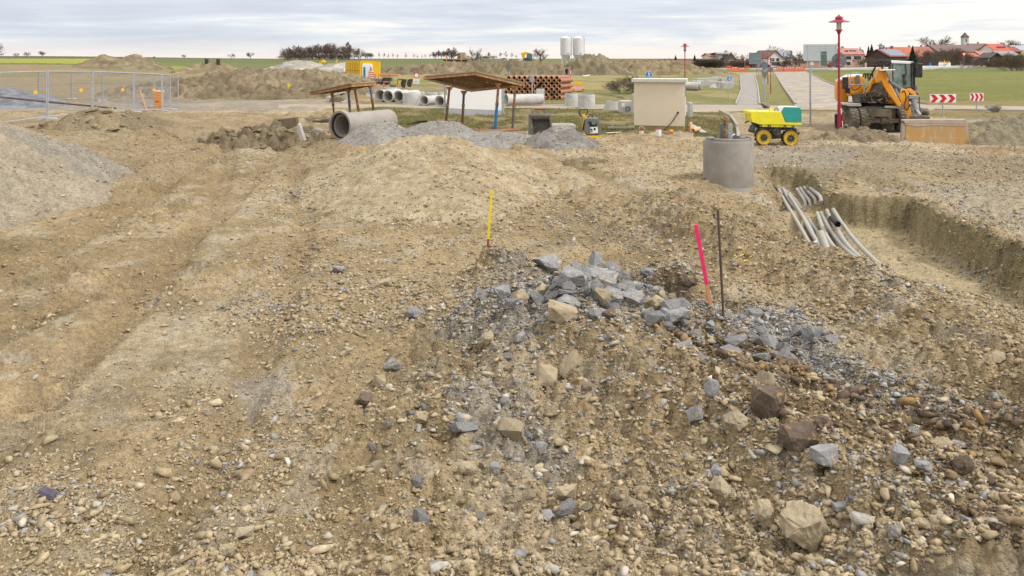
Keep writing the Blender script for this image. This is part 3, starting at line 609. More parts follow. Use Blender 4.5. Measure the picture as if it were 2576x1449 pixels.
def gdense(X, Y):
    """grey stone share and stone density over the plan"""
    xd, yd = Dp(X, Y); n = fbm(X * .9, Y * .9, 401, 4); n2 = fbm(X * .35 + 8, Y * .35, 402, 4)
    rub = np.exp(-(((X - .9) / 1.25) ** 2 + ((Y - 9.1) / 1.2) ** 2))
    b2, _, _ = linedist(BERM2, X, Y); b1, _, _ = linedist(BERM, X, Y)
    g = np.clip(.06 + .9 * rub + .35 * np.exp(-(b2 / .9) ** 2) + .25 * sm(.55, .65, n), 0, 1)
    g = np.maximum(g, .75 * zone([(1090, 960), (1330, 1020), (1480, 1180), (1400, 1230), (1150, 1100)], xd, yd, 20, 60, n))
    g = np.maximum(g, .7 * np.exp(-(((X - 2.75) / .5) ** 2 + ((Y - 8.9) / .8) ** 2)))
    d = .26 + .55 * sm(.45, .6, n) + .3 * sm(.45, .6, n2) + .9 * rub + .8 * np.exp(-(b2 / 1.2) ** 2) + .6 * np.exp(-(b1 / .8) ** 2)
    d += .35 * sm(1080, 1400, yd) * sm(.42, .55, n)
    d *= 1 - .82 * zone([(-900, 420), (560, 420), (700, 620), (560, 900), (200, 1120), (-900, 1120)], xd, yd, 60, 200, n2)
    t = pd(TRENCH, X, Y); d *= 1 - .8 * sm(.35, .6, t); d += .5 * np.exp(-((t - .1) / .3) ** 2)
    d *= (yd > 352)
    m, _ = heap_h(0, X, Y); d = np.where(m > .03, .12 + .8 * sm(.35, -.1, m) * sm(18.5, 16.5, Y) + .7 * sm(.48, .6, n) * (Y < 19.5), d)
    return g, np.clip(d, 0, 1)
def stones(name, n, ymin, ymax, smin, smax, power, pw, label, protos, umax=.76, fall=1.0, gfac=1.0, smin_k=.0):
    u = rng.uniform(-umax, umax, n); t = rng.uniform(0, 1, n)
    Y = (ymin ** -pw + t * (ymax ** -pw - ymin ** -pw)) ** (-1 / pw); X = u * Y
    g, d = gdense(X, Y); k = rng.uniform(0, 1, n) < d * fall * (1 if name != 'clods' else np.where(X > -.9, 1, np.where(Y < 5.6, .5, .06))); X, Y, g = X[k], Y[k], g[k]
    lo = np.maximum(smin, smin_k * Y); S = lo * (1 - rng.uniform(0, 1, len(X)) * (1 - (lo / np.maximum(smax, lo * 1.3)) ** power)) ** (-1 / power)
    r = rng.uniform(0, 1, len(X)); C = np.zeros((len(X), 3)); tn = np.array([(.385, .305, .19), (.34, .265, .16), (.44, .365, .25), (.29, .22, .135), (.40, .32, .205)])
    gr = np.array([(.29, .285, .28), (.36, .35, .335), (.22, .215, .215), (.42, .395, .35), (.34, .32, .285)]); br = np.array([(.15, .11, .075), (.21, .15, .09)])
    C[:] = tn[rng.integers(0, 5, len(X))]; m = r < g * gfac; C[m] = gr[rng.integers(0, 5, m.sum())]
    b2, sg2, _ = linedist(BERM2, X, Y); m = ((sg2 < 0) | (b2 < .12)) & (rng.uniform(0, 1, len(X)) < .62 * np.exp(-((b2 + .0) / .6) ** 2)) & (X > 1.3) & (Y < 9); C[m] = br[rng.integers(0, 2, m.sum())]
    m = rng.uniform(0, 1, len(X)) < .02; C[m] = (.54, .49, .41)
    C *= rng.uniform(.8, 1.12, len(X))[:, None]
    return scatter(name, X, Y, S / 2, C, protos, STM, label=label)
stones('pebbles', 130000, 4.4, 15, .018, .085, 1.9, 1.3, 'loose pebbles and small clods strewn over the near ground', PR)
stones('pebbles', 90000, 9, 32, .035, .15, 1.9, .9, 'loose clods and stones on the middle ground', PR, smin_k=.0026)
stones('clods', 26000, 4.4, 14, .04, .13, 1.9, 1.3, 'crumbled soil clods covering the spoil ridges', PR2, fall=.75, gfac=.45)
stones('cobbles', 3600, 4.4, 13, .06, .19, 2.2, 1.2, 'fist sized tan clods and grey stones on the near ground', PR2)
# crushed grey rock in the heap round the stakes
n = 9500; X = rng.normal(.62, .58, n); Y = 9.1 + rng.normal(0, .50, n) - .18 * (X - .9); X = np.r_[X, rng.normal(1.75, .55, 2500)]; Y = np.r_[Y, rng.normal(9.1, .4, 2500)]
X = np.r_[X, rng.normal(2.75, .38, 3000)]; Y = np.r_[Y, rng.normal(8.85, .42, 3000)]
X = np.r_[X, rng.normal(3.35, .35, 2500)]; Y = np.r_[Y, 7.55 - 1.5 * (X[-2500:] - 3.35) + rng.normal(0, .25, 2500)]
S = .028 * (1 - rng.uniform(0, 1, len(X)) * .97) ** (-1 / 2.4); S = np.minimum(S, .13)
gr = np.array([(.23, .228, .232), (.30, .295, .295), (.38, .37, .355), (.17, .168, .172), (.42, .36, .27)])
k = (pd(TRENCH, X, Y) < -.1)
X, Y, S = X[k], Y[k], S[k]
scatter('crushed_rock', X, Y, S / 2, gr[rng.integers(0, 5, len(X))] * rng.uniform(.85, 1.15, len(X))[:, None], PR2, STM, label='crushed blue-grey rock of the rubble heap round the stakes')
n = 1500; q_ = rng.uniform(0, 1, n); X = 1.75 + 2.6 * q_ + rng.normal(0, .22, n); Y = 8.35 - 2.5 * q_ + rng.normal(0, .28, n); S = np.minimum(.045 * (1 - rng.uniform(0, 1, n) * .97) ** (-1 / 2.0), .2)
br = np.array([(.125, .09, .06), (.17, .12, .08), (.21, .15, .095), (.10, .075, .055), (.30, .19, .08)])
scatter('brown_clods', X, Y, S / 2, br[np.minimum(4, rng.integers(0, 24, n) // 5)] * rng.uniform(.8, 1.2, n)[:, None], PR2, STM, label='dark damp brown clods crumbling down the right flank of the ridge')
# single rocks, largest first: picture place of the foot, width and height there
def rock(xD, yD, wpx, hpx, m, label, seed, rounder=False, group='large rocks lying in the rubble'):
    p = P(xD, yD); k = p.y / F; f_ = 1.42 if yD < 880 and m is ROCK else 1.22; sx = wpx * k / 2 * f_; sz = hpx * k / 2 * f_
    o = big_rock(seed, sx, (sx + sz) / 2 * .95, sz * 1.05, 'rock', m, rounder)
    o.location = (p.x, p.y + (sx + sz) * .35, p.z + sz * .78); r = random.Random(seed); o.rotation_euler = (r.uniform(-.2, .2), r.uniform(-.25, .25), r.uniform(0, 6.28) if abs(sx - sz) < .15 * sx else r.uniform(-.4, .4))
    return tag(o, label, 'rock', group)
RK = [
 (1372, 712, 74, 42, ROCK, 'flat-topped blue-grey slab at the very top of the rubble heap', 1, 0),
 (1500, 752, 104, 66, ROCK, 'largest pale grey boulder on the top right of the rubble heap', 2, 0),
 (1440, 772, 72, 50, ROCK, 'grey boulder leaning just left of the largest boulder', 3, 0),
 (1362, 762, 40, 42, ROCKT, 'small dusty upright rock left of the leaning grey boulder', 4, 0),
 (1428, 800, 58, 36, ROCK, 'broad cracked grey rock in the middle of the rubble heap', 5, 0),
 (1416, 850, 82, 54, ROCKT, 'big light beige-grey rock low in the middle of the heap', 6, 0),
 (1308, 800, 42, 42, ROCKT, 'tan rounded rock on the left shoulder of the heap', 7, 1),
 (1545, 800, 50, 40, ROCK, 'grey rock below the largest boulder, next to the brown clod', 8, 0),
 (1592, 802, 62, 46, ROCK, 'split grey rock right of the heap top', 9, 0),
 (1628, 838, 44, 42, ROCK, 'dark grey rock at the right end of the heap ridge', 10, 0),
 (1704, 868, 66, 48, ROCK, 'dark blue-grey rock left of the foot of the pink stake', 11, 0),
 (1530, 838, 44, 30, ROCKB, 'brown clod among grey rubble in the middle of the heap', 12, 1),
 (1262, 790, 40, 34, ROCK, 'grey stone on the left flank of the heap', 13, 0),
 (1226, 892, 34, 34, ROCKT, 'ochre rounded stone on the lower left of the heap', 14, 1),
 (1308, 905, 40, 34, ROCK, 'blocky grey stone at the foot of the heap', 15, 0),
 (986, 940, 48, 28, ROCK, 'flat grey stone alone on the left of the rubble', 16, 0),
 (952, 985, 32, 34, ROCKT, 'pale upright stone left of the rubble, below the flat grey stone', 17, 0),
 (1375, 1020, 64, 58, ROCKT, 'pointed grey and tan rock below the heap in the picture centre', 18, 0),
 (1168, 1102, 44, 22, ROCK, 'light grey stone lying by the dusty hollow', 19, 0),
 (1254, 1126, 42, 24, ROCKT, 'cream stone lying in the dusty hollow', 20, 0),
 (1364, 1170, 46, 30, ROCK, 'dark shiny grey stone at the bottom of the dusty hollow', 21, 0),
 (1245, 1228, 38, 30, ROCK, 'grey white streaked stone below the dusty hollow', 22, 0),
 (1178, 1228, 46, 34, ROCKT, 'pale beige block below the dusty hollow on the left', 23, 0),
 (1426, 1320, 58, 56, ROCKT, 'beige and grey boulder in the near foreground middle', 24, 0),
 (1378, 1352, 34, 36, ROCK, 'blue-grey cube-like stone left below the beige boulder', 25, 0),
 (1788, 850, 26, 26, ROCK, 'small grey rock between the feet of pink stake and rebar', 26, 0),
 (1980, 938, 104, 44, ROCKB, 'wide flat brown slab right of the crushed rock', 27, 0),
 (1718, 918, 56, 26, ROCK, 'long pale grey rock in the dark clods below the stakes', 28, 0),
 (1944, 1090, 84, 100, ROCKB, 'tall dark brown rock standing on the rubble berm', 29, 0),
 (2022, 1180, 96, 86, ROCKB, 'dark brown angular boulder below the tall brown rock', 30, 0),
 (1795, 1060, 38, 42, ROCK, 'whitish grey stone left of the brown rocks', 31, 0),
 (1752, 1120, 40, 52, ROCK, 'thin grey white shard standing in the tan soil', 32, 0),
 (1858, 1125, 60, 62, ROCKT, 'rounded tan clod left below the tall brown rock', 33, 1),
 (2088, 1240, 84, 54, ROCK, 'broad pale grey rock below the dark brown boulder', 34, 0),
 (2274, 1245, 52, 52, ROCK, 'dark grey square block on the right of the berm', 35, 0),
 (2330, 1250, 50, 36, ROCK, 'pale grey stone right of the dark grey block', 36, 0),
 (2160, 1000, 56, 26, ROCKB, 'dark brown stone on the top edge of the berm', 37, 0),
 (2120, 1330, 48, 28, ROCK, 'white veined grey stone in the lower right soil', 38, 0),
 (2205, 1345, 60, 30, ROCK, 'long white and grey rock in the lower right soil', 39, 0),
 (2040, 1425, 108, 110, ROCKT, 'largest tan clay clod at the lower right edge', 40, 1),
 (1930, 1390, 44, 66, ROCKT, 'tall tan clod left of the largest clay clod', 41, 1),
 (1818, 1300, 56, 50, ROCKT, 'crumbly tan clod right of the beige boulder', 42, 1),
 (2258, 1420, 36, 44, ROCK, 'small dark upright stone at the bottom right', 43, 0),
 (1810, 1270, 30, 54, ROCK, 'narrow white stone standing in tan soil', 44, 0),
 (565, 1420, 36, 34, ROCKT, 'tan egg-shaped stone at the bottom left', 45, 1),
 (612, 1372, 48, 26, ROCKT, 'long pale stone lying at the bottom left', 46, 0),
 (2420, 1130, 50, 22, ROCK, 'flat bluish stone on the right haul lane', 47, 0),
 (2520, 940, 40, 26, ROCKT, 'pale stone on the haul lane by the right edge', 48, 0),
 (1058, 1085, 44, 36, ROCKT, 'tan clod left of the dusty hollow', 49, 1),
 (915, 1035, 36, 34, ROCKB, 'dark mossy brown clod left of the dusty hollow', 50, 1),
 (848, 690, 36, 14, ROCK, 'whitish stone cluster on the lane left of the yellow stake', 51, 0),
 (965, 725, 36, 18, ROCKT, 'low pale stone on the lane left of the rubble heap', 52, 0),
 (2075, 1130, 40, 32, ROCKB, 'round brown stone right of the tall brown rock', 53, 1),
 (2380, 1180, 60, 40, ROCKT, 'rounded tan rock on the right part of the berm', 54, 1),
 (1660, 800, 52, 34, ROCKT, 'tan clay block on the edge behind the pink stake', 55, 1),
 (1745, 770, 60, 44, ROCKB, 'overhanging dark clay lump behind the pink stake', 56, 1),
]
for a, b_, c_, d_, m_, l_, s_, r_ in RK: rock(a, b_, c_, d_, m_, l_, s_, bool(r_))
# more rocks of the heap, all alike
protoR = [big_rock(300 + i, 1, .85, .72, 'rubble_rock', ROCK) for i in range(6)] + [big_rock(320 + i, 1, .9, .8, 'rubble_rock', ROCKT, i % 2) for i in range(3)] + [big_rock(330 + i, 1, .85, .7, 'rubble_rock', ROCKB, 1) for i in range(3)]
rr = random.Random(5); cnt = 0; used = set()
for i in range(260):
    t = rr.random()
    if t < .42: x, y = rr.gauss(.85, .55), rr.gauss(9.05, .42); k = rr.choice([0, 1, 2, 3, 4, 5, 0, 1, 2, 6])
    elif t < .62: x, y = rr.gauss(2.7, .42), rr.gauss(8.5, .3); k = rr.choice([0, 1, 2, 3, 4, 5])
    elif t < .86:
        q = rr.random(); x = 1.6 + 2.3 * q + rr.gauss(0, .4); y = 8.1 - 2.6 * q + rr.gauss(0, .35); k = rr.choice([0, 3, 6, 7, 9, 10, 11, 9])
    else: x, y = rr.uniform(-1.2, 1.2), rr.uniform(5.2, 8.4); k = rr.choice([0, 1, 6, 7, 8])
    if y < 4.9 or math.hypot(x + .37, y - 11) < .35: continue
    s = min(.15, (.055 if t < .42 else .042) * rr.paretovariate(2.3))
    if k in used: o = protoR[k].copy(); col.objects.link(o)
    else: o = protoR[k]; used.add(k)
    z = gz(x, y); o.location = (x, y, z + s * .3); o.scale = (s * rr.uniform(.8, 1.3), s, s * rr.uniform(.7, 1.1)); o.rotation_euler = (rr.uniform(-.6, .6), rr.uniform(-.6, .6), rr.uniform(0, 6.28))
    kind = 'angular grey rock' if k < 6 else 'tan stone' if k < 9 else 'brown stone'
    tag(o, '%s of middling size strewn on and around the rubble heap' % kind, 'rock', 'middling %ss of the rubble' % kind)
for k in range(12):
    if k not in used: bpy.data.objects.remove(protoR[k])
# clay lumps of the spoil heaps
pb = [big_rock(500 + i, 1, .9, .7, 'clay_lump', mat('clay_lump_%d' % i, ((.27, .215, .135), (.20, .16, .10), (.30, .24, .155))[i], ((.19, .15, .095), (.15, .12, .075), (.22, .175, .11))[i], 3, .95, bump=1.0, bs=9), i != 1) for i in range(3)]; used = set()
for i in range(150):
    if i < 80: x, y, s = rr.gauss(-9.1, 1.15), rr.gauss(29.0, 1.0), rr.uniform(.06, .18)
    elif i < 100: x, y, s = rr.gauss(13.2, .9), rr.gauss(30, .6), rr.uniform(.06, .15)
    elif i < 120: x, y, s = rr.gauss(-15.2, 1.1), rr.gauss(29.6, .8), rr.uniform(.08, .2)
    else: q = rr.random(); x, y, s = 3.2 + .5 * q + rr.gauss(0, .22), 16.8 - 3.2 * q + rr.gauss(0, .3), rr.uniform(.05, .12)
    k = rr.randrange(3)
    if k in used: o = pb[k].copy(); col.objects.link(o)
    else: o = pb[k]; used.add(k)
    z = float(htop(np.array([x]), np.array([y]))[0]); o.location = (x, y, z + s * .2); o.scale = (s * rr.uniform(.8, 1.5), s, s * rr.uniform(.6, 1)); o.rotation_euler = (rr.uniform(-.5, .5), rr.uniform(-.5, .5), rr.uniform(0, 6.28))
    wh = 'on the clumpy spoil heap left of the big pipe' if i < 80 else 'at the foot of the red lamp post' if i < 100 else 'on the churned heap before the mesh fence' if i < 120 else 'on the berm left of the trench'
    tag(o, 'dark rounded clay lump ' + wh, 'clay lump', 'clay lumps ' + wh)
# ------------------------------------------------------------------ stakes
def stake(p0, p1, w_, t, name, mats, label, cuts):
    p0, p1 = Vector(p0), Vector(p1); o = W(name, p0, label, 'stake')
    a = p0 - (p1 - p0) * .08; pts = [a] + [p0.lerp(p1, c) for c in cuts] + [p1]
    for i, (nm, m) in enumerate(mats):
        q0, q1 = pts[i], pts[i + 1]; b = MB(); b.prism([q0 + Vector((-w_ / 2, -t / 2, 0)), q0 + Vector((w_ / 2, -t / 2, 0)), q0 + Vector((w_ / 2, t / 2, 0)), q0 + Vector((-w_ / 2, t / 2, 0))], q1 - q0); b.build(nm, m, o, bevel=.002)
    return o
PINK = mat('neon_pink_paint', (.85, .03, .16), (.80, .05, .17), 9, .5); PAL = mat('raw_pine', (.62, .30, .16), (.55, .26, .13), 10, .7)
YST = mat('yellow_stake_paint', (.80, .66, .01), (.72, .58, .01), 9, .5); RST = mat('faded_red_paint', (.42, .07, .05), (.30, .06, .04), 9, .6, spots=(.2, .15, .1), spot_t=.58)
q = P(1789, 812); stake(q, A(1750, 566, q.y - .05), .042, .025, 'survey_stake', [('bare_wood', PAL), ('painted_shaft', PINK)], 'wooden stake sprayed neon pink with bare lower end', [.28])
q = P(1224, 664); q = Vector((A(1224, 660, 11.0).x, 11.0, A(0, 662, 11.0).z)); stake(q, A(1237, 479, 11.0), .034, .02, 'survey_stake', [('dark_foot', ROCKB), ('red_shaft', RST), ('yellow_shaft', YST)], 'yellow and faded red survey stake leaning on a soil stub', [.13, .33])
q = P(1822, 838); b = MB(); b.cyl(q - Vector((0, 0, .1)), A(1806, 528, q.y - .02), .014, n=8)
tag(b.build('steel_rod', mat('rusty_rod', (.07, .055, .05), (.13, .08, .055), 6, .8, spots=(.22, .12, .06), spot_t=.6)), 'thin dark rusty steel rod standing right of the pink stake', 'rod')
for dx, dy, r_ in ((0, 0, .02), (.05, .01, -.3), (-.06, .015, .4), (.11, -.02, .1)):
    q = P(1862 + dx * 200, 672 + dy * 100); b = MB(); b.prism([q + Vector((0, 0, .02)), q + Vector((.06, .02 + r_ * .05, .035)), q + Vector((.055, .05, .03)), q + Vector((.0, .035, .018))], (0, 0, .004))
    tag(b.build('tape_scrap', YST), 'crumpled scrap of yellow tape on the soil right of the rod', 'tape', 'yellow tape scraps')
q = P(112, 1262); b = MB(); b.prism([q + Vector((-.06, .02, .03)), q + Vector((.08, -.05, .02)), q + Vector((.09, -.01, .035)), q + Vector((-.04, .05, .045))], (0, .01, .02))
tag(b.build('plastic_shard', mat('violet_grey_plastic', (.10, .085, .12), (.07, .06, .085), 9, .5)), 'dark violet-grey shard lying at the lower left', 'shard')
# ------------------------------------------------------------------ manhole ring
mh = W('manhole_ring', (5.45, 20.15, -.3), 'tall concrete manhole ring half sunk beside the cable trench', 'manhole ring')
b = MB().lathe([(.62, -.35), (.62, 1.02), (.605, 1.04), (.555, 1.045), (.545, 1.115), (.50, 1.125), (.495, .0), (.495, -.35)], (5.45, 20.15, .0), n=56); b.build('upper_ring', mat('wet_concrete', (.29, .265, .235), (.22, .20, .18), 1.6, .8, bump=.5, bs=55, spots=(.36, .33, .29), spot_t=.64, spot_s=5), mh, smooth=True)
b = MB().lathe([(.622, -.62), (.622, -.075), (.61, -.062), (.5, -.062), (.5, -.62)], (5.45, 20.15, .0), n=56); b.build('lower_ring', mat('pale_ring_concrete', (.40, .385, .36), (.33, .32, .30), 2, .85, bump=.4, bs=60), mh, smooth=True)
for c in mh.children: c.location.z = c.location.z
for dx, dy in ((-.50, -.28), (.30, -.20), (.52, -.25)):
    MB().box((5.45 + dx, 20.15 + dy, 1.14), (.14, .06, .03), .2).build('lug', GALV, mh)
# valve rod with handle standing inside the ring
vx = W('valve_spindle', (5.25, 20.2, .9), 'rusty red valve spindle and grey pipe stub rising behind the manhole ring rim', 'valve')
q = A(1824, 345, 20.2)
b = MB(); b.tube([A(1822, 356, 20.2), A(1823, 325, 20.2), A(1824, 301, 20.2)], .03, 8, [.045, .03, .035])
for y_ in (305, 313, 322, 333, 345): b.cyl(A(1823, y_, 20.2), A(1823, y_ - 3, 20.2), .05, n=8)
b.build('spindle', RUST, vx); MB().cyl(A(1814, 300, 20.2), A(1822, 304, 20.2), .012, n=6).build('handle', DARK, vx)
MB().cyl(A(1817, 360, 20.5), A(1817, 311, 20.5), .065, n=14).build('pipe_stub', SGREY, vx, smooth=True)
MB().box(A(1837, 333, 20.3), (.10, .05, .42)).build('metal_strip', GALV, vx)
MB().tube([A(1838, 356, 20), A(1843, 341, 20), A(1849, 338, 20)], .02, 6).build('bracket', WHI, vx)
# ------------------------------------------------------------------ conduits in the trench
def tz(x, y): return gz(x, y)
CON = [  # plan-and-height curves read along the pipe
 [(1960, 478), (1975, 508), (2012, 570), (2042, 624), (2058, 650)], [(1972, 480), (1990, 510), (2030, 560), (2062, 632)],
 [(1985, 492), (2010, 530), (2050, 600), (2080, 640)], [(1968, 476), (1992, 494), (2012, 520), (2040, 560), (2075, 610), (2110, 655)],
 [(2056, 536), (2072, 580), (2100, 625), (2150, 668), (2170, 682)], [(2066, 536), (2090, 580), (2130, 630), (2180, 672)],
 [(2080, 530), (2098, 565), (2130, 615), (2175, 660), (2215, 690)], [(2096, 528), (2120, 565), (2155, 610), (2200, 655), (2262, 706)],
 [(2062, 560), (2085, 610), (2122, 650), (2160, 674)], [(2088, 545), (2115, 590), (2150, 640), (2195, 680), (2245, 704)],
 [(2005, 476), (2014, 490), (2024, 506)], [(2014, 474), (2024, 490), (2036, 505)], [(2022, 470), (2036, 485), (2050, 500)], [(2032, 469), (2046, 480), (2062, 494)]]
def catmull(p, k=8):
    p = [Vector(q) for q in p]; p = [p[0] * 2 - p[1]] + p + [p[-1] * 2 - p[-2]]; out = []
    for i in range(1, len(p) - 2):
        for j in range(k):
            t = j / k; out.append(.5 * ((2 * p[i]) + (-p[i - 1] + p[i + 1]) * t + (2 * p[i - 1] - 5 * p[i] + 4 * p[i + 1] - p[i + 2]) * t * t + (-p[i - 1] + 3 * p[i] - 3 * p[i + 1] + p[i + 2]) * t ** 3))
    return out + [p[-2]]
for i, c in enumerate(CON):
    pts = []; lay = .055 + .045 * (i % 3)
    for j, (x, y_) in enumerate(c):
        z = -.5 if i < 10 else -.3
        for it in range(6): Y = (EYE - z) * F / (y_ - HY); X = (x - CX) * Y / F; z = .5 * z + .5 * (min(float(hb(np.array([X]), np.array([Y]))[0]), -.22 if i < 10 else -.1) + lay)
        pts.append(Vector((X, Y, z)))
    za, zb_ = pts[0].z, pts[-1].z
    for j, p in enumerate(pts):
        x, y_ = c[j]; z = za + (zb_ - za) * j / (len(pts) - 1) + .02 * math.sin(i * 2 + j); Y = (EYE - z) * F / (y_ - HY); pts[j] = Vector(((x - CX) * Y / F, Y, z))
    pts = pts + [pts[-1] + (pts[-1] - pts[-2]).normalized() * (.5 if i < 10 else .25) + Vector((0, 0, -.22 if i < 10 else -.1))]
    pts = catmull(pts)
    b = MB().tube(pts, .043, 10)
    side = 'first short' if i == 10 else 'second short' if i == 11 else 'third short' if i == 12 else 'last short' if i == 13 else ''
    tag(b.build('conduit', PLAG, smooth=True), ('muddy grey conduit of the left bundle in the cable trench' if i < 4 else 'muddy grey conduit of the right bundle in the cable trench' if i < 10 else 'short grey conduit end at the back of the cable trench'), 'conduit', 'conduits in the left bundle' if i < 4 else 'conduits in the right bundle' if i < 10 else 'short conduits at the trench back')
q0, q1 = A(2090, 655, 14.2), A(2062, 585, 14.6)
b = MB().lathe([(.075, 0), (.075, (q1 - q0).length), (.06, (q1 - q0).length), (.06, 0)], q0, q1 - q0, n=20); tag(b.build('conduit_end', PLAG, smooth=True), 'thick short grey conduit stub lying across the bundles in the trench', 'conduit')
for x, y_ in ((1944, 480), (1951, 479), (2110, 566)):
    Y = (EYE + .22) * F / (y_ - HY); c = Vector(((x - CX) * Y / F, Y, EYE - (y_ - HY) * Y / F))
    b = MB().lathe([(.062, 0), (.062, .5), (.052, .5), (.052, 0)], c + Vector((0, .05, 0)), (.15, 1, .05), n=18); tag(b.build('conduit_mouth', BLACK, smooth=True), 'black open conduit mouth sticking out of the trench back wall' if x < 2000 else 'black open conduit mouth in the right trench end wall', 'conduit', 'open conduit mouths')
# ------------------------------------------------------------------ things of the middle ground
def zm(x0, y0, k): return lambda x, y: (x0 + x / k, y0 + y / k)
Z1, Z2, Z3, Z4 = zm(0, 67.1, 4), zm(603.7, 67.1, 4), zm(1207.5, 67.1, 4), zm(1811.2, 0, 3.3685)
Z1b, Z2b, Z3b, Z4b = zm(724.5, 134.2, 7.68), zm(1033.1, 134.2, 7.68), zm(1368.5, 147.6, 6.353), zm(1677, 80.5, 4.909)
Z5, Z6, Zr, Zs, Zp = zm(2079.6, 120.7, 5.684), zm(2066.1, 67.1, 5.0528), zm(1864.9, 254.9, 12.0), zm(1583.2, 201.3, 9.0), zm(805, 268.3, 12.8)
def V(Z, x, y, Y): a, b = Z(x, y); return A(a, b, Y)
def pr(Z, pts, Y, d, b=None):
    b = b or MB(); return b.prism([V(Z, x, y, Y) for x, y in pts], (0, d, 0))
# --- the big pipe on its side
p0 = V(Zp, 640, 655, 29.6); ax_ = Vector((.62, 1.0, .0)).normalized(); Rr = .555; g_ = gz(p0.x, p0.y); p0.z = max(p0.z, g_ + .50)
bp = W('concrete_pipe', (p0.x, p0.y, g_), 'large concrete sewer pipe with socket lying before the rusty canopy', 'concrete pipe')
WETC = mat('pipe_concrete', (.33, .30, .27), (.27, .245, .22), 1.8, .75, bump=.35, bs=50, spots=(.45, .42, .38), spot_t=.63, spot_s=3)
MB().lathe([(Rr, -.02), (Rr + .0, .20), (Rr - .09, .42), (Rr - .09, 2.75), (Rr - .19, 2.75), (Rr - .19, .12), (Rr - .10, .12), (Rr - .07, -.02)], p0, ax_, n=56).build('barrel', WETC, bp, smooth=True)
MB().lathe([(Rr - .105, .03), (Rr - .105, .125), (Rr - .135, .125), (Rr - .135, .03)], p0, ax_, n=48).build('rubber_seal', BLACK, bp, smooth=True)
def timber(a, b_, w_, h_, name, m, label, cat='timber', group=None):
    a = Vector(a); b_ = Vector(b_); s, u = frame(b_ - a); q = MB(); q.prism([a + s * w_ / 2 + u * h_ / 2, a - s * w_ / 2 + u * h_ / 2, a - s * w_ / 2 - u * h_ / 2, a + s * w_ / 2 - u * h_ / 2], b_ - a)
    return tag(q.build(name, m, bevel=.004), label, cat, group)
q = P(835, 349); timber(P(770, 352, .06), P(840, 350, .06), .10, .09, 'squared_timber', WOOD, 'pale squared timber wedged in front of the big pipe socket')
timber(P(826, 342, .10), P(838, 341, .12), .12, .10, 'squared_timber', WOOD, 'short timber chock stacked beside the big pipe socket')
timber(P(792, 307, .05), P(845, 303, .12), .25, .02, 'board', mat('orange_board', (.50, .33, .22), (.42, .27, .17), 8, .8), 'thin reddish plywood board left of the big pipe', 'board')
def hose(name, pts, r, m, label, cat, lift=.03, wob=0, Yf=None):
    q = [P(x, y_, lift + r) for x, y_ in pts]; b = MB().tube(catmull(q, 5), r, 8); return tag(b.build(name, m, smooth=True), label, cat)
hose('black_pipe', [(788, 311), (815, 314), (834, 317)], .045, BLACK, 'black plastic pipe end left of the big concrete pipe', 'plastic pipe')
hose('black_pipe', [(985, 317), (1020, 319), (1050, 318), (1075, 318)], .05, BLACK, 'black plastic pipe lying behind the twin grey gravel heaps', 'plastic pipe')
def cyl_pipe(Z, cx, cy, r, foot, L_, ax, label, wall=.16, group='concrete pipes stored on the grass', tail_r=1.0, name='concrete_pipe', m=None):
    Y = P(*Z(cx, foot)).y; c = V(Z, cx, cy, Y); a, b_ = Z(cx, cy); a2, b2 = Z(cx, foot); R = (b2 - b_) * Y / F; g = gz(c.x, c.y); c.z = max(c.z, g + R * .93)
    b = MB().lathe([(R, 0), (R, .18), (R * (1 - .12 * tail_r), .30), (R * (1 - .12 * tail_r), L_), (R * .72, L_), (R * .72, .12), (R * .84, .12), (R * .86, 0)], c, ax, n=32)
    return tag(b.build(name, m or CONC2, smooth=True, org=(c.x, c.y, g)), label, 'concrete pipe', group)
for x, y_, f, n_ in ((1408, 703, 765, 'first'), (1487, 705, 767, 'second'), (1594, 706, 768, 'third')):
    cyl_pipe(Z2, x, y_, 62, f, 2.6, (.42, 1, 0), n_ + ' of three socketed concrete pipes side by side, from the left')
cyl_pipe(Z2, 1853, 745, 50, 797, 2.4, (.55, 1, 0), 'concrete pipe between the concrete cone and the white board')
cyl_pipe(Z2, 2008, 752, 55, 810, 2.4, (.55, 1, 0), 'concrete pipe directly left of the white board')
cyl_pipe(Z3, 262, 738, 60, 800, 2.6, (1, .42, 0), 'wide concrete pipe sticking out to the right behind the white board')
for cx, cy, f, lb in ((2222, 600, 640, 'rear'), (2195, 617, 645, 'front')):
    a, b_ = Z3(cx, f); Y = P(a, b_).y; c = V(Z3, cx, cy, Y); g = gz(c.x, c.y); R = .42; c.z = g + R
    b = MB().lathe([(R, 0), (R, .2), (R * .88, .3), (R * .88, 3.4), (R * .7, 3.4), (R * .7, 0)], c, (-1, .28, 0), n=28); tag(b.build('concrete_pipe', CONC2, smooth=True, org=(c.x, c.y, g)), lb + ' one of two long concrete pipes behind the substation', 'concrete pipe', 'concrete pipes stored on the grass')
def ring(Z, x0, x1, y0, y1, label, m=CONC2, lip=True, square=False):
    a0, _ = Z(x0, y1); a1, yb = Z(x1, y1); _, yt = Z(x0, y0); Y = P((a0 + a1) / 2, yb).y; R = (a1 - a0) * Y / F / 2; c = A((a0 + a1) / 2, yb, Y + R); g = gz(c.x, c.y); h = (yb - yt) * Y / F * .97
    b = MB(); c.z = g - .05
    pf = [(R, 0), (R, h - .08), (R * .95, h - .07), (R * .93, h), (R * .84, h), (R * .84, 0)]
    b.lathe(pf, c, n=40); return tag(b.build('concrete_ring', m, smooth=True, org=(c.x, c.y, g)), label, 'concrete ring', 'concrete manhole parts stored on site')
ring(Z3, 850, 985, 660, 803, 'left of two upright concrete rings by the clay pipe stack')
ring(Z3, 983, 1158, 668, 820, 'right of two upright concrete rings by the clay pipe stack')
ring(Z2, 1637, 1797, 655, 786, 'square-looking grey concrete ring right of the three socketed pipes')
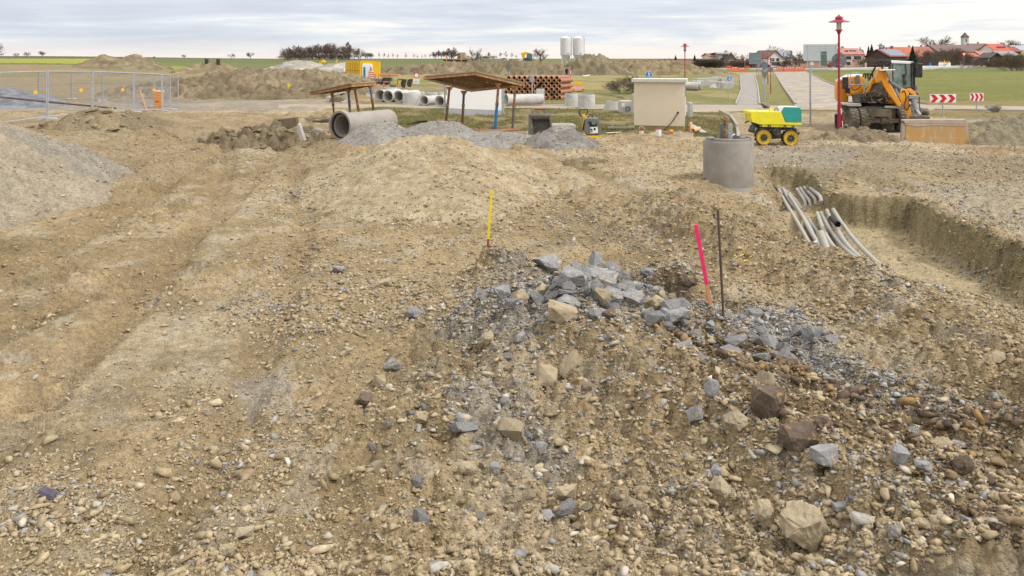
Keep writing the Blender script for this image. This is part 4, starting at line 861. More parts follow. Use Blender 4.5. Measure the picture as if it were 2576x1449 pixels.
ring(Z2, 1790, 1860, 645, 715, 'concrete ring behind the square-looking ring'); ring(Z2, 1865, 1990, 655, 722, 'wide concrete ring behind the lying pipe left of the white board'); ring(Z2, 1985, 2060, 650, 718, 'concrete ring touching the left edge of the white board')
ring(Z2, 1440, 1585, 618, 665, 'low concrete ring behind the three socketed pipes')
def cone(Z, pts, label, Y=None):
    (x0, yb), (x1, _), (x2, yt), (x3, _) = pts; a0, b0 = Z(x0, yb); a1, _ = Z(x1, yb); Y = P((a0 + a1) / 2, b0).y; R = (a1 - a0) * Y / F / 2; a2, t2 = Z(x2, yt); a3, _ = Z(x3, yt); r = (a3 - a2) * Y / F / 2
    c = A((a0 + a1) / 2, b0, Y + R); g = gz(c.x, c.y); h = (b0 - t2) * Y / F; off = ((a2 + a3) / 2 - (a0 + a1) / 2) * Y / F; n = 36; b = MB(); vs = []
    for rr_, z, o_ in ((R, 0, 0), (R, .08, 0), (r, h * .88, off), (r, h, off), (r * .85, h, off), (r * .85, h * .85, off), (R * .85, .05, 0)):
        vs += [Vector((c.x + o_ + rr_ * math.cos(2 * math.pi * k / n), c.y + rr_ * math.sin(2 * math.pi * k / n), g - .04 + z)) for k in range(n)]
    b.add(vs, [(j * n + k, j * n + (k + 1) % n, (j + 1) * n + (k + 1) % n, (j + 1) * n + k) for j in range(6) for k in range(n)])
    return tag(b.build('concrete_cone', CONC2, smooth=True, org=(c.x, c.y, g)), label, 'concrete cone', 'concrete manhole parts stored on site')
cone(Z3, [(1232, 840), (1412, 840), (1270, 742), (1412, 742)], 'slanted concrete cone between the rings and the holed concrete base')
cone(Z2, [(1748, 793), (1860, 793), (1790, 706), (1850, 706)], 'small slanted concrete cone right of the square-looking ring')
cone(Z4b, [(528, 690), (672, 690), (575, 628), (635, 628)], 'trapezoid concrete cone before the blocks behind the substation')
def cblock(Z, x0, x1, y0, y1, d, label, rz=0, m=CONC2, name='concrete_block', cat='concrete block', holes=()):
    a0, b0 = Z(x0, y1); a1, _ = Z(x1, y1); _, t = Z(x0, y0); Y = P((a0 + a1) / 2, b0).y; w_ = (a1 - a0) * Y / F; h = (b0 - t) * Y / F; c = A((a0 + a1) / 2, b0, Y); g = min(c.z, gz(c.x, c.y)) - .04
    o = W(name, (c.x, c.y, g), label, cat, 'concrete manhole parts stored on site')
    MB().box((c.x, c.y + d / 2, g + h / 2), (w_, d, h), rz).build('body', m, o, bevel=.02)
    if h > .3 and name == 'concrete_block': MB().box((c.x, c.y + d / 2, g + h + .012), (w_ * .86, d * .86, .03), rz).build('top_lip', m, o, bevel=.008)
    for hx, hy, r in holes:
        p_ = V(Z, hx, hy, Y - .006 - abs(w_ / 2 * math.sin(rz))); MB().lathe([(r, -.03), (r, .02), (r * .78, .02), (r * .78, -.03)], p_, (0, 1, 0), n=24).build('pipe_opening', BLACK, o, smooth=True)
        MB().cyl(p_ + Vector((0, .012, 0)), p_ + Vector((0, .02, 0)), r * .8, n=24).build('opening_floor', SGREY, o)
    return o
o = cblock(Z3, 1410, 1540, 745, 872, .9, 'grey concrete base with a round hole and a white paper note', holes=((1488, 830, .14),))
Yq = P(*Z3(1475, 872)).y - .004; MB().prism([V(Z3, x, y_, Yq) for x, y_ in ((1424, 770), (1456, 770), (1456, 808), (1424, 808))], (0, -.004, 0)).build('paper_note', WHI, o)
cblock(Z3, 1540, 1595, 672, 884, .5, 'tall narrow concrete slab left behind the beige substation', name='concrete_slab', cat='concrete slab')
cblock(Z3, 1572, 1590, 662, 880, .4, 'second narrow slab edge behind the tall slab', name='concrete_slab', cat='concrete slab')
cblock(Zs, 1360, 1442, 505, 855, .5, 'tall narrow concrete slab right behind the beige substation', name='concrete_slab', cat='concrete slab')
cblock(Z3, 566, 648, 617, 786, .32, 'upright pale grey cabinet before the clay pipe stack', m=mat('cabinet_grey', (.50, .52, .50), (.46, .48, .46), 3, .6), name='cabinet', cat='cabinet')
cblock(Z3, 716, 962, 985, 1075, .9, 'long low concrete block right of the excavator bucket', m=CONC)
for x0, x1, y0, y1, lb in ((325, 465, 600, 676, 'pale block nearest the two long pipes'), (376, 520, 572, 670, 'darker block behind the pale block near the pipes'), (495, 640, 606, 668, 'block left behind the trapezoid cone'), (515, 650, 568, 610, 'rear block in the middle of the row'),
                            (640, 745, 612, 690, 'block right behind the trapezoid cone'), (685, 830, 618, 700, 'wide pale block with a small hole beside the blue sign'), (570, 690, 553, 590, 'rearmost block of the row'), (680, 790, 568, 612, 'rear block left of the blue sign'), (770, 842, 572, 640, 'rear right block behind the blue sign')):
    cblock(Z4b, x0, x1, y0, y1, 1.0, 'concrete ' + lb, holes=((695, 668, .05),) if 'small hole' in lb else ())
# --- clay pipe stack: every pipe is a thing
pa = P(*Z3(560, 738)); cY = pa.y; k_ = cY / F; proto = None; r_ = .205; dirp = Vector((.50, 1, 0)).normalized(); rr = random.Random(3)
gx0 = A(*Z3(262, 735), cY).x; g = gz(pa.x, pa.y) - .02; ncol = 11; pitch = (A(*Z3(800, 735), cY).x - gx0) / (ncol - 1)
def clay(parent=None):
    o = W('clay_pipe', (0, 0, 0), 'x', 'clay pipe')
    MB().lathe([(.165, 0), (.165, 2.3), (.13, 2.3), (.13, 0)], (0, 0, 0), dirp, n=18).build('barrel', CLAY, o, smooth=True)
    MB().lathe([(.175, -.012), (.175, .10), (.125, .10), (.125, -.012)], (0, 0, 0), dirp, n=18).build('rim', CLAYR, o, smooth=True); return o
proto = clay(); first = True
for row in range(8):
    for c_ in range(ncol):
        if (row + c_) % 2 and True: pass
        x = gx0 + pitch * (c_ + .5 * (row % 2)); 
        if row % 2 and c_ == ncol - 1: continue
        if rr.random() < .16 and row not in (0,) and c_ not in (0, ncol - 1): continue
        o = proto if first else copy_tree(proto); first = False
        z = g + .17 + row * .213; o.location = (x, cY + rr.uniform(-.06, .06), z)
        o['label'] = 'reddish clay pipe in the stack behind the grey cabinet, %s' % ('bottom layers' if row < 3 else 'middle layers' if row < 6 else 'top layers'); o['group'] = 'stacked clay pipes, ' + ('bottom layers' if row < 3 else 'middle layers' if row < 6 else 'top layers')
for y_ in (.3, 1.7):
    timber((gx0 - .2, cY + y_, g), (gx0 + pitch * ncol, cY + y_, g), .12, .08, 'squared_timber', OLDW, 'bearer timber under the clay pipe stack', group='bearers under the clay pipes')
# --- white board with its grey posts
Yb = P(*Z2b(1240, 1215)).y; bl = W('site_board', A(*Z2b(1240, 1215), Yb), 'blank white site board with grey lower band between two galvanised posts', 'board')
pr(Z2b, [(700, 622), (1755, 615), (1755, 1105), (735, 1062), (715, 1062)], Yb, .06).build('white_panel', mat('board_white', (.90, .90, .90), (.87, .87, .88), 2, .55, spots=(.70, .69, .70), spot_t=.7), bl)
pr(Z2b, [(735, 1063), (1756, 1106), (1757, 1222), (728, 1192)], Yb - .01, .08).build('lower_band', mat('board_grey', (.46, .46, .49), (.42, .42, .45), 2, .6), bl)
for x, y0 in ((660, 612), (1775, 612)):
    b = MB().cyl(V(Z2b, x, 1215, Yb + .1), V(Z2b, x, y0, Yb + .1), .045, n=10)
    if x > 1000: b.cyl(V(Z2b, x + 22, 1200, Yb + .15), V(Z2b, x + 22, y0, Yb + .15), .03, n=8)
    b.build('post', GALV, bl)
MB().box(V(Z2b, 1790, 1215, Yb + .1) + Vector((0, 0, -.03)), (.6, .25, .12)).build('foot', CONC, bl)
# --- trench shoring plates on props
def canopy(name, label, corners, th, props, plates=()):
    o = W(name, A(*props[0][1]), label, 'shoring plate')
    C_ = [A(x, y, Y) for x, y, Y in corners]; n_ = (C_[1] - C_[0]).cross(C_[2] - C_[0]).normalized(); n_ = n_ if n_.z > 0 else -n_
    MB().prism(C_, n_ * th * .45).build('plate', mat(name + '_ochre', (.215, .135, .055), (.15, .095, .045), 2.0, .85, bump=.5, bs=20, spots=(.34, .26, .15), spot_t=.60), o)
    MB().prism([c + n_ * (th * .45 + .003) for c in C_], n_ * .03).build('dirt_crust', mat(name + '_dirt', (.36, .29, .19), (.29, .225, .14), 3, .95, bump=.6, bs=20), o)
    m_ = DOR
    for i in range(4):
        a, c = C_[i], C_[(i + 1) % 4]; s = (c - a); inn = n_.cross(s).normalized(); mid = (C_[0] + C_[1] + C_[2] + C_[3]) / 4
        if (mid - a).dot(inn) < 0: inn = -inn
        q = a + inn * .004 - n_ * .10; MB().prism([q, q + inn * .07, q + inn * .07 + n_ * (.095), q + n_ * .095], s * .99).build('edge_beam', m_, o, bevel=.005)
    for k_ in (.33, .66):
        a = C_[0].lerp(C_[1], k_); c = C_[3].lerp(C_[2], k_); MB().prism([a - n_ * .07, a + (C_[1] - C_[0]).normalized() * .08 - n_ * .07, a + (C_[1] - C_[0]).normalized() * .08 - n_ * .005, a - n_ * .005], c - a).build('rib', RUST, o)
    for (tx, ty, tY), (fx, fy, fY), m1, m2, sp_ in props_full(props):
        t = A(tx, ty, tY); f = A(fx, fy, fY); pr_ = MB().tube([t, t.lerp(f, sp_)], .055, 12).build('prop', m1, o, smooth=True)
        MB().tube([t.lerp(f, sp_ - .01), f], .062 if m2 is not RUST else .05, 12).build('lower_tube', m2, pr_, smooth=True)
        MB().cyl(t.lerp(f, sp_ - .03), t.lerp(f, sp_ + .03), .075, n=12).build('collar', RUST, pr_)
        d = (t - f).normalized(); MB().lathe([(.17, .02), (.06, -.16), (.05, -.16), (.10, .02)], t, d, n=4).build('bracket', m_, pr_)
        MB().box(f + Vector((0, 0, .0)), (.24, .24, .04)).build('foot_plate', RUST, pr_)
    return o
def props_full(p): return p
DOR = mat('dull_orange_steel', (.36, .16, .06), (.24, .12, .06), 3, .7, spots=(.36, .27, .16), spot_t=.52)
BLUE = mat('blue_prop_paint', (.03, .17, .42), (.025, .12, .33), 4, .5, spots=(.25, .15, .09), spot_t=.62); DBL = mat('blue_grey_prop', (.10, .14, .18), (.13, .10, .08), 4, .6, spots=(.26, .14, .08), spot_t=.55); BRP = mat('brown_prop', (.11, .055, .035), (.15, .075, .045), 4, .75, spots=(.3, .22, .16), spot_t=.62)
canopy('shoring_canopy', 'larger rusty steel shoring plate propped on four struts before the white board', [(1067, 195, 38.0), (1196, 184, 34.6), (1320, 213, 33.9), (1187, 227, 36.0)], .12,
       [((1131, 220, 36.9), (1121, 317, 36.9), BRP, BRP, .45), ((1167, 230, 36.1), (1163, 323, 36.1), mat('navy_prop', (.03, .05, .20), (.05, .06, .18), 4, .5), BRP, .38), ((1254, 211, 34.3), (1245, 333, 34.3), RUST, BLUE, .42), ((1296, 219, 34.0), (1289, 334, 34.2), RUST, DBL, .42)])
canopy('shoring_canopy', 'smaller orange shoring plate propped on four struts behind the big pipe', [(779, 235, 40.5), (884, 214, 38.6), (946, 210, 40.2), (850, 229, 42.4)], .12,
       [((835, 232, 40.8), (841, 298, 40.8), mat('pinkish_prop', (.33, .22, .19), (.28, .17, .13), 4, .7), RUST, .5), ((876, 226, 40.2), (882, 300, 40.2), BLUE, DBL, .4), ((892, 222, 39.3), (907, 305, 39.3), BRP, BRP, .5), ((931, 216, 40.0), (943, 300, 40.0), BLUE, BRP, .4)])
q = P(1210, 340); o = W('base_plate', q, 'flat rusty steel base plates and timber under the larger canopy', 'steel plate')
for a, c, h_, m_ in (((1130, 336), (1205, 343), .10, OLDW), ((1205, 340), (1310, 334), .12, RUST), ((1235, 347), (1330, 342), .08, OLDW)):
    p_, s_ = P(*a, .05), P(*c, .05); MB().prism([p_, p_ + Vector((0, .9, 0)), p_ + Vector((0, .9, -h_)), p_ + Vector((0, 0, -h_))], s_ - p_).build('plank', m_, o, bevel=.006)
# --- excavator bucket standing open towards us
def bucket_small():
    Y = P(1361, 350).y; o = W('excavator_bucket', P(1361, 350), 'grey steel excavator bucket standing open beside the dark gravel heap', 'excavator bucket'); k = Y / F
    BK = mat('bucket_steel', (.115, .11, .10), (.16, .145, .12), 3, .6, metal=.3, bump=.3, bs=30, spots=(.27, .22, .16), spot_t=.55)
    def v(x, y, d=0): return V(Z3, x, y, Y + d)
    inner = MB().poly([v(520, 910, .38), v(700, 910, .38), v(715, 1105, .30), v(530, 1115, .30)]).poly([v(530, 1115, .3), v(715, 1105, .3), v(735, 1108, -.25), v(500, 1140, -.25)])
    inner.poly([v(520, 912, .4), v(700, 912, .4), v(703, 893, -.02), v(500, 893, -.02)]); b_ = inner.build('back_plate', BK, o); sol = b_.modifiers.new('s', 'SOLIDIFY'); sol.thickness = .03
    MB().prism([v(492, 885), v(512, 890), v(545, 1120, -.2), v(508, 1142, -.25), v(488, 1085, -.1)], (0, .5, 0)).build('side_plate', BK, o, bevel=.006)
    MB().prism([v(692, 890), v(708, 885), v(738, 1105, -.25), v(718, 1108, -.2)], (0, .5, 0)).build('side_plate', BK, o, bevel=.006)
    MB().cyl(v(496, 905, .12), v(705, 905, .12), .13, n=18).build('top_roll', BK, o, smooth=True)
    for x in (528, 668): MB().prism([v(x - 12, 900, .1), v(x + 12, 900, .1), v(x + 8, 820, .2), v(x - 10, 820, .2)], (0, .07, 0)).build('lug', BK, o, bevel=.006)
    MB().cyl(v(512, 832, .24), v(690, 832, .24), .042, n=12).build('pin', RUST, o)
    MB().prism([v(505, 1130, -.3), v(735, 1100, -.3), v(737, 1112, -.3), v(507, 1144, -.3)], (0, .06, 0)).build('cutting_edge', DARK, o)
bucket_small()
# --- plate compactor
def compactor():
    Y = P(1490, 352).y; o = W('plate_compactor', P(1490, 352), 'yellow and grey plate compactor with upright tow handle', 'plate compactor')
    def v(x, y, d=0): return V(Z3b, x, y, Y + d)
    GR = mat('compactor_grey', (.13, .135, .145), (.17, .165, .16), 4, .45, spots=(.24, .21, .17), spot_t=.58); YP = mat('compactor_yellow', (.78, .52, .02), (.70, .46, .02), 4, .5, spots=(.35, .27, .14), spot_t=.6)
    MB().prism([v(672, 1262), v(940, 1282), v(936, 1312), v(720, 1300)], (0, .55, 0)).build('base_plate', DARK, o, bevel=.01)
    MB().prism([v(672, 1235), v(905, 1232), v(905, 1285), v(690, 1262)], (0, .5, 0)).build('yellow_base', YP, o, bevel=.012)
    hd = MB().prism([v(650, 1010), v(668, 955), v(860, 955), v(885, 985), v(918, 1180), v(905, 1222), v(672, 1222), v(640, 1140)], (0, .45, 0)).build('hood', GR, o, bevel=.03)
    MB().prism([v(705, 1012, -.012), v(835, 1008, -.012), v(855, 1085, -.012), v(735, 1090, -.012)], (0, .02, 0)).build('dark_opening', BLACK, hd)
    MB().cyl(v(795, 1025, -.05), v(795, 1025, .1), .085, n=20).build('air_filter', SGREY, hd)
    MB().prism([v(738, 1098, -.014), v(858, 1094, -.014), v(864, 1190, -.014), v(745, 1198, -.014)], (0, .02, 0)).build('white_cover', WHI, hd)
    for x, y_, w_, h_ in ((742, 1122, 32, 26), (795, 1108, 30, 42), (750, 1155, 26, 22)): MB().prism([v(x, y_, -.019), v(x + w_, y_, -.019), v(x + w_, y_ + h_, -.019), v(x, y_ + h_, -.019)], (0, .008, 0)).build('slot', BLACK, hd)
    MB().prism([v(652, 1040, .1), v(690, 1040, .1), v(690, 1215, .1), v(640, 1215, .1)], (0, .3, 0)).build('yellow_side', YP, o, bevel=.01)
    MB().tube([v(625, 1150, .15), v(630, 1060, .12), v(655, 960, .1), v(640, 905, .08)], .045, 10).build('draw_bar', YP, o, smooth=True)
    MB().prism([v(612, 895), v(650, 888), v(672, 930), v(640, 945), v(618, 930)], (0, .12, 0)).build('handle_head', YP, o, bevel=.012)
    MB().tube(catmull([v(612, 930, .05), v(572, 905, .05), v(562, 840, .05), v(590, 818, .05), v(685, 816, .05), v(697, 835, .05), v(690, 880, .05), v(655, 905, .05)], 5), .02, 8).build('handle', BLACK, o, smooth=True)
    MB().tube(catmull([v(700, 950, .2), v(735, 900, .2), v(768, 905, .2), v(785, 950, .2)], 6), .016, 6).build('lifting_hoop', BLACK, o)
    MB().tube([v(618, 1150, .05), v(640, 1040, .05), v(660, 980, .05)], .03, 8).build('hose', BLACK, o)
compactor()
# --- beige substation
def substation():
    Yf = P(*Zs(1000, 1225)).y; c = A(*Zs(770, 1200), Yf); g = gz(c.x, c.y) - .03; w_ = (1310 - 210) / 9.0 * Yf / F; d = 1.3; rz = math.radians(-14.5)
    o = empty('substation', (c.x, c.y + .75, g), 'small beige rendered substation with flat weathered roof slab', 'substation', None, rz)
    h = 2.02; BE = mat('beige_render', (.68, .60, .47), (.65, .57, .44), 1.2, .9, bump=.6, bs=70, spots=(.52, .44, .29), spot_t=.70, spot_s=3)
    wv = w_ / math.cos(rz) * .99
    body = MB().box((0, 0, .22 + (h - .22) / 2), (wv, d, h - .22)).build('wall', BE, o, bevel=.008)
    MB().box((0, 0, .08), (wv - .03, d - .03, .30)).build('plinth', mat('mossy_plinth', (.25, .20, .07), (.30, .235, .12), 3, .9, spots=(.36, .30, .2), spot_t=.6), o)
    MB().box((0, 0, h + .075), (wv + .20, d + .22, .145)).build('roof', mat('weathered_roof_slab', (.58, .58, .53), (.50, .50, .45), 4, .85, bump=.3, bs=30, spots=(.42, .29, .02), spot_t=.63, spot_s=2.2), o, bevel=.012)
    MB().cyl((wv / 2 - .25, -d / 2 - .02, .78), (wv / 2 - .25, -d / 2 + .02, .78), .045, n=16).build('cable_gland', BLACK, body)
    MB().tube(catmull([(wv / 2 - .25, -d / 2 - .015, .78), (wv / 2 - .42, -d / 2 - .05, .50), (wv / 2 - .62, -d / 2 - .07, .24), (wv / 2 - .82, -d / 2 - .12, .05)], 6), .016, 8).build('black_cable', BLACK, body)
    MB().cyl((-wv / 2 + .18, -d / 2 - .006, h - .15), (-wv / 2 + .18, -d / 2 + .006, h - .15), .012, n=8).build('bolt', BLACK, body)
    dr = MB().box((wv / 2 + .012, 0, 1.1), (.024, d - .16, 1.7)).build('door', mat('door_grey', (.55, .55, .56), (.48, .48, .5), 3, .6), o)
    for z0, n_ in ((1.45, 8), (.28, 6)):
        for k in range(n_): MB().box((wv / 2 + .027, 0, z0 + k * .06), (.012, d - .3, .03)).build('louvre', BLACK, dr)
substation()
def bucket_obj(x, y, r, h, m, label, name='bucket'):
    q = P(x, y); o = W(name, q, label, 'bucket'); b = MB().lathe([(r * .85, 0), (r, h), (r * .94, h), (r * .8, .02), (0.001, .02), (0.001, 0)], q, (0, 0, 1), n=20, closed=False); b.build('tub', m, o, smooth=True)
    MB().lathe([(r * 1.03, h - .02), (r * 1.03, h + .015), (r * .95, h + .015), (r * .95, h - .02)], q, n=20).build('rim', RST if m is WHI else m, o); return o
bucket_obj(*Zs(660, 1335), .115, .28, WHI, 'white plastic bucket with red rim before the substation')
q = P(*Zs(270, 1262)); o = bucket_obj(*Zs(268, 1270), .10, .12, WHI, 'low white tub with hoop handle at the left corner of the substation', 'tub'); MB().tube([q + Vector((-.1, 0, .1)), q + Vector((-.07, .02, .19)), q + Vector((0, .03, .23)), q + Vector((.08, .03, .2)), q + Vector((.14, .02, .1))], .008, 6).build('hoop', WHI, o)
OPL = mat('orange_plastic', (.78, .27, .03), (.70, .24, .03), 5, .45); PPL = mat('peach_plastic', (.75, .42, .26), (.70, .38, .22), 5, .5)
def short_pipe(p, q_, r, m, label, name='plastic_pipe'): 
    p, q_ = Vector(p), Vector(q_); b = MB().lathe([(r, 0), (r, (q_ - p).length), (r * .9, (q_ - p).length), (r * .9, 0)], p, q_ - p, n=18); return tag(b.build(name, m, smooth=True), label, 'plastic pipe')
short_pipe(P(*Zs(905, 1265), .10), P(*Zs(990, 1265), .10), .085, OPL, 'short bright orange pipe socket at the foot of the substation')
short_pipe(P(*Zs(1420, 1230), .02), P(*Zs(1420, 1230), .42) + Vector((-.05, .1, 0)), .075, PPL, 'upright peach pipe end right of the substation')
short_pipe(P(*Zs(1440, 1235), .10), P(*Zs(1580, 1215), .16), .085, PPL, 'lying peach pipe end right of the substation')
timber(P(*Zs(240, 1262), .06), P(*Zs(900, 1272), .06), .12, .10, 'squared_timber', OLDW, 'weathered timber lying along the foot of the substation')
timber(P(*Zs(1400, 1100), .12), P(*Zs(1690, 1215), .05), .28, .03, 'board', mat('pale_blue_board', (.42, .47, .46), (.36, .4, .4), 5, .8), 'pale blue-grey board leaning right of the substation', 'board')
timber(P(*Z3b(1020, 1140), .08), P(*Z3b(1540, 1160), .10), .12, .07, 'concrete_post', CONC2, 'long grey concrete post lying left of the substation', 'post')
timber(P(*Z3b(1000, 1212), .03), P(*Z3b(1225, 1212), .05), .28, .02, 'board', mat('cream_board', (.56, .50, .40), (.5, .44, .33), 5, .8), 'flat cream board on the soil right of the plate compactor', 'board')
timber(P(*Z3b(815, 585), .15), P(*Z3b(1270, 640), .15), .10, .08, 'beam', OLDW, 'long weathered beam lying on the verge right of the rings', 'beam')
timber(P(*Z3b(1165, 650), .12), P(*Z3b(1290, 655), .12), .10, .08, 'beam', OLDW, 'short beam end beside the long weathered beam', 'beam')
short_pipe(P(*Z3b(355, 515), .12), P(*Z3b(640, 520), .12), .15, OPL, 'long orange plastic pipe behind the striped beacons')
# --- striped beacons
def stripes(o, x, y, z0, w_, h, n=5, rz=0, d=.03, flip=1):
    """white plate with slanting red bars, standing at (x, y)"""
    MB().box((x, y, z0 + h / 2), (w_, d, h), rz).build('panel', WHI, o)
    c, s = math.cos(rz), math.sin(rz)
    def q(a, z): return Vector((x + a * c + (d / 2 + .003) * s, y + a * s - (d / 2 + .003) * c, z0 + z))
    st = h / n
    for i in range(n):
        z = i * st; a = -w_ / 2 * .96; e = w_ / 2 * .96; r1, r2 = (z + st * .45, z) if flip > 0 else (z, z + st * .45)
        pts = [q(a, min(h, r1)), q(e, min(h, r2)), q(e, min(h, r2 + st * .5)), q(a, min(h, r1 + st * .5))]
        if (pts[0] - pts[3]).length < .005: continue
        MB().poly(pts).build('red_stripe', SRED, o)
def beacon(x, y, g, label, w_=.25, h=1.0, group=None, rz=0, lampc=None):
    o = empty('warning_beacon', (x, y, g), label, 'warning beacon', group, rz)
    MB().box((0, 0, .04), (.45, .28, .08)).build('foot', BLACK, o, bevel=.01); stripes(o, 0, 0, .1, w_, h)
    if lampc: MB().box((0, 0, h + .17), (.14, .09, .12)).build('lamp_base', lampc, o, bevel=.01); MB().cyl((0, -.05, h + .30), (0, .05, h + .30), .09, n=16).build('lamp', lampc, o, smooth=True)
    return o
LY = mat('lamp_yellow', (.85, .48, .0), (.80, .42, .0), 5, .35)
for x, n_ in ((1578, 'left'), (1640, 'right')):
    q = P(*Z1b(x, 548)); beacon(q.x, q.y, q.z - .03, n_ + ' red and white beacon with orange lamp before the white toilet cabin', .44, 1.25, 'beacons by the toilet cabin', 0, LY)
for i in range(5):
    a, b_ = Z3b(497 + i * 23, 535); q = P(a, b_); q.y = P(*Z3b(560, 540)).y + i * .1; g = gz(q.x, q.y)
    beacon(A(a, 0, q.y).x, q.y, g, 'beacon with yellow lamp leaning in the row of five behind the upright rings', .13, .55, 'row of five beacons', .2, LY)
# --- trench roller
def roller():
    Y = P(1950, 366).y; k = Y / F; o = W('trench_roller', P(1950, 366), 'yellow trench roller with teal engine hood and four padfoot drums', 'trench roller')
    def v(x, y, d=0): return V(Zr, x, y, Y + d)
    def pz(name, pts, d0, d, m, par=o, bev=.012): return MB().prism([v(x, y, d0) for x, y in pts], (0, d, 0)).build(name, m, par, bevel=bev)
    bd = pz('body', [(285, 330), (520, 318), (1205, 325), (1330, 650), (1825, 660), (1828, 725), (545, 705), (430, 665), (325, 630), (290, 500)], .0, .82, YEL)
    pz('lower_body', [(548, 700), (1660, 735), (1640, 795), (560, 780)], .03, .76, YEL, bd)
    pz('front_lip', [(235, 305), (540, 300), (290, 335), (285, 420), (228, 410)], .04, .7, YEL, bd)
    MB().box(v(885, 290, .4) , (.10, .12, .12)).cyl(v(885, 280, .4), v(885, 205, .4), .045, n=14).build('beacon_lamp', YEL, bd)
    hd = pz('engine_hood', [(1215, 325), (1300, 178), (1760, 183), (1825, 265), (1828, 655), (1330, 645)], .06, .70, TEAL, o, .02)
    pz('hood_panel', [(1262, 425), (1680, 425), (1680, 640), (1345, 640)], .045, .02, TEAL, hd, .004)
    pz('hood_rim', [(1235, 195), (1280, 165), (1740, 178), (1760, 190), (1310, 186), (1205, 330), (1190, 325)], .10, .5, WHI, hd)
    MB().tube(catmull([v(1005, 305, .4), v(1010, 240, .4), v(1060, 212, .4), v(1105, 240, .4), v(1100, 300, .4)], 5), .012, 6).build('hoop', BLACK, bd)
    for x in (580, 850, 1320, 1568):
        y_ = 752 + (x - 580) * .035; MB().cyl(v(x, y_, -.03), v(x, y_, .03), .05, n=14).build('rubber_mount', BLACK, bd); MB().cyl(v(x, y_, -.035), v(x, y_, -.03), .014, n=8).build('bolt', WHI, bd)
    fr_ = pz('drum_frame', [(345, 920), (430, 745), (540, 805), (1280, 830), (1700, 835), (1770, 965), (1730, 1040), (1640, 900), (1200, 880), (1200, 1130), (930, 1150), (900, 900), (560, 850), (460, 920), (450, 990), (360, 970)], .08, .6, DARK)
    for x, y_ in ((435, 845), (1690, 900)): MB().box(v(x, y_, .06), (.045, .03, .11), 0, ('Y', .4 if x < 900 else -.4)).build('frame_slot', CONC, fr_)
    MB().cyl(v(1065, 930, .0), v(1065, 930, .5), .145, n=24).build('drive_cover', DARK, fr_, smooth=True)
    pz('centre_joint', [(930, 1020), (1200, 1040), (1230, 1120), (930, 1150)], .1, .5, BLACK)
    YD = mat('drum_yellow', (.60, .43, .02), (.50, .33, .04), 4, .5, spots=(.36, .25, .11), spot_t=.58); YR = mat('drum_rim_orange', (.50, .24, .05), (.42, .22, .08), 5, .6)
    for cx, cy in ((685, 1095), (1500, 1120)):
        for d0, s in ((.0, 1), (.50, -1)):
            r = .235 * 1.0 * (227 / 12.0 * k) / .235; c = v(cx, cy, d0)
            dr = MB().cyl(c, c + Vector((0, .34, 0)), r * .93, n=36).build('drum', TYRE, o, smooth=True)
            b = MB()
            for i in range(14):
                for j in range(3):
                    a = 2 * math.pi * (i + .5 * (j % 2)) / 14; b.box(c + Vector((math.cos(a) * r * .95, .06 + .11 * j, math.sin(a) * r * .95)), (.05, .06, .05), 0, ('Y', -a))
            b.build('pads', TYRE, dr)
            if d0 == 0:
                f = MB().lathe([(r, -.01), (r, .05), (r * .9, .05), (r * .86, .015), (.0001, .015), (.0001, -.004), (r * .84, -.004), (r * .9, -.012)], c, (0, 1, 0), n=40, closed=False).build('drum_face', YD, dr, smooth=True)
                MB().lathe([(r * 1.0, -.016), (r * 1.0, .03), (r * .93, .03), (r * .93, -.016)], c, (0, 1, 0), n=40).build('rim', YR, dr, smooth=True)
                MB().cyl(c + Vector((0, -.03, 0)), c + Vector((0, .02, 0)), r * .42, n=20).build('hub', DARK, dr)
                b = MB()
                for i in range(8): a = 2 * math.pi * i / 8; b.cyl(c + Vector((math.cos(a) * r * .51, -.02, math.sin(a) * r * .51)), c + Vector((math.cos(a) * r * .51, .0, math.sin(a) * r * .51)), .018, n=6)
                b.build('bolt_ring', DARK, dr)
    MB().tube([v(300, 560, .35), v(240, 600, .35), v(105, 645, .35)], .022, 8).tube([v(240, 600, .35), v(110, 660, .3)], .018, 6).build('tow_hook', DARK, o)
    pz('front_bracket', [(400, 665), (540, 700), (540, 790), (440, 740)], .1, .5, DARK)
roller()
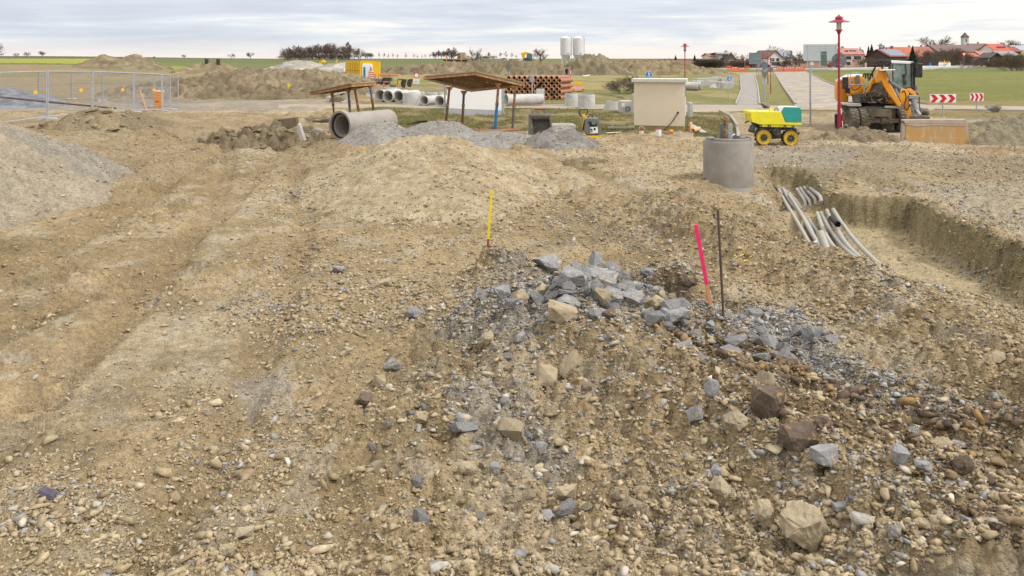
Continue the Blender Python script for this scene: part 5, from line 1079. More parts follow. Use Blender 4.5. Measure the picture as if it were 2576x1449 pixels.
# ------------------------------------------------------------------ wheeled excavator
def excavator():
    q = P(2200, 332); Yf = 33.6; o = W('wheeled_excavator', (A(2210, 330, Yf).x, Yf + 1, gz(q.x, q.y)), 'orange wheeled excavator with white cab roof and folded boom', 'excavator')
    def v(x, y, Y=Yf): return V(Z5, x, y, Y)
    def pz(name, pts, Y, d, m, par=o, bev=.015, smooth=False): return MB().prism([v(x, y, Y) for x, y in pts], (d * .36, d, 0)).build(name, m, par, bevel=bev)
    MUD = mat('muddy_steel', (.10, .088, .07), (.17, .14, .105), 3, .85, bump=.5, bs=18, spots=(.25, .2, .14), spot_t=.56)
    gnd = v(0, 1200).z; TYR2 = mat('muddy_tyre', (.10, .092, .08), (.15, .13, .10), 4, .9, bump=.4, spots=(.24, .2, .14), spot_t=.56)
    ch = pz('chassis', [(550, 845), (985, 850), (985, 1010), (900, 1060), (560, 1060)], Yf + .45, 3.6, MUD)
    pz('deck', [(205, 790), (490, 800), (500, 838), (330, 838), (215, 815)], Yf + .3, 1.2, CONC, ch); pz('mud_guard', [(215, 815), (330, 838), (330, 880), (225, 890)], Yf + .5, .8, MUD, ch); pz('deck', [(832, 835), (1045, 835), (1040, 868), (830, 865)], Yf + .3, 1.2, CONC, ch)
    fp = pz('front_plate', [(600, 875), (930, 885), (925, 1010), (880, 1008), (870, 990), (690, 985), (670, 1005), (640, 985)], Yf + .02, .14, MUD, ch)
    pz('axle', [(535, 1010), (1040, 1020), (1035, 1075), (535, 1075)], Yf + .2, .3, MUD, ch)
    MB().cyl(v(760, 1020, Yf + .3), v(860, 1020, Yf + .3), .22, n=16).build('axle_hub', MUD, ch); MB().box(v(790, 1120, Yf + .9), (.5, 1.2, .3)).build('gearbox', DARK, ch)
    pz('side_box', [(120, 960), (250, 930), (255, 1120), (120, 1135)], Yf + 1.8, .7, DARK, ch)
    def wheel(cx, Y, w_):
        r = .50; c = v(cx, 1033, Y + r); c.z = gnd + r * .97; w2 = w_ / 2
        pf = [(.26, -w2 * .9), (.40, -w2), (.47, -w2 * .92), (.50, -w2 * .6), (.50, w2 * .6), (.47, w2 * .92), (.40, w2), (.26, w2 * .9)]
        t = MB().lathe(pf, c, (1, 0, 0), n=40).build('wheel', TYR2, o, smooth=True)
        b = MB()
        for i in range(22):
            a = 2 * math.pi * i / 22
            for s, da in ((-1, 0), (1, .14)): b.box(c + Vector((s * w2 * .48, math.cos(a + da) * .497, math.sin(a + da) * .497)), (w2 * .95, .075, .04), 0, ('X', a + da - math.pi / 2))
        b.build('tread', TYR2, t)
        MB().lathe([(.25, -w2 * .7), (.27, -w2 * .85), (.27, w2 * .85), (.25, w2 * .7), (.02, w2 * .3), (.02, -w2 * .3)], c, (1, 0, 0), n=24).build('rim', MUD, t, smooth=True)
    for Y in (Yf, Yf + 2.75):
        for cx in (350, 483, 1050, 1170): wheel(cx, Y, .34)
    MB().cyl(v(675, 862, Yf + 1.6), v(675, 790, Yf + 1.6), .85, n=36).build('slew_ring', BLACK, o, smooth=True)
    # upper carriage turned so that engine is left and boom comes towards us
    up = pz('upper_frame', [(490, 700), (860, 700), (1060, 745), (1060, 800), (490, 790)], Yf + .7, 2.3, DARK)
    pz('front_beam', [(850, 742), (1010, 750), (1010, 802), (845, 795)], Yf + .6, .25, EXO, up)
    cw = pz('counterweight', [(145, 478), (185, 462), (300, 430), (320, 450), (310, 775), (140, 765), (138, 600)], Yf + 1.5, 2.0, EXO, o, .05)
    eh = pz('engine_cover', [(300, 440), (330, 412), (500, 402), (545, 440), (520, 700), (440, 665), (350, 690), (305, 690)], Yf + 1.15, 1.7, EXO, o, .04)
    pz('top_cover', [(165, 462), (300, 395), (520, 385), (545, 405), (330, 430), (200, 470)], Yf + 1.4, 1.5, WHI, eh, .02)
    pz('grille', [(415, 392), (470, 388), (485, 520), (425, 520)], Yf + 1.08, .08, SGREY, eh, .01)
    pz('tool_box', [(400, 660), (545, 655), (545, 790), (385, 785), (382, 690)], Yf + .75, .9, MUD, o, .02)
    for x0 in (520, 555, 590, 625): MB().tube(catmull([v(x0, 440, Yf + 1.2), v(x0 + 5, 385, Yf + 1.2), v(x0 + 30, 372, Yf + 1.2), v(x0 + 35, 430, Yf + 1.2)], 4), .03, 7).build('hose_bundle', BLACK, eh)
    MB().box(v(265, 505, Yf + 1.0), (.22, .14, .52)).build('mirror', BLACK, o, bevel=.02); MB().box(v(298, 612, Yf + 1.0), (.2, .12, .2)).build('side_lamp', BLACK, o, bevel=.02)
    MB().tube([v(290, 640, Yf + 1), v(360, 665, Yf + .9), v(365, 700, Yf + .9)], .02, 6).build('lamp_arm', BLACK, o)
    rl = MB().tube([v(300, 690, Yf + 1.0), v(305, 370, Yf + 1.0)], .02, 8).tube([v(340, 600, Yf + .9), v(345, 375, Yf + .9), v(365, 362, Yf + .9), v(470, 362, Yf + .9), v(480, 385, Yf + .9)], .018, 6).tube([v(350, 527, Yf + .85), v(540, 527, Yf + .85)], .022, 6).tube([v(500, 450, Yf + .85), v(545, 500, Yf + .85), v(540, 790, Yf + .85)], .022, 6)
    rl.build('handrail', GALV, o)
    MB().tube(catmull([v(355, 480, Yf + .95), v(345, 560, Yf + .9), v(400, 605, Yf + .9), v(470, 570, Yf + .9), v(490, 530, Yf + .9)], 6), .022, 7).build('side_hose', BLACK, o)
    # hydraulic tangle round the boom foot
    b = MB(); rr = random.Random(4)
    for i in range(26):
        a = (rr.uniform(570, 860), rr.uniform(530, 780)); c = (a[0] + rr.uniform(-130, 130), a[1] + rr.uniform(-90, 110)); m_ = ((a[0] + c[0]) / 2 + rr.uniform(-40, 40), (a[1] + c[1]) / 2 + rr.uniform(20, 60)); Yr = Yf + rr.uniform(.35, .8)
        cl = lambda p: (min(max(p[0], 560), 870), min(max(p[1], 520), 785))
        b.tube(catmull([v(*cl(a), Yr), v(*cl(m_), Yr - .1), v(*cl(c), Yr)], 4), .025, 6)
    b.build('hydraulic_hoses', MUD, up); pz('boom_foot', [(620, 520), (800, 480), (870, 600), (880, 790), (560, 790), (590, 640)], Yf + .9, .8, MUD, up)
    bm_ = pz('boom', [(715, 380), (745, 285), (775, 280), (850, 360), (905, 500), (1000, 690), (1065, 800), (1050, 850), (1010, 830), (880, 660), (810, 540), (780, 470), (700, 505), (690, 440)], Yf + .25, .38, EXO, o, .03)
    pz('boom_link', [(560, 650), (585, 560), (690, 400), (740, 400), (730, 500), (660, 520), (600, 640)], Yf + .62, .35, EXO, bm_, .03)
    pz('cover_plate', [(745, 312), (980, 308), (985, 322), (770, 330)], Yf + .1, .45, WHI, bm_, .008)
    MB().cyl(v(895, 480, Yf + .1), v(1075, 600, Yf - .6), .075, n=16).build('boom_cylinder', SGREY, bm_, smooth=True); MB().cyl(v(1000, 550, Yf - .3), v(1090, 610, Yf - .7), .045, n=12).build('piston_rod', GALV, bm_, smooth=True)
    for k in range(5): MB().tube(catmull([v(770 + k * 6, 300 + k * 6, Yf + .2), v(840 + k * 12, 330 + k * 10, Yf + .1), v(890 + k * 10, 440 + k * 8, Yf), v(960 + k * 10, 580, Yf - .2), v(1040 + k * 8, 720, Yf - .6)], 5), .017, 6).build('boom_hose', (BLACK, GALV)[k % 2], bm_)
    for k in range(7):
        x = 915 + k * 24; y_ = 500 + k * 38; MB().cyl(v(x - 14, y_, Yf + .05 - k * .08), v(x + 18, y_ - 8, Yf + .05 - k * .08), .035, n=8).build('hose_clamp', GALV, bm_)
    for k in range(4): MB().tube(catmull([v(770 + k * 8, 300, Yf + .5), v(800 + k * 25, 200, Yf + .5), v(850 + k * 22, 180, Yf + .5), v(890 + k * 8, 240, Yf + .5), v(885 + k * 8, 300, Yf + .5)], 5), .022, 7).build('hose_arc', (BLACK, DARK)[k % 2], bm_)
    MB().tube(catmull([v(600, 470, Yf + .6), v(640, 380, Yf + .6), v(700, 270, Yf + .5), v(740, 190, Yf + .5), v(790, 190, Yf + .5), v(800, 290, Yf + .5)], 6), .04, 8).build('black_hose', BLACK, bm_, smooth=True)
    st = pz('stick', [(1050, 640), (1062, 600), (1095, 583), (1140, 592), (1175, 650), (1178, 790), (1225, 1010), (1205, 1030), (1165, 1025), (1125, 900), (1075, 800), (1045, 720)], 31.6, .16, EXO, o, .02)
    pz('stick_plate', [(1140, 600), (1160, 583), (1210, 585), (1270, 640), (1285, 690), (1270, 700), (1190, 650)], 31.95, .16, EXO, st, .02)
    MB().box(v(1230, 688, 31.6), (.38, .3, .05)).cyl(v(1180, 715, 31.5), v(1285, 715, 31.5), .04, n=10).build('cross_pin', GALV, st)
    MB().cyl(v(1225, 730, 31.6), v(1290, 900, 31.0), .09, n=16).build('bucket_cylinder', SGREY, st, smooth=True); MB().cyl(v(1285, 885, 31.0), v(1345, 965, 30.7), .05, n=12).build('piston', GALV, st, smooth=True)
    MB().tube(catmull([v(1075, 640, 31.5), v(1110, 620, 31.4), v(1135, 720, 31.4), v(1105, 830, 31.4), v(1150, 890, 31.4), v(1190, 810, 31.4)], 6), .022, 7).build('stick_hose', BLACK, st); MB().tube(catmull([v(1280, 640, 31.8), v(1320, 700, 31.7), v(1325, 830, 31.5), v(1340, 900, 31.2)], 6), .022, 7).build('stick_hose', BLACK, st)
    pz('coupler', [(1200, 985), (1260, 960), (1370, 970), (1480, 990), (1480, 1040), (1195, 1040)], 30.6, .4, MUD, st, .02)
    _cab(o, v, pz, Yf)
def _cab(o, v, pz, Yf):
    fr = pz('cab', [(938, 232), (1252, 228), (1258, 560), (1230, 760), (1085, 760), (1000, 600), (945, 480)], Yf + 1.0, 1.5, GLASS, o, .03)
    pz('cab_roof', [(915, 225), (925, 195), (960, 180), (1225, 196), (1258, 212), (1255, 240), (1235, 236), (930, 222)], Yf + .95, 1.6, WHI, fr, .03)
    for pts in ([(1238, 236), (1262, 236), (1268, 600), (1240, 600)], [(930, 226), (946, 226), (958, 500), (944, 490)], [(1120, 232), (1130, 232), (1150, 380), (1140, 390)], [(945, 480), (1015, 585), (1255, 560), (1250, 590), (1095, 770), (1080, 745), (1000, 610)], [(1205, 236), (1215, 236), (1225, 560), (1210, 560)]):
        pz('cab_pillar', pts, Yf + .965, .05, BLACK, fr, .004)
    pz('cab_base', [(1085, 590), (1255, 560), (1258, 760), (1095, 765)], Yf + .96, 1.5, BLACK, fr, .01)
    pz('seat', [(1080, 380), (1125, 370), (1140, 520), (1095, 540)], Yf + .985, .01, DARK, fr, 0)
    MB().box(v(1235, 226, Yf + .93), (.14, .06, .12)).build('work_lamp', BLACK, fr); MB().cyl(v(985, 208, Yf + 1.5), v(985, 178, Yf + 1.5), .05, n=10).build('roof_lamp', BLACK, fr)
    MB().box(v(1312, 325, Yf + .8), (.30, .14, .60)).build('mirror', BLACK, o, bevel=.03); MB().tube([v(1262, 330, Yf + 1), v(1300, 330, Yf + .85)], .018, 6).tube([v(1258, 500, Yf + 1), v(1265, 270, Yf + .95)], .015, 6).build('mirror_arm', BLACK, o)
    # wide rusty bucket
    RB = mat('rusty_blade', (.46, .26, .09), (.40, .28, .15), 2.2, .85, bump=.2, bs=40, spots=(.44, .34, .22), spot_t=.52, spot_s=2.2, streak=(3, 3, .6))
    DB = mat('dusty_blade', (.42, .35, .29), (.36, .29, .24), 3, .85, spots=(.40, .25, .12), spot_t=.6)
    Yb = 29.4; w_ = pz('grading_bucket', [(1135, 1100), (1990, 1115), (2020, 1290), (2020, 1385), (1135, 1372), (1128, 1280)], Yb, .05, RB, o, .006)
    pz('top_edge', [(1088, 1032), (1990, 1026), (2010, 1062), (1990, 1092), (1120, 1078)], Yb - .02, .35, DB, w_, .01)
    pz('dust_band', [(1122, 1079), (1995, 1093), (2000, 1118), (1500, 1112), (1300, 1128), (1132, 1102)], Yb - .014, .05, DB, w_, .004)
    pz('cutting_edge', [(1128, 1278), (2030, 1292), (2040, 1388), (1132, 1375)], Yb - .03, .04, RB, w_, .004)
    pz('side_cheek', [(1085, 1080), (1128, 1100), (1138, 1370), (1060, 1350)], Yb + .01, .4, DB, w_, .01); pz('side_cheek', [(1985, 1100), (2020, 1120), (2035, 1380), (2000, 1370)], Yb + .06, .75, DB, w_, .01)
    pz('bucket_floor', [(1090, 1040), (1990, 1040), (1990, 1060), (1090, 1060)], Yb + .35, .6, DB, w_, .01)
excavator()
# ------------------------------------------------------------------ lamps and signs
def lamp(x, y, H_, label, g=None):
    g = gz(x, y) - .04 if g is None else g; k = H_ / 4.9; o = empty('street_lamp', (x, y, g), label, 'street lamp', 'red street lamps')
    def c(z0, z1, r0, r1, nm, m, n=14, par=o): return MB().cyl((0, 0, z0 * k), (0, 0, z1 * k), r0 * k, r1 * k, n).build(nm, m, par, smooth=True)
    c(-.2, 1.3, .062, .062, 'lower_pole', REDP); c(1.3, 4.12, .045, .042, 'pole', REDP); c(4.10, 4.24, .05, .10, 'collar', REDP); h = c(4.24, 4.29, .14, .14, 'tray', REDP)
    c(4.29, 4.60, .085, .10, 'glass', LAMPG); c(4.29, 4.6, .02, .02, 'lamp_core', DARK)
    for i in range(4): a = i * math.pi / 2 + .4; MB().cyl((math.cos(a) * .12 * k, math.sin(a) * .12 * k, 4.28 * k), (math.cos(a) * .12 * k, math.sin(a) * .12 * k, 4.62 * k), .009 * k, n=5).build('rod', REDP, o)
    MB().lathe([(.41 * k, 4.59 * k), (.40 * k, 4.61 * k), (.15 * k, 4.70 * k), (.145 * k, 4.76 * k), (.17 * k, 4.77 * k), (.04 * k, 4.86 * k), (.02 * k, 4.90 * k), (.001, 4.90 * k), (.001, 4.62 * k), (.14 * k, 4.66 * k)], n=28, closed=True).build('hat', REDP, o, smooth=True)
    return o
l1 = P(2110.5, 339); lamp(l1.x, l1.y, EYE + 111 * l1.y / F - l1.z + .04, 'tall red street lamp in front of the excavator', l1.z - .04)
def lampat(xD, yfoot, ytop, label):
    Y = P(xD, yfoot).y; x = (xD - CX) * Y / F; g = gz(x, Y); lamp(x, Y, EYE - (ytop - HY) * Y / F - g, label)
lampat(1723, 246, 107.5, 'red street lamp rising behind the beige substation')
lampat(1939, 237, 144, 'short looking red street lamp nearest the road on the grass strip'); lampat(1931.5, 211, 131, 'red street lamp just left of the nearest one on the grass strip'); lampat(1919, 194, 129, 'thin red street lamp beside the dark sign back, left of the road'); lampat(1971, 181, 133, 'far red street lamp behind the orange barriers'); lampat(1903, 186, 150, 'far thin red lamp post left of the grey sign post')
def disc(o, x, z, r, mats, y=0, sq=None):
    for i, (nm, k, m) in enumerate(mats): MB().cyl((x, y - .012 - .004 * i, z), (x, y + .004 - .0005 * i, z), r * k, n=32).build(nm, m, o)
def post(o, h, r=.03, m=None, lean=(0, 0)): MB().cyl((0, .03, -.15), (lean[0], .03 + lean[1], h), r, n=10).build('post', m or GALV, o, smooth=True)
def bluesign(xD, yc, yfoot, r, label, Y=None, lean=(0, 0)):
    Y = Y or P(xD, yfoot).y; x = (xD - CX) * Y / F; g = gz(x, Y); zc = EYE - (yc - HY) * Y / F - g; o = empty('path_sign', (x, Y, g), label, 'road sign', 'blue foot and cycle path signs')
    post(o, zc + r * .8, .025); disc(o, 0, zc, r, (('white_border', 1, WHI), ('blue_disc', .93, SBLUE)))
    b = MB(); y_ = -.024
    def pl(pts): b.prism([(px * r, y_, zc + pz_ * r) for px, pz_ in pts], (0, .004, 0))
    pl([(-.75, .02), (.75, .02), (.75, -.03), (-.75, -.03)])
    b.cyl((0, y_, zc + .74 * r), (0, y_ + .004, zc + .74 * r), .09 * r, n=12); pl([(-.14, .62), (.14, .62), (.2, .30), (.1, .30), (.16, .08), (.04, .08), (0, .28), (-.04, .08), (-.16, .08), (-.1, .32)])
    b.cyl((.30 * r, y_, zc + .42 * r), (.30 * r, y_ + .004, zc + .42 * r), .07 * r, n=10); pl([(.24, .34), (.36, .34), (.38, .08), (.22, .08)])
    b.build('pedestrian_symbol', WHI, o); b2 = MB()
    for cx in (-.32, .32):
        b2.lathe([(.24 * r, -.024), (.24 * r, -.020), (.18 * r, -.020), (.18 * r, -.024)], (cx * r, 0, zc - .50 * r), (0, 1, 0), n=20)
    for (a, c) in (((-.32, -.5), (-.1, -.2)), ((-.1, -.2), (.22, -.22)), ((.32, -.5), (.2, -.15)), ((-.1, -.2), (0, -.5)), ((0, -.5), (.22, -.22)), ((-.32, -.5), (0, -.5)), ((.12, -.12), (.28, -.12))):
        b2.tube([(a[0] * r, -.022, zc + a[1] * r), (c[0] * r, -.022, zc + c[1] * r)], .028 * r, 5)
    b2.build('cycle_symbol', WHI, o)
bluesign(1632, 189, 0, .30, 'blue round path sign above the substation roof, with red-brown bush behind', Y=66)
bluesign(1835, 198, 262, .185, 'blue round path sign on a bent post by the footpath', lean=(.1, 0))
# back of a round sign clamped to the tall lamp, chevron boards, posts
Yl = l1.y + .10; c = A(2111.6, 153, Yl); o = empty('round_sign', (c.x, c.y, c.z), 'large dark round sign back clamped to the tall red lamp', 'road sign')
MB().cyl((0, .02, 0), (0, .035, 0), .31, n=40).build('sign_back', SGREY, o); MB().box((0, -.02, .12), (.14, .08, .03)).box((0, -.02, -.18), (.14, .08, .03)).build('clamp', GALV, o)
def chevron(x0, x1, y0, y1, fx, fy, n, label, rz=0):
    Y = P(fx, fy).y; k = Y / F; w_ = (x1 - x0) * k; h = (y1 - y0) * k; x = ((x0 + x1) / 2 - CX) * k; g = gz(x, Y); zc = EYE - ((y0 + y1) / 2 - HY) * k - g
    o = empty('chevron_sign', (x, Y, g), label, 'chevron sign', 'red and white chevron boards', rz); post(o, zc + h * .3, .035)
    MB().box((0, 0, zc), (w_, .03, h)).build('board', WHI, o, bevel=.01)
    p_ = w_ * .985 / n; x_ = -w_ * .4925
    for i in range(n):
        a = x_ + i * p_; t = p_ * .52; q = p_ * .42; y_ = -.019; H2 = h * .46
        MB().add([(a, y_, zc + H2), (a + t, y_, zc + H2), (a + t + q, y_, zc), (a + t, y_, zc - H2), (a, y_, zc - H2), (a + q, y_, zc)], [(0, 1, 2, 5), (5, 2, 3, 4)]).build('red_chevron', SRED, o)
chevron(2339, 2405, 237.5, 259, 2370, 291, 3, 'larger red and white chevron board right of the excavator'); chevron(2440, 2474, 234.5, 255, 2454, 281, 3, 'smaller red and white chevron board near the right edge')
Y = P(2038, 316).y; x = (2039 - CX) * Y / F; o = empty('sign_post', (x, Y, gz(x, Y)), 'thin grey post with small plate left of the tall lamp', 'sign post'); post(o, (316 - 160) * Y / F, .04); MB().box((.05, -.03, (316 - 160) * Y / F - .05), (.22, .02, .14), .5).build('plate', CONC2, o)
def backsign(name, pts, Y, postx, yfoot_z, label, m=SGREY, th=.03, posts=None, extra=()):
    k = Y / F; cx = sum(p[0] for p in pts) / len(pts); x = (cx - CX) * k; g = gz(x, Y); o = W(name, (x, Y, g), label, 'road sign')
    MB().prism([A(a, b_, Y) for a, b_ in pts], (0, th, 0)).build('sign_back', m, o)
    for px in (posts or [postx]): MB().cyl(Vector((A(px, 0, Y).x, Y + th + .05, g - .2)), A(px, min(p[1] for p in pts) + 2, Y + th + .05), .04 if Y < 90 else .07, n=8).build('post', GALV, o)
    for (a0, b0, a1, b1) in extra: MB().prism([A(a0, b0, Y - .02), A(a1, b0, Y - .02), A(a1, b1, Y - .02), A(a0, b1, Y - .02)], (0, .015, 0)).build('rail', GALV, o)
    return o
BBK = mat('billboard_back', (.50, .53, .57), (.46, .49, .53), 1, .5, metal=.2)
backsign('billboard', [(2021.5, 112), (2106, 111.5), (2106, 153), (2021.5, 153)], 215, 0, 0, 'large pale back of a billboard behind the road junction', BBK, .15, [2031, 2045, 2062, 2078, 2092], [(2021.5, y_, 2106, y_ + .5) for y_ in (117, 123, 129, 135, 141, 147)] + [(x_, 112, x_ + .8, 168) for x_ in (2031, 2064, 2076, 2102)])
backsign('direction_sign', [(1884, 133), (1916, 133), (1916, 162), (1884, 162)], 127, 1908, 0, 'grey-green rectangular sign back left of the road', mat('sign_back_green', (.16, .21, .23), (.14, .19, .21), 2, .5), .04, [1908.5], [(1898, 148, 1916, 149)])
backsign('direction_sign', [(2065.5, 130), (2080, 130), (2080, 166), (2065.5, 166)], 180, 2072, 0, 'narrow dark green sign back before the billboard', mat('dark_green_back', (.11, .15, .14), (.10, .13, .125), 2, .5), .05, [2067, 2078], [(2065.5, 136, 2080, 137)])
backsign('yield_sign', [(1914.5, 181), (1933.5, 181), (1924, 199.5)], 58, 1924, 0, 'dark triangular sign back on a post before the road mouth', SGREY, .03, [1924]); 
backsign('square_sign', [(1918, 201), (1927, 199.5), (1931, 207), (1924, 215), (1917, 211)], 58.3, 1924, 0, 'small grey plate below the dark triangular sign', CONC2, .02, [1924])
backsign('round_sign', [(1939 + 6.2 * math.cos(t), 175.2 + 6.2 * math.sin(t)) for t in [i * math.pi / 8 for i in range(16)]], 78, 1939, 0, 'dark round sign back behind the short looking lamp', SGREY, .03, [1939])
backsign('octagonal_sign', [(1916, 166), (1919, 160), (1928, 160), (1931, 166), (1931, 170), (1928, 175), (1919, 175), (1916, 170)], 118, 1923, 0, 'dark octagonal sign back left of the road', SGREY, .04, [1923])
backsign('yield_sign', [(1273, 166.5), (1287, 166.5), (1280, 182)], 62, 1281, 0, 'dark triangular sign back above the clay pipe stack', SGREY, .03, [1281.5])
q = P(*Z3(530, 765)); backsign('round_sign', [(1207.5 + (522 + 26 * math.cos(t)) / 4, 67.1 + (528 + 36 * math.sin(t)) / 4) for t in [i * math.pi / 8 for i in range(16)]], q.y, 1339, 0, 'grey round sign back on a post in front of the clay pipe stack', mat('light_sign_back', (.36, .37, .39), (.3, .31, .33), 4, .5, metal=.3), .02, [1339])
q = P(*Z3b(420, 540)); o = W('roadwork_sign', q, 'red and white sign seen edge-on on a thin post beside the clay pipes', 'road sign'); MB().cyl(q, A(*Z3b(418, 130), q.y), .03, n=8).build('post', GALV, o)
MB().prism([A(*Z3b(x, y_), q.y - .05) for x, y_ in ((414, 150), (432, 165), (438, 260), (428, 285), (415, 250))], (0, .03, 0)).build('upper_sign', SRED, o); MB().prism([A(*Z3b(x, y_), q.y - .06) for x, y_ in ((418, 190), (430, 190), (430, 255), (419, 255))], (0, .01, 0)).build('white_field', WHI, o)
MB().prism([A(*Z3b(x, y_), q.y - .05) for x, y_ in ((414, 290), (432, 300), (438, 360), (424, 385), (414, 350))], (0, .03, 0)).build('lower_sign', mat('pinkish_sign', (.55, .35, .33), (.5, .3, .28), 4, .5), o)
# no-vehicles sign with text plate
Y = P(*Z1b(2475, 720)).y; x = A(*Z1b(2484, 700), Y).x; g = gz(x, Y); zc = A(*Z1b(2484, 430), Y).z - g; o = empty('no_vehicles_sign', (x, Y, g), 'round red ringed sign over a white text plate', 'road sign'); post(o, zc + .1, .03)
disc(o, 0, zc, .27, (('red_ring', 1, SRED), ('white_disc', .72, WHI)))
zp = A(*Z1b(2470, 543), Y).z - g; MB().box((-.02, -.005, zp), (.60, .02, .50)).build('text_plate', WHI, o)
def text(par, s, loc, size, m, rx=90):
    cu = bpy.data.curves.new('t', 'FONT'); cu.body = s; cu.size = size; cu.align_x = 'CENTER'; cu.extrude = .001; t = bpy.data.objects.new('t', cu); col.objects.link(t)
    bpy.context.view_layer.update(); me = bpy.data.meshes.new_from_object(t.evaluated_get(bpy.context.evaluated_depsgraph_get())); bpy.data.objects.remove(t)
    ob = bpy.data.objects.new('lettering', me); me.materials.clear(); me.materials.append(m); col.objects.link(ob); ob.parent = par; ob.location = loc; ob.rotation_euler = (math.radians(rx), 0, 0); return ob
for i, s in enumerate(('Landwirt-', 'schaftlicher', 'Verkehr frei')): text(o, s, (-.02, -.017, zp + .10 - i * .14), .105, BLACK)
def small_sign(xD, yD, Y, r, mats, label, yfoot=None, tri=False):
    k = Y / F; x = (xD - CX) * k; g = gz(x, Y); z = EYE - (yD - HY) * k - g; o = empty('road_sign', (x, Y, g), label, 'road sign'); post(o, z, .04)
    if tri:
        for i, (s, m) in enumerate(((1, SRED), (.62, WHI))): MB().prism([(-r * s, -.01 * i - .01, z + r * .7 * s), (r * s, -.01 * i - .01, z + r * .7 * s), (0, -.01 * i - .01, z - r * s)], (0, .01, 0)).build(('red_border', 'white_field')[i], m, o)
    else: disc(o, 0, z, r, mats)
    return o
small_sign(2300.5, 222.7, 45, .17, (('red_ring', 1, SRED), ('blue_disc', .78, SBLUE)), 'round red and blue no-stopping sign right of the excavator cab')
small_sign(2147.5, 153.5, 235, .38, (('violet_disc', 1, mat('violet_sign', (.22, .08, .42), (.2, .07, .38), 3, .5)),), 'small violet round sign before the hedge left of the cab'); small_sign(2340, 161.5, 240, .42, (('blue_disc', 1, SBLUE),), 'small blue round sign on the far road')
small_sign(2425, 137, 262, .8, None, 'white and red yield sign in the hedge on the far road', tri=True)
small_sign(1874, 150, 195, .3, (('red_ring', 1, SRED), ('white_disc', .7, WHI)), 'tiny round red and white sign left of the dark sign back')
# yellow and pink markers on the left
q = P(*Z2(492, 706)); o = W('marker_post', q, 'thin yellow marker post with flag-like head by the gravel track', 'marker post'); MB().cyl(q - Vector((0, 0, .1)), A(*Z2(486, 610), q.y), .035, n=8).build('post', YST, o); MB().prism([A(*Z2(x, y_), q.y - .03) for x, y_ in ((476, 585), (485, 572), (496, 590), (496, 612), (478, 612))], (0, .06, 0)).build('head', YST, o)
q = P(*Z2(461, 706)); tag(MB().cyl(q - Vector((0, 0, .1)), A(*Z2(461, 652), q.y), .05, n=8).build('marker_stake', PINK), 'short neon pink stake beside the yellow marker post', 'stake')
q = P(*Z3(696, 790)); tag(MB().cyl(q - Vector((0, 0, .1)), A(*Z3(696, 706), q.y), .025, n=8).build('marker_stake', OPL), 'thin orange stake before the clay pipe stack', 'stake')
q = P(*Z4(1045, 1135)); c = A(*Z4(1020, 862), q.y); o = W('ranging_rod', q, 'red and white ranging rod leaning beside the tall lamp', 'ranging rod')
for i in range(5): MB().cyl(q.lerp(c, i / 5), q.lerp(c, (i + 1) / 5), .018, n=8).build('red_band' if i % 2 == 0 else 'white_band', SRED if i % 2 == 0 else WHI, o)
# ------------------------------------------------------------------ containers, toilet, tank, trailer
def at_(Z, x, y): return P(*Z(x, y))
q0 = at_(Z1b, 1390, 528); Yc = q0.y; k = Yc / F; gC = gz(q0.x, q0.y) - .05; xc = q0.x; hC = (528 - 158) / 7.68 * k; yaw = math.radians(19)
e1 = Vector((math.cos(yaw), math.sin(yaw), 0)); wC = (A(*Z1b(1785, 500), Yc + .9).x - xc) / math.cos(yaw); e2 = Vector((-.50, 1, 0)).normalized()
for i, (a, d) in enumerate(((0, 2.45), (2.6, 2.45), (5.2, 2.45))):
    base = Vector((xc, Yc, gC)) + e2 * a; o = W('site_container', base, ('nearest', 'middle', 'farthest')[i] + ' of three yellow steel containers, ' + ('behind the toilet cabin', 'between the other two', 'next to the white liquid tank')[i], 'container', 'yellow site containers')
    MB().prism([base, base + e1 * wC, base + e1 * wC + Vector((0, 0, hC)), base + Vector((0, 0, hC))], e2 * d).build('wall', YEL2, o, bevel=.02)
    b = MB()
    for j in range(13):
        s = base + e1 * (wC * (.06 + .07 * j)) + Vector((0, 0, .15)) - e2 * .03; b.prism([s, s + e1 * .07, s + e1 * .07 + Vector((0, 0, hC - .3)), s + Vector((0, 0, hC - .3))], e2 * .028)
    b.build('corrugation', YEL2, o)
    for u0 in (.06, .53):
        s = base + e2 * (d * u0) - e1 * .05 + Vector((0, 0, .15)); dr = MB().prism([s, s + e2 * d * .42, s + e2 * d * .42 + Vector((0, 0, hC - .3)), s + Vector((0, 0, hC - .3))], e1 * .05).build('door', YEL2, o, bevel=.01)
        for z in (.25, .5, .75): MB().prism([s - e1 * .02 + Vector((0, 0, (hC - .3) * z)), s - e1 * .02 + e2 * d * .42 + Vector((0, 0, (hC - .3) * z)), s - e1 * .02 + e2 * d * .42 + Vector((0, 0, (hC - .3) * z + .05)), s - e1 * .02 + Vector((0, 0, (hC - .3) * z + .05))], e1 * .02).build('door_rib', DARK if z == .5 else YEL2, dr)
        MB().cyl(s - e1 * .05 + e2 * d * .36 + Vector((0, 0, .05)), s - e1 * .05 + e2 * d * .36 + Vector((0, 0, hC - .4)), .025, n=6).build('lock_bar', mat('lock_bar_%d' % (i * 2 + int(u0 > .3)), (.5, .32, .03), (.3, .2, .05), 4, .6), dr)
    for z in (0, hC): MB().cyl(base + Vector((0, 0, z)) - e1 * .0, base + e1 * wC + Vector((0, 0, z)), .05, n=6).cyl(base + Vector((0, 0, z)), base + e2 * d + Vector((0, 0, z)), .05, n=6).build('edge_rail', YEL2, o)
q = at_(Z1b, 1520, 528); Yt = q.y; g = gz(q.x, q.y) - .02; k = Yt / F; o = W('toilet_cabin', Vector((q.x, Yt, g)), 'white portable toilet cabin with blue corner panels', 'toilet cabin')
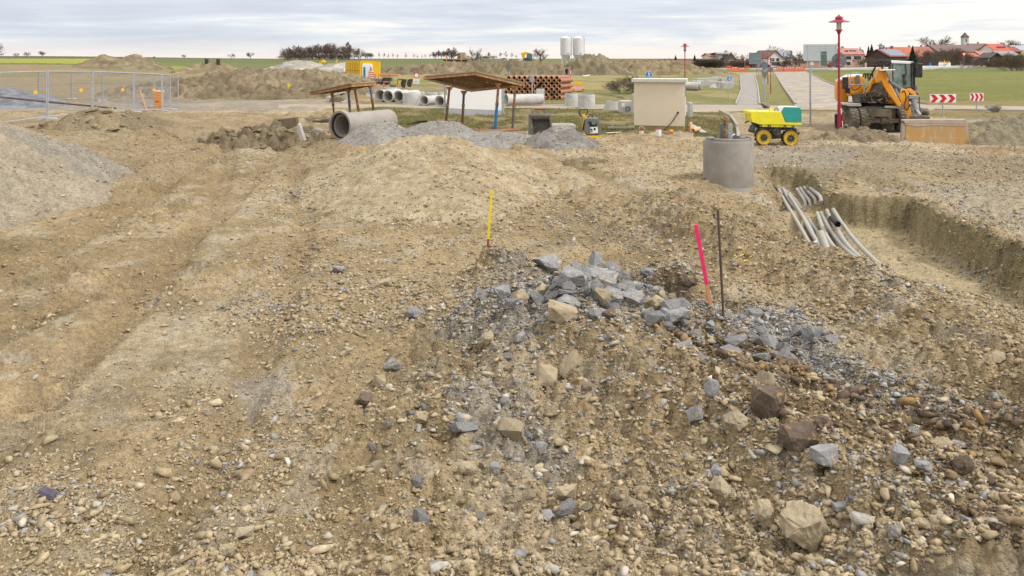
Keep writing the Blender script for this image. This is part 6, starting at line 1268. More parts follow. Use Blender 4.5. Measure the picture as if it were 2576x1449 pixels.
def tz_(x, y_, d=0): return V(Z1b, x, y_, Yt + d)
tb = MB().prism([tz_(1438, 525), tz_(1430, 230), tz_(1450, 205), tz_(1600, 208), tz_(1620, 240), tz_(1625, 535)], (0, 1.1, 0)).build('cabin', WHI, o, bevel=.05)
CY = mat('petrol_panel', (.02, .20, .27), (.02, .18, .25), 3, .45)
MB().prism([tz_(1455, 515, -.012), tz_(1455, 268, -.012), tz_(1492, 268, -.012), tz_(1500, 515, -.012)], (0, .02, 0)).build('blue_panel', CY, o); MB().prism([tz_(1592, 350, -.012), tz_(1590, 270, -.012), tz_(1614, 270, -.012), tz_(1616, 350, -.012)], (0, .02, 0)).build('blue_panel', CY, o)
dd = MB().prism([tz_(1505, 525, -.02), tz_(1502, 262, -.02), tz_(1585, 265, -.02), tz_(1588, 528, -.02)], (0, .03, 0)).build('door', mat('door_white', (.70, .71, .74), (.66, .67, .70), 3, .5), o, bevel=.01)
MB().box(tz_(1575, 400, -.03), (.06, .03, .14)).build('handle', SGREY, dd); MB().prism([tz_(1438, 545, .0), tz_(1438, 522, .0), tz_(1560, 528, .0), tz_(1560, 550, 0)], (0, .9, 0)).build('skid', SGREY, o)
q = at_(Z1b, 1020, 418); Y = q.y; o = W('liquid_tank', q, 'white plastic liquid tank in a wire cage left of the containers', 'liquid tank'); 
def tk(x, y_, d=0): return V(Z1b, x, y_, Y + d)
MB().prism([tk(962, 405), tk(1082, 410), tk(1082, 285), tk(962, 282)], (0, 1.0, 0)).build('tank', WHI, o, bevel=.05); b = MB()
for i in range(6): b.cyl(tk(962 + i * 24, 410, -.02), tk(962 + i * 24, 283, -.02), .018, n=5)
for y_ in (300, 330, 360, 390): b.cyl(tk(962, y_, -.02), tk(1082, y_ + 2, -.02), .018, n=5)
b.build('cage', GALV, o); MB().prism([tk(960, 425), tk(1084, 430), tk(1084, 411), tk(960, 406)], (0, 1.0, 0)).build('pallet', DARK, o)
q = at_(Z1b, 1850, 640); Y = q.y; o = W('machine_trailer', q, 'low grey and black works trailer under an orange plank top', 'trailer')
def tr(x, y_, d=0): return V(Z1b, x, y_, Y + d)
MB().prism([tr(1755, 405, 2), tr(2120, 418, 2), tr(2165, 440, 2), tr(1790, 455, 2)], (0, 1.0, 0)).build('plank_top', ORA, o, bevel=.02)
MB().prism([tr(1670, 490), tr(1815, 495), tr(1815, 560), tr(1670, 555)], (0, 1.4, 0)).build('grey_box', SGREY, o, bevel=.03); MB().prism([tr(1830, 470), tr(1985, 475), tr(1985, 545), tr(1830, 545)], (0, 1.2, 0)).build('dark_frame', DARK, o, bevel=.03)
for x in (1700, 1840): bx_ = MB().prism([tr(x, 565), tr(x + 110, 565), tr(x + 115, 635), tr(x + 8, 635)], (0, 1, 0)).build('black_box', BLACK, o, bevel=.02); MB().prism([tr(x - 2, 562, -.03), tr(x + 30, 562, -.03), tr(x + 34, 637, -.03), tr(x + 6, 637, -.03)], (0, .5, 0)).build('red_corner', SRED, bx_)
for x in (1680, 1750, 1960): MB().cyl(tr(x, 620, .2), tr(x, 410, .6), .05, n=6).build('strut', RUST, o)
q = at_(Z1b, 2250, 690); Y = q.y
def bk(x, y_, d=0): return V(Z1b, x, y_, Y + d)
for (cx, cy, rx_, ry_, lb) in ((2235, 590, 58, 85, 'left'), (2355, 580, 60, 80, 'right')):
    o = W('clamshell_bucket', bk(cx, cy + ry_), lb + ' dark half-round bucket standing behind the concrete pipes', 'bucket', 'dark half-round buckets')
    n = 14; pts = [bk(cx + rx_ * math.cos(math.pi * i / (n - 1) + 1.9), cy + ry_ * math.sin(math.pi * i / (n - 1) + 1.9)) for i in range(n)]
    MB().prism(pts, (.2, .05, 0)).build('cheek', DARK, o, bevel=.01); MB().prism([p + Vector((0, .1, 0)) for p in pts], (.1, 1.0, 0)).build('shell', mat('bucket_brown_' + lb, (.13, .105, .085), (.2, .16, .12), 3, .8), o, bevel=.01)
o = W('pallet_fork', bk(2120, 600), 'black angled fork with yellow box behind the pipes', 'attachment'); MB().tube([bk(2120, 590), bk(2122, 505), bk(2230, 508)], .06, 6).build('fork', BLACK, o); MB().prism([bk(2085, 600), bk(2085, 555), bk(2175, 560), bk(2175, 605)], (0, .5, 0)).build('box', YEL2, o)
o = W('beam_pile', bk(2000, 650), 'short stack of old beams before the dark buckets', 'beams')
for i in range(5): MB().prism([bk(1925 + i * 30, 600 + i * 3), bk(1960 + i * 30, 600 + i * 3), bk(1990 + i * 30, 655), bk(1945 + i * 30, 655)], (0, .15, 0)).build('beam', OLDW, o)
q = at_(Z2, 920, 765); o = W('concrete_fragment', q, 'brown hollow concrete fragments behind the canopy legs', 'concrete fragment'); Y = q.y
MB().prism([V(Z2, x, y_, Y) for x, y_ in ((865, 760), (862, 715), (880, 700), (905, 712), (900, 740), (890, 768))], (0, .4, 0)).build('left_piece', CONC, o, bevel=.04); MB().prism([V(Z2, x, y_, Y + .1) for x, y_ in ((900, 720), (960, 708), (1030, 712), (1035, 745), (1005, 768), (900, 768))], (0, .7, 0)).build('right_piece', mat('dark_concrete', (.15, .125, .10), (.2, .17, .13), 4, .9, bump=.6), o, bevel=.05)
MB().prism([V(Z2, x, y_, Y - .3) for x, y_ in ((1010, 755), (1085, 750), (1090, 765), (1040, 775))], (0, .5, 0)).build('pale_plate', CONC2, o, bevel=.02)
timber(P(830, 245, .15) , P(858, 243, .3), .8, .12, 'concrete_slab', CONC, 'thin slab lying behind the small canopy', 'concrete slab')
# pieces of broken concrete in the left spoil heap
for pts, lb, m in (([(565, 1010), (580, 978), (596, 990), (615, 1060), (652, 1150), (620, 1160), (575, 1080)], 'curved upright shard of a broken concrete ring', CONC), ([(705, 1045), (755, 1030), (822, 1045), (820, 1072), (760, 1070)], 'dark jagged concrete plate right of the curved shard', mat('jagged_concrete', (.22, .21, .195), (.3, .28, .25), 4, .9, bump=.6)), ([(395, 935), (560, 915), (575, 1000), (480, 1035), (420, 990)], 'dark brown clay slab hollow in the spoil heap', mat('dark_clay', (.13, .095, .065), (.17, .13, .09), 4, .95, bump=.8))):
    Y = 27.6 if 'curved' in lb or 'jagged' in lb else 28.2; o = MB().prism([V(Z2, x, y_, Y) for x, y_ in pts], (.05, .14, .02)).build('concrete_shard', m, org=V(Z2, *pts[0], Y), bevel=.015); tag(o, lb, 'concrete shard', 'broken pieces in the spoil heap')
# ------------------------------------------------------------------ stone blocks by the road
for (x0, x1, y0, y1, s_, lb) in ((1914, 1941, 254, 273, 71, 'rough grey stone block at the end of the grass strip'), (2484, 2523, 265, 288, 72, 'wide rough stone block right of the small chevron board'), (2314, 2341, 270, 293, 73, 'dark mossy stone block right of the excavator stick'), (2330, 2345, 300, 318, 74, 'small dark stone behind the grading bucket')):
    q = P((x0 + x1) / 2, y1); k = q.y / F; sx = (x1 - x0) * k / 2; sz = (y1 - y0) * k / 2; o = big_rock(s_, sx * 1.12, sx, sz * 1.2, 'stone_block', mat('block_stone_%d' % s_, (.24, .22, .185), (.15, .135, .11), 2.5, .9, bump=1.0, bs=9, spots=(.33, .31, .27), spot_t=.58)); o.location = (q.x, q.y + sx * .5, q.z + sz * .85); tag(o, lb, 'stone block', 'stone blocks by the side road')
# ------------------------------------------------------------------ mesh fence
def panel(p, q_, label, zt=2.0, sign=None):
    p, q_ = Vector(p), Vector(q_); o = W('mesh_fence', p, label, 'fence', 'mesh site fence panels'); up = Vector((0, 0, zt)); b = MB(); e = (q_ - p); L_ = e.length; n_ = e / L_
    a, c = p + n_ * .05, q_ - n_ * .05
    lo = Vector((0, 0, .10)); b.tube([a + lo, a + up], .027, 7).tube([c + lo, c + up], .027, 7).tube([a + up, c + up], .027, 7).tube([a + Vector((0, 0, .16)), c + Vector((0, 0, .16))], .027, 7); b.build('frame', GALV, o)
    m = MB(); n = int(L_ / .10)
    for i in range(1, n): s = a.lerp(c, i / n); m.cyl(s + Vector((0, 0, .16)), s + up, .0028, n=3, cap=False)
    for i in range(1, 8): z = .16 + (zt - .16) * i / 8; m.cyl(a + Vector((0, 0, z)), c + Vector((0, 0, z)), .0035, n=3, cap=False)
    m.build('wire_mesh', GALV, o)
    if sign:
        s = a.lerp(c, sign[0]) + Vector((0, 0, sign[1])); MB().prism([s, s + n_ * .26, s + n_ * .26 + Vector((0, 0, .13)), s + Vector((0, 0, .13))], (.01, -.01, 0)).build('clip_sign', LY, o)
    return o
def fence_foot(p, label, d):
    o = MB().box((p[0], p[1], p[2] + .05), (.72, .24, .13), d); tag(o.build('ballast_block', CONC2, bevel=.02, org=p), label, 'ballast block', 'concrete fence blocks')
FP = [(-19.15, 26.3), (-19.35, 30.0), (-19.35, 33.3), (-19.3, 36.8), (-19.1, 40.4), (-18.9, 43.2), (-19.9, 46.6)]
FP = [Vector((x, y_, float(hb(np.array([x]), np.array([y_]))[0]) + .02)) for x, y_ in FP]
lab = ['first galvanised mesh panel cut by the left edge', 'second mesh panel from the left edge', 'third mesh panel from the left edge', 'fourth mesh panel of the front fence run', 'fifth mesh panel of the front fence run', 'sixth mesh panel before the orange bin']
for i in range(len(FP) - 1): panel(FP[i], FP[i + 1], lab[i], 2.05, (.74 - .02 * i, 1.15))
for i in range(1, len(FP)): fence_foot(FP[i], 'concrete foot block under the front fence run', .15)
BP = [(-19.6, 47.0), (-22.8, 51), (-26, 55), (-29.7, 58), (-33.3, 60.5), (-37, 62.5), (-41, 64.5)]
BP = [Vector((x, y_, float(hb(np.array([x]), np.array([y_]))[0]) + .02)) for x, y_ in BP]
for i in range(len(BP) - 1): panel(BP[i], BP[i + 1], 'mesh panel of the rear fence run behind the bin', 2.05, (.4, 1.6))
for p in BP[1:]: fence_foot(p, 'concrete foot block under the rear fence run', 1.0)
q = P(*Z1(1585, 826)); k = q.y / F; o = W('waste_bin', q, 'orange site bin behind the mesh fence', 'bin'); c = A(*Z1(1586, 740), q.y)
MB().prism([V(Z1, x, y_, q.y) for x, y_ in ((1553, 826), (1622, 829), (1625, 655), (1550, 653))], (0, .35, 0)).build('body', OPL, o, bevel=.02); MB().prism([V(Z1, x, y_, q.y - .02) for x, y_ in ((1548, 655), (1627, 657), (1627, 646), (1548, 646))], (0, .4, 0)).build('lid', WHI, o); MB().box(V(Z1, 1580, 752, q.y - .01), (.2, .03, .04)).build('slot', DARK, o)
tag(MB().tube([V(Z1, 1490, 885, 41.5), V(Z1, 1410, 640, 42.5)], .03, 7).build('marker_stake', PAL), 'thin orange-brown stake leaning behind the fence left of the bin', 'stake')
tag(MB().tube([V(Z1, 1485, 880, 41.2), V(Z1, 1520, 915, 40.8)], .045, 7).build('pink_stub', PINK), 'pink painted stub at the foot of the leaning stake', 'stake')
a, c = V(Z1, -60, 705, 47), V(Z1, 1165, 825, 46.0)
tag(MB().tube([a, a.lerp(c, .5), c], .055, 8).build('steel_rail', mat('rust_rail', (.075, .045, .04), (.11, .06, .045), 3, .8)), 'long dark rusty rail lying behind the mesh fence', 'rail')
q = P(*Z1(980, 960)); a = P(*Z1(800, 942), .08); c = P(*Z1(975, 962), .08); o = timber(a, c, .16, .10, 'beam', DARK, 'dark beam with red end under the front fence', 'beam'); MB().box(c + Vector((.05, 0, 0)), (.10, .17, .11), -.2).build('red_end', RST, o); 
# ------------------------------------------------------------------ orange barriers
OB = mat('barrier_orange', (.75, .10, .02), (.68, .09, .02), 1, .45)
def barrier(x0, x1, y0, y1, Y, label, wh=True, rz=0):
    k = Y / F; x = ((x0 + x1) / 2 - CX) * k; w_ = (x1 - x0) * k; h = (y1 - y0) * k; g = EYE - (y1 - HY) * k; o = empty('barrier', (x, Y, g), label, 'barrier', 'orange plastic barriers', rz)
    MB().box((0, 0, h * .88), (w_, .08, h * .22)).build('top_rail', OB, o, bevel=.02); MB().box((0, 0, h * .12), (w_, .08, h * .1)).build('bottom_rail', OB, o, bevel=.02); b = MB(); n = max(6, int(w_ / .16))
    for i in range(n + 1): b.box((-w_ / 2 + w_ * i / n, 0, h * .5), (.085, .05, h * .72))
    b.build('bars', OB, o)
    if wh:
        for i in range(int(w_ / .6)): MB().box((-w_ / 2 + .35 + .6 * i, -.05, h * .88), (.25, .02, h * .16)).build('white_patch', WHI, o)
barrier(1828, 1840, 166, 178, 185, 'orange barrier at the left end by the clod bank', False, .3); barrier(1840, 1858, 169, 181, 180, 'orange and white barrier second from the left', True, .15); barrier(1858, 1876, 171, 182.5, 176, 'orange and white barrier before the footpath', True, .1); barrier(1875, 1886, 166, 177, 196, 'pale orange barrier right of the footpath', False)
barrier(1953, 1999, 169, 180, 190, 'left long orange barrier across the road'); barrier(2000, 2025, 169, 180.5, 189, 'right orange barrier across the road')
Y = 262; k = Y / F; g = A(2376, 168, Y).z; x = A(2376, 0, Y).x; o = empty('white_barrier', (x, Y, g), 'white construction barrier with five orange lamps on the far road', 'barrier'); MB().box((0, 0, .65), (3.9, .3, 1.3)).build('wall', WHI, o, bevel=.05)
for i in range(5): MB().cyl((-1.5 + .75 * i, 0, 1.3), (-1.5 + .75 * i, 0, 1.75 if i != 2 else 2.1), .17, n=10).build('lamp', LY, o)
for z6x, y0, y1, lb, Y in ((565, 452, 526, 'between the round sign back and the cab', 240), (2125, 402, 476, 'right of the yield sign', 300), (1782, 432, 494, 'left of the yield sign', 272), (2262, 410, 472, 'farthest right on the far road', 305)):
    a, b_ = Z6(z6x, y1); q = A(a, b_, Y); beacon(q.x, q.y, q.z, 'small red and white beacon ' + lb, .6, (y1 - y0) / 5.05 * Y / F * .75, 'far road beacons', 0, LY if Y != 272 else None)
# ------------------------------------------------------------------ far things: silos, tractor, tower, racks
def silo(x0, x1, label):
    Y = 190; k = Y / F; x = ((x0 + x1) / 2 - CX) * k; r = (x1 - x0) * k / 2; g = gz(x, Y); zt = A(0, 96.5, Y).z - g; zb = A(0, 138.5, Y).z - g; o = empty('silo', (x, Y, g), label, 'silo', 'white mortar silos')
    SW = mat('silo_white', (.66, .66, .66), (.60, .60, .60), .8, .5, spots=(.45, .36, .26), spot_t=.72, spot_s=2, streak=(4, 4, .4))
    MB().lathe([(r, zb), (r, zt), (r * .55, zt + .32), (r * .15, zt + .55), (.001, zt + .55), (.001, zb)], n=36, closed=False).build('tank', SW, o, smooth=True)
    MB().cyl((-r * .2, 0, zt + .5), (-r * .2, 0, zt + .72), .14, n=10).build('filler_cap', SW, o)
    MB().lathe([(r * .96, zb), (.35, zb - 1.5), (.3, zb - 1.5), (r * .9, zb)], n=24).build('cone', SW, o, smooth=True)
    for i in range(4): a = math.pi / 4 + i * math.pi / 2; MB().cyl((math.cos(a) * r, math.sin(a) * r, -.2), (math.cos(a) * r, math.sin(a) * r, zb), .09, n=6).build('leg', SW, o)
    b = MB().tube([(r + .08, -.3, zb - 1.2), (r + .08, -.3, zt)], .04, 6).tube([(-r * .2, 0, zt + .6), (r * .7, -.2, zt + .25), (r + .08, -.3, zt)], .04, 6); b.build('pipe', DARK, o)
    b = MB()
    for i in range(4): a = math.pi / 4 + i * math.pi / 2; a2 = a + math.pi / 2; b.cyl((math.cos(a) * r, math.sin(a) * r, zb - .1), (math.cos(a2) * r, math.sin(a2) * r, 1.2), .05, n=5)
    b.build('brace', SW, o); MB().box((r * .4, -r - .0, zb + .35), (.5, .03, .12)).build('marking', SGREY, o)
silo(1409.5, 1437.2, 'left white cylindrical silo on the horizon'); silo(1441, 1468.5, 'right white cylindrical silo on the horizon')
Y = 172; o = W('tractor', A(1326, 154, Y), 'yellow and white tractor with teal cab on top of the clod bank', 'tractor')
def t_(x, y_, d=0): return V(Z3, x, y_, Y + d)
MB().prism([t_(x, y_) for x, y_ in ((385, 340), (440, 318), (470, 318), (520, 350), (400, 352))], (0, 1.6, 0)).build('hood', WHI, o, bevel=.1); MB().prism([t_(x, y_, -.1) for x, y_ in ((470, 275), (528, 278), (530, 350), (505, 350), (468, 320))], (0, 1.5, 0)).build('cab', mat('teal_glass', (.05, .16, .15), (.08, .22, .2), 3, .1), o, bevel=.05)
MB().prism([t_(x, y_, -.15) for x, y_ in ((410, 268), (455, 255), (490, 260), (530, 275), (460, 278), (448, 318), (430, 318), (425, 280))], (0, 1.3, 0)).build('loader_frame', YEL2, o, bevel=.05); MB().prism([t_(x, y_, -.2) for x, y_ in ((412, 265), (420, 265), (432, 318), (425, 320))], (0, .3, 0)).build('mast', YEL2, o); MB().prism([t_(x, y_) for x, y_ in ((540, 330), (575, 322), (600, 332), (570, 340))], (0, .8, 0)).build('rear_tool', YEL2, o)
c = t_(468, 352, -.3); MB().lathe([(.85, -.2), (.85, .2), (.45, .2), (.45, -.2)], c, (0, 1, 0), n=28).build('wheel', TYRE, o, smooth=True); MB().cyl(t_(540, 345, .2), t_(540, 285, .2), .05, n=6).build('exhaust', BLACK, o)
q = Vector((A(1267, 0, 170).x, 170, gz(A(1267, 0, 170).x, 170))); q.z = A(1267, 155, 170).z
tag(MB().lathe([(.9, 0), (.9, 1.2), (.65, 1.2), (.65, 0)], q + Vector((0, 0, -.1)), (.3, 1, 0), n=28).build('concrete_pipe', CONC, smooth=True), 'lone concrete pipe end on the bank left of the tractor', 'concrete pipe')
Y = 480; o = W('mixing_tower', A(1158, 148, Y), 'ochre conveyor tower on the horizon between bare trees', 'tower')
def m2(x, y_, d=0): return V(Z2, x, y_, Y + d)
MB().prism([m2(x, y_) for x, y_ in ((2185, 330), (2185, 285), (2190, 262), (2262, 262), (2265, 330))], (0, 12, 0)).build('tower', mat('ochre_sheet', (.42, .32, .16), (.36, .27, .14), .05, .7), o); MB().prism([m2(x, y_, -1) for x, y_ in ((2215, 330), (2215, 285), (2240, 285), (2240, 330))], (0, .9, 0)).build('grey_bay', CONC, o); MB().tube([m2(2120, 312, -2), m2(2210, 270, -2)], .8, 6).build('conveyor', SGREY, o)
Y = 188; o = W('rack', A(1150, 158, Y), 'long dark rack with orange posts on the clod bank', 'rack'); MB().prism([V(Z2, x, y_, Y) for x, y_ in ((2035, 332), (2330, 336), (2342, 358), (2060, 350))], (0, 2, 0)).build('dark_bundle', BLACK, o)
for x in (2078, 2152, 2226, 2300): MB().box(V(Z2, x, 347, Y - .1), (.25, .2, 2.4)).build('post', ORA, o)
o = W('plank_pile', A(1195, 159.5, 165), 'pale orange planks on the bank right of the dark rack', 'planks'); MB().prism([A(1183, 158.6, 165), A(1206, 159.2, 165), A(1206, 161, 165), A(1183, 160.4, 165)], (0, 1, 0)).build('plank', PPL, o)
o = W('dump_body', A(809, 158, 200), 'yellow tipped skip on top of the pale gravel heap', 'skip')
def dbp(x, y_, d=0): return V(Z1b, x, y_, 198 + d)
MB().prism([dbp(x, y_) for x, y_ in ((630, 150), (665, 125), (720, 170), (695, 190), (650, 190))], (0, 1.2, 0)).build('body', YEL2, o, bevel=.05); MB().prism([dbp(x, y_) for x, y_ in ((580, 190), (630, 172), (655, 200), (590, 208))], (0, 1.2, 0)).build('chute', YEL2, o)
o = W('beacon_light', dbp(940, 185), 'yellow and pink marker behind the pale gravel heap', 'marker'); MB().prism([dbp(x, y_) for x, y_ in ((940, 120), (965, 122), (960, 155), (930, 150))], (0, .3, 0)).build('head', YEL2, o); MB().prism([dbp(x, y_) for x, y_ in ((930, 150), (955, 152), (945, 190), (915, 182))], (0, .3, 0)).build('body', PPL, o)
for x, y_, w_, lb in ((520, 84.8, 0, 'left'), (549, 85, 0, 'right')):
    a, b_ = (520, 152) if lb == 'left' else (549, 152.5); Y = 150; q = A(a, b_, Y); o = W('drum', q, lb + ' dark barrel shape standing on the far left spoil', 'drum', 'dark drums on the far left'); MB().cyl(q + Vector((0, 0, -.9)), q + Vector((0, 0, .2)), .34, n=14).build('barrel', DARK, o); MB().cyl(q + Vector((0, 0, .202)), q + Vector((0, 0, .32)), .40, n=14).build('lid', SGREY, o)
# ------------------------------------------------------------------ village
TILE = mat('orange_roof_tiles', (.44, .15, .085), (.36, .12, .075), .5, .8, spots=(.28, .13, .10), spot_t=.58, spot_s=1.5); TILE2 = mat('pinkish_roof_tiles', (.42, .20, .17), (.36, .17, .145), .5, .8); TILE3 = mat('brown_roof_tiles', (.19, .135, .125), (.15, .11, .10), .4, .85, spots=(.25, .18, .16), spot_t=.58); TILE4 = mat('red_roof_tiles', (.46, .12, .08), (.40, .11, .08), .5, .8)
PV = mat('solar_panels', (.16, .19, .26), (.13, .16, .23), 1, .25, spec=.8); GREYR = mat('grey_roof', (.30, .29, .29), (.25, .24, .24), .5, .8)
PEACH = mat('peach_render', (.62, .45, .29), (.57, .41, .26), .5, .85); WREN = mat('white_render', (.68, .66, .62), (.62, .60, .56), .5, .85); YREN = mat('yellow_render', (.58, .49, .22), (.52, .44, .2), .5, .85); BWOOD = mat('dark_timber_wall', (.07, .05, .05), (.10, .07, .06), 1, .9); BRREN = mat('brown_render', (.26, .20, .16), (.22, .17, .14), .5, .9)
WIN = mat('window_glass', (.045, .05, .06), (.07, .08, .09), 2, .15, spec=.7)
def house(x0, x1, ye, yr, Y, depth, wall, roof, label, yaw=0, gable=False, wins=(), pv=None, chim=None, dorm=(), over=.5, wallg=None, name='house', cat='house'):
    k = Y / F; w_ = (x1 - x0) * k; x = ((x0 + x1) / 2 - CX) * k; g = gz(x, Y) - .1; he = EYE - (ye - HY) * k - g; hr = EYE - (yr - HY) * k - g; o = empty(name, (x, Y + depth / 2, g), label, cat, 'village houses', math.radians(yaw))
    a, d = w_ / 2, depth / 2
    if gable: pts = [(-a, -d, 0), (a, -d, 0), (a, -d, he), (0, -d, hr), (-a, -d, he)]; MB().prism(pts, (0, depth, 0)).build('wall', wall, o); A0, B0, C0 = Vector((-a - over * .6, -d - over, he - over * .6 * (hr - he) / a)), Vector((0, -d - over, hr + .12)), Vector((a + over * .6, -d - over, he - over * .6 * (hr - he) / a)); rv = Vector((0, depth + 2 * over, 0))
    else: pts = [(-a, -d, 0), (-a, d, 0), (-a, d, he), (-a, 0, hr), (-a, -d, he)]; MB().prism(pts, (w_, 0, 0)).build('wall', wall, o); sl_ = (hr - he) / d; A0, B0, C0 = Vector((-a - over, -d - over * .6, he - over * .6 * sl_)), Vector((-a - over, 0, hr + .12)), Vector((-a - over, d + over * .6, he - over * .6 * sl_)); rv = Vector((w_ + 2 * over, 0, 0))
    up = Vector((0, 0, .22)); rf = MB().prism([A0, B0, B0 + up, A0 + up], rv).prism([B0 + Vector((0, 0, .0)), C0, C0 + up, B0 + up], rv).build('roof', roof, o)
    if chim is not None: MB().box((chim * a, d * .15, hr + .3), (.7, .7, 1.6)).build('chimney', BRREN, rf)
    if wallg: MB().box((0, -d - .03, he * .25), (w_ * .99, .05, he * .5)).build('lower_wall', wallg, o)
    for (u, z, ww, hh) in wins:
        f = MB().box((u * a, -d - .03, z * he), (ww + .25, .06, hh + .25)).build('window', WHI, o); MB().box((u * a, -d - .07, z * he), (ww, .04, hh)).build('pane', WIN, f)
    if pv:
        n = (C0 - B0).cross(rv).normalized(); q0_, q1_ = A0 + up, B0 + up; e_ = (q1_ - q0_); nn = rv.cross(e_).normalized(); nn = nn if nn.z > 0 else -nn
        s = q0_ + rv * pv[0] + e_ * pv[2]; n1, n2 = 7, 4; p_ = MB().prism([s, s + rv * (pv[1] - pv[0]), s + rv * (pv[1] - pv[0]) + e_ * (pv[3] - pv[2]), s + e_ * (pv[3] - pv[2])], nn * .12).build('solar_panel', PV, rf); b = MB()
        for i in range(n1 + 1): u_ = s + rv * (pv[1] - pv[0]) * (i / n1) + nn * .122; b.prism([u_, u_ + rv.normalized() * .12, u_ + rv.normalized() * .12 + e_ * (pv[3] - pv[2]), u_ + e_ * (pv[3] - pv[2])], nn * .03)
        for i in range(n2 + 1): u_ = s + e_ * (pv[3] - pv[2]) * (i / n2) + nn * .122; b.prism([u_, u_ + e_.normalized() * .12, u_ + e_.normalized() * .12 + rv * (pv[1] - pv[0]), u_ + rv * (pv[1] - pv[0])], nn * .035)
        b.build('panel_frame', GALV, p_)
    for (u, v__, ww, hh) in dorm:
        q_ = (A0 + up) + rv * u + ((B0) - A0) * v__; MB().box(q_ + Vector((0, -.05, 0)), (ww, .5, hh)).build('roof_window', WIN, rf)
    return o
def hz(x): return 2066.1 + x / 5.0528
def hy(y): return 67.1 + y / 5.0528
def H(x0, x1, ye, yr, *a, **k): return house(hz(x0), hz(x1), hy(ye), hy(yr), *a, **k)
H(255, 530, 355, 284, 330, 11, PEACH, TILE2, 'peach house with pinkish roof and balcony right of the tall lamp', 8, wins=((-.55, .72, 2.4, 1.4), (.35, .72, 3.2, 1.5), (-.55, .25, 1.8, 1.4), (.7, .3, 1.6, 1.3)), chim=-.3, dorm=((.3, .45, 1.2, .9), (.52, .5, 1.1, .8), (.68, .5, 1.1, .8)))
H(500, 548, 372, 303, 345, 9, WREN, GREYR, 'narrow white gable peeping out right of the peach house', 0, True)
H(800, 1050, 385, 296, 290, 13, BWOOD, mat('solar_barn_roof', (.30, .08, .06), (.25, .07, .06), 1, .7), 'dark barn with red rim and solar panels on its roof', 16, pv=(.10, .98, .08, .92), chim=None, wins=((.5, .5, 5, 1.2),))
H(955, 1295, 385, 268, 345, 16, WREN, TILE, 'long house with large orange tile roof behind the small spruce', -4, chim=.7)
H(1290, 1450, 350, 262, 350, 14, BRREN, mat('dull_red_tiles', (.33, .14, .11), (.27, .12, .10), .5, .85), 'house with dull red roof right of the large orange roof', -4, chim=.2)
H(1480, 1985, 322, 238, 372, 17, BRREN, TILE3, 'very long barn with brown roof below the church tower', 3)
H(1900, 1960, 290, 250, 420, 9, WREN, TILE, 'small orange roof peeping between brown barn and yellow house', 0)
H(1965, 2180, 285, 222, 410, 12, YREN, mat('dark_brown_tiles', (.20, .14, .12), (.17, .12, .10), .5, .85), 'yellow house with dark hipped roof', -14, chim=.1, wins=((.7, .7, 1.2, 1.2),))
H(2175, 2400, 322, 226, 385, 12, WREN, TILE4, 'white house with bright red roof and dormer windows', 12, wins=((-.7, .8, 1.4, 1.3), (-.2, .5, 1.3, 1.2)), dorm=((.45, .5, 1.6, 1.2), (.62, .5, 1.6, 1.2), (.78, .5, 1.6, 1.2)))
H(1900, 2000, 385, 345, 300, 8, BRREN, TILE, 'low shed with orange roof in the hedge below the yellow house', 0, name='shed', cat='shed')
H(2030, 2160, 368, 322, 320, 8, BRREN, TILE2, 'low shed with pinkish roof beside the dark carport', 0, name='shed', cat='shed')
H(2150, 2305, 395, 342, 300, 8, BWOOD, mat('dark_shed_roof', (.09, .09, .11), (.12, .12, .13), 1, .8), 'dark open carport in front of the red-roofed house', 0, True, name='shed', cat='shed')
H(2285, 2520, 372, 322, 330, 10, BRREN, GREYR, 'long shed with grey roof below the red-roofed house', 0, name='shed', cat='shed')
H(2400, 2530, 318, 262, 400, 10, BWOOD, mat('dark_red_tiles', (.27, .09, .08), (.23, .08, .07), .6, .8), 'dark red gabled barn near the right edge', 6, name='barn', cat='barn')
H(2470, 2760, 302, 245, 440, 12, YREN, mat('blue_grey_roof', (.34, .37, .42), (.30, .33, .38), .6, .6), 'building with pale blue-grey roof cut by the right edge', 8)
house(1783, 1808, 142.3, 136, 330, 10, WREN, TILE, 'small white house with orange roof left of the grey modern house', 5, dorm=((.5, .4, 2.5, 1.4),), wins=((.3, .5, 1.5, 1.5),))
house(1807, 1834, 136.5, 134, 325, 10, mat('grey_cladding', (.27, .27, .27), (.33, .33, .32), .5, .8), GREYR, 'grey flat-roofed modern house among the left village houses', 0, wins=((.3, .7, 2.6, 2.6), (-.4, .5, 1.4, 1.6)))
house(1834, 1842, 142, 136, 340, 9, WREN, TILE, 'sliver of an orange-roofed house beside the grey modern house', 0)
house(1840, 1866, 150, 134.5, 290, 14, BRREN, mat('grey_brown_tiles', (.28, .25, .25), (.24, .21, .21), .6, .85), 'brown gabled house left of the square sign back', -16, True, wins=((0, .6, 1.2, 1.4),))
house(1923, 1962, 146, 129, 290, 12, WREN, mat('reddish_brown_tiles', (.19, .11, .10), (.16, .10, .09), .6, .85), 'white gabled house behind the red street lamps', 12, True, wins=((-.35, .8, 1.2, 1.2), (.3, .8, 1.2, 1.2), (0, .4, 3.2, 1.2)))
house(1965, 1996, 145, 129, 300, 11, WREN, mat('dark_pv_roof', (.21, .22, .25), (.18, .19, .22), .6, .5), 'white house with dark solar roof left of the billboard', -6, pv=(.05, .6, .1, .9), wins=((.2, .5, 2.2, 1.2), (-.5, .5, 1.4, 1.2)))
Y = 650; k = Y / F; x = (hz(1824) - CX) * k; g = gz(x, Y); w_ = 72 / 5.0528 * k; zt = EYE - (hy(133) - HY) * k - g; zs = EYE - (hy(70) - HY) * k - g; o = empty('church_tower', (x, Y, g), 'slender pale church tower with dark pointed spire above the village', 'church tower')
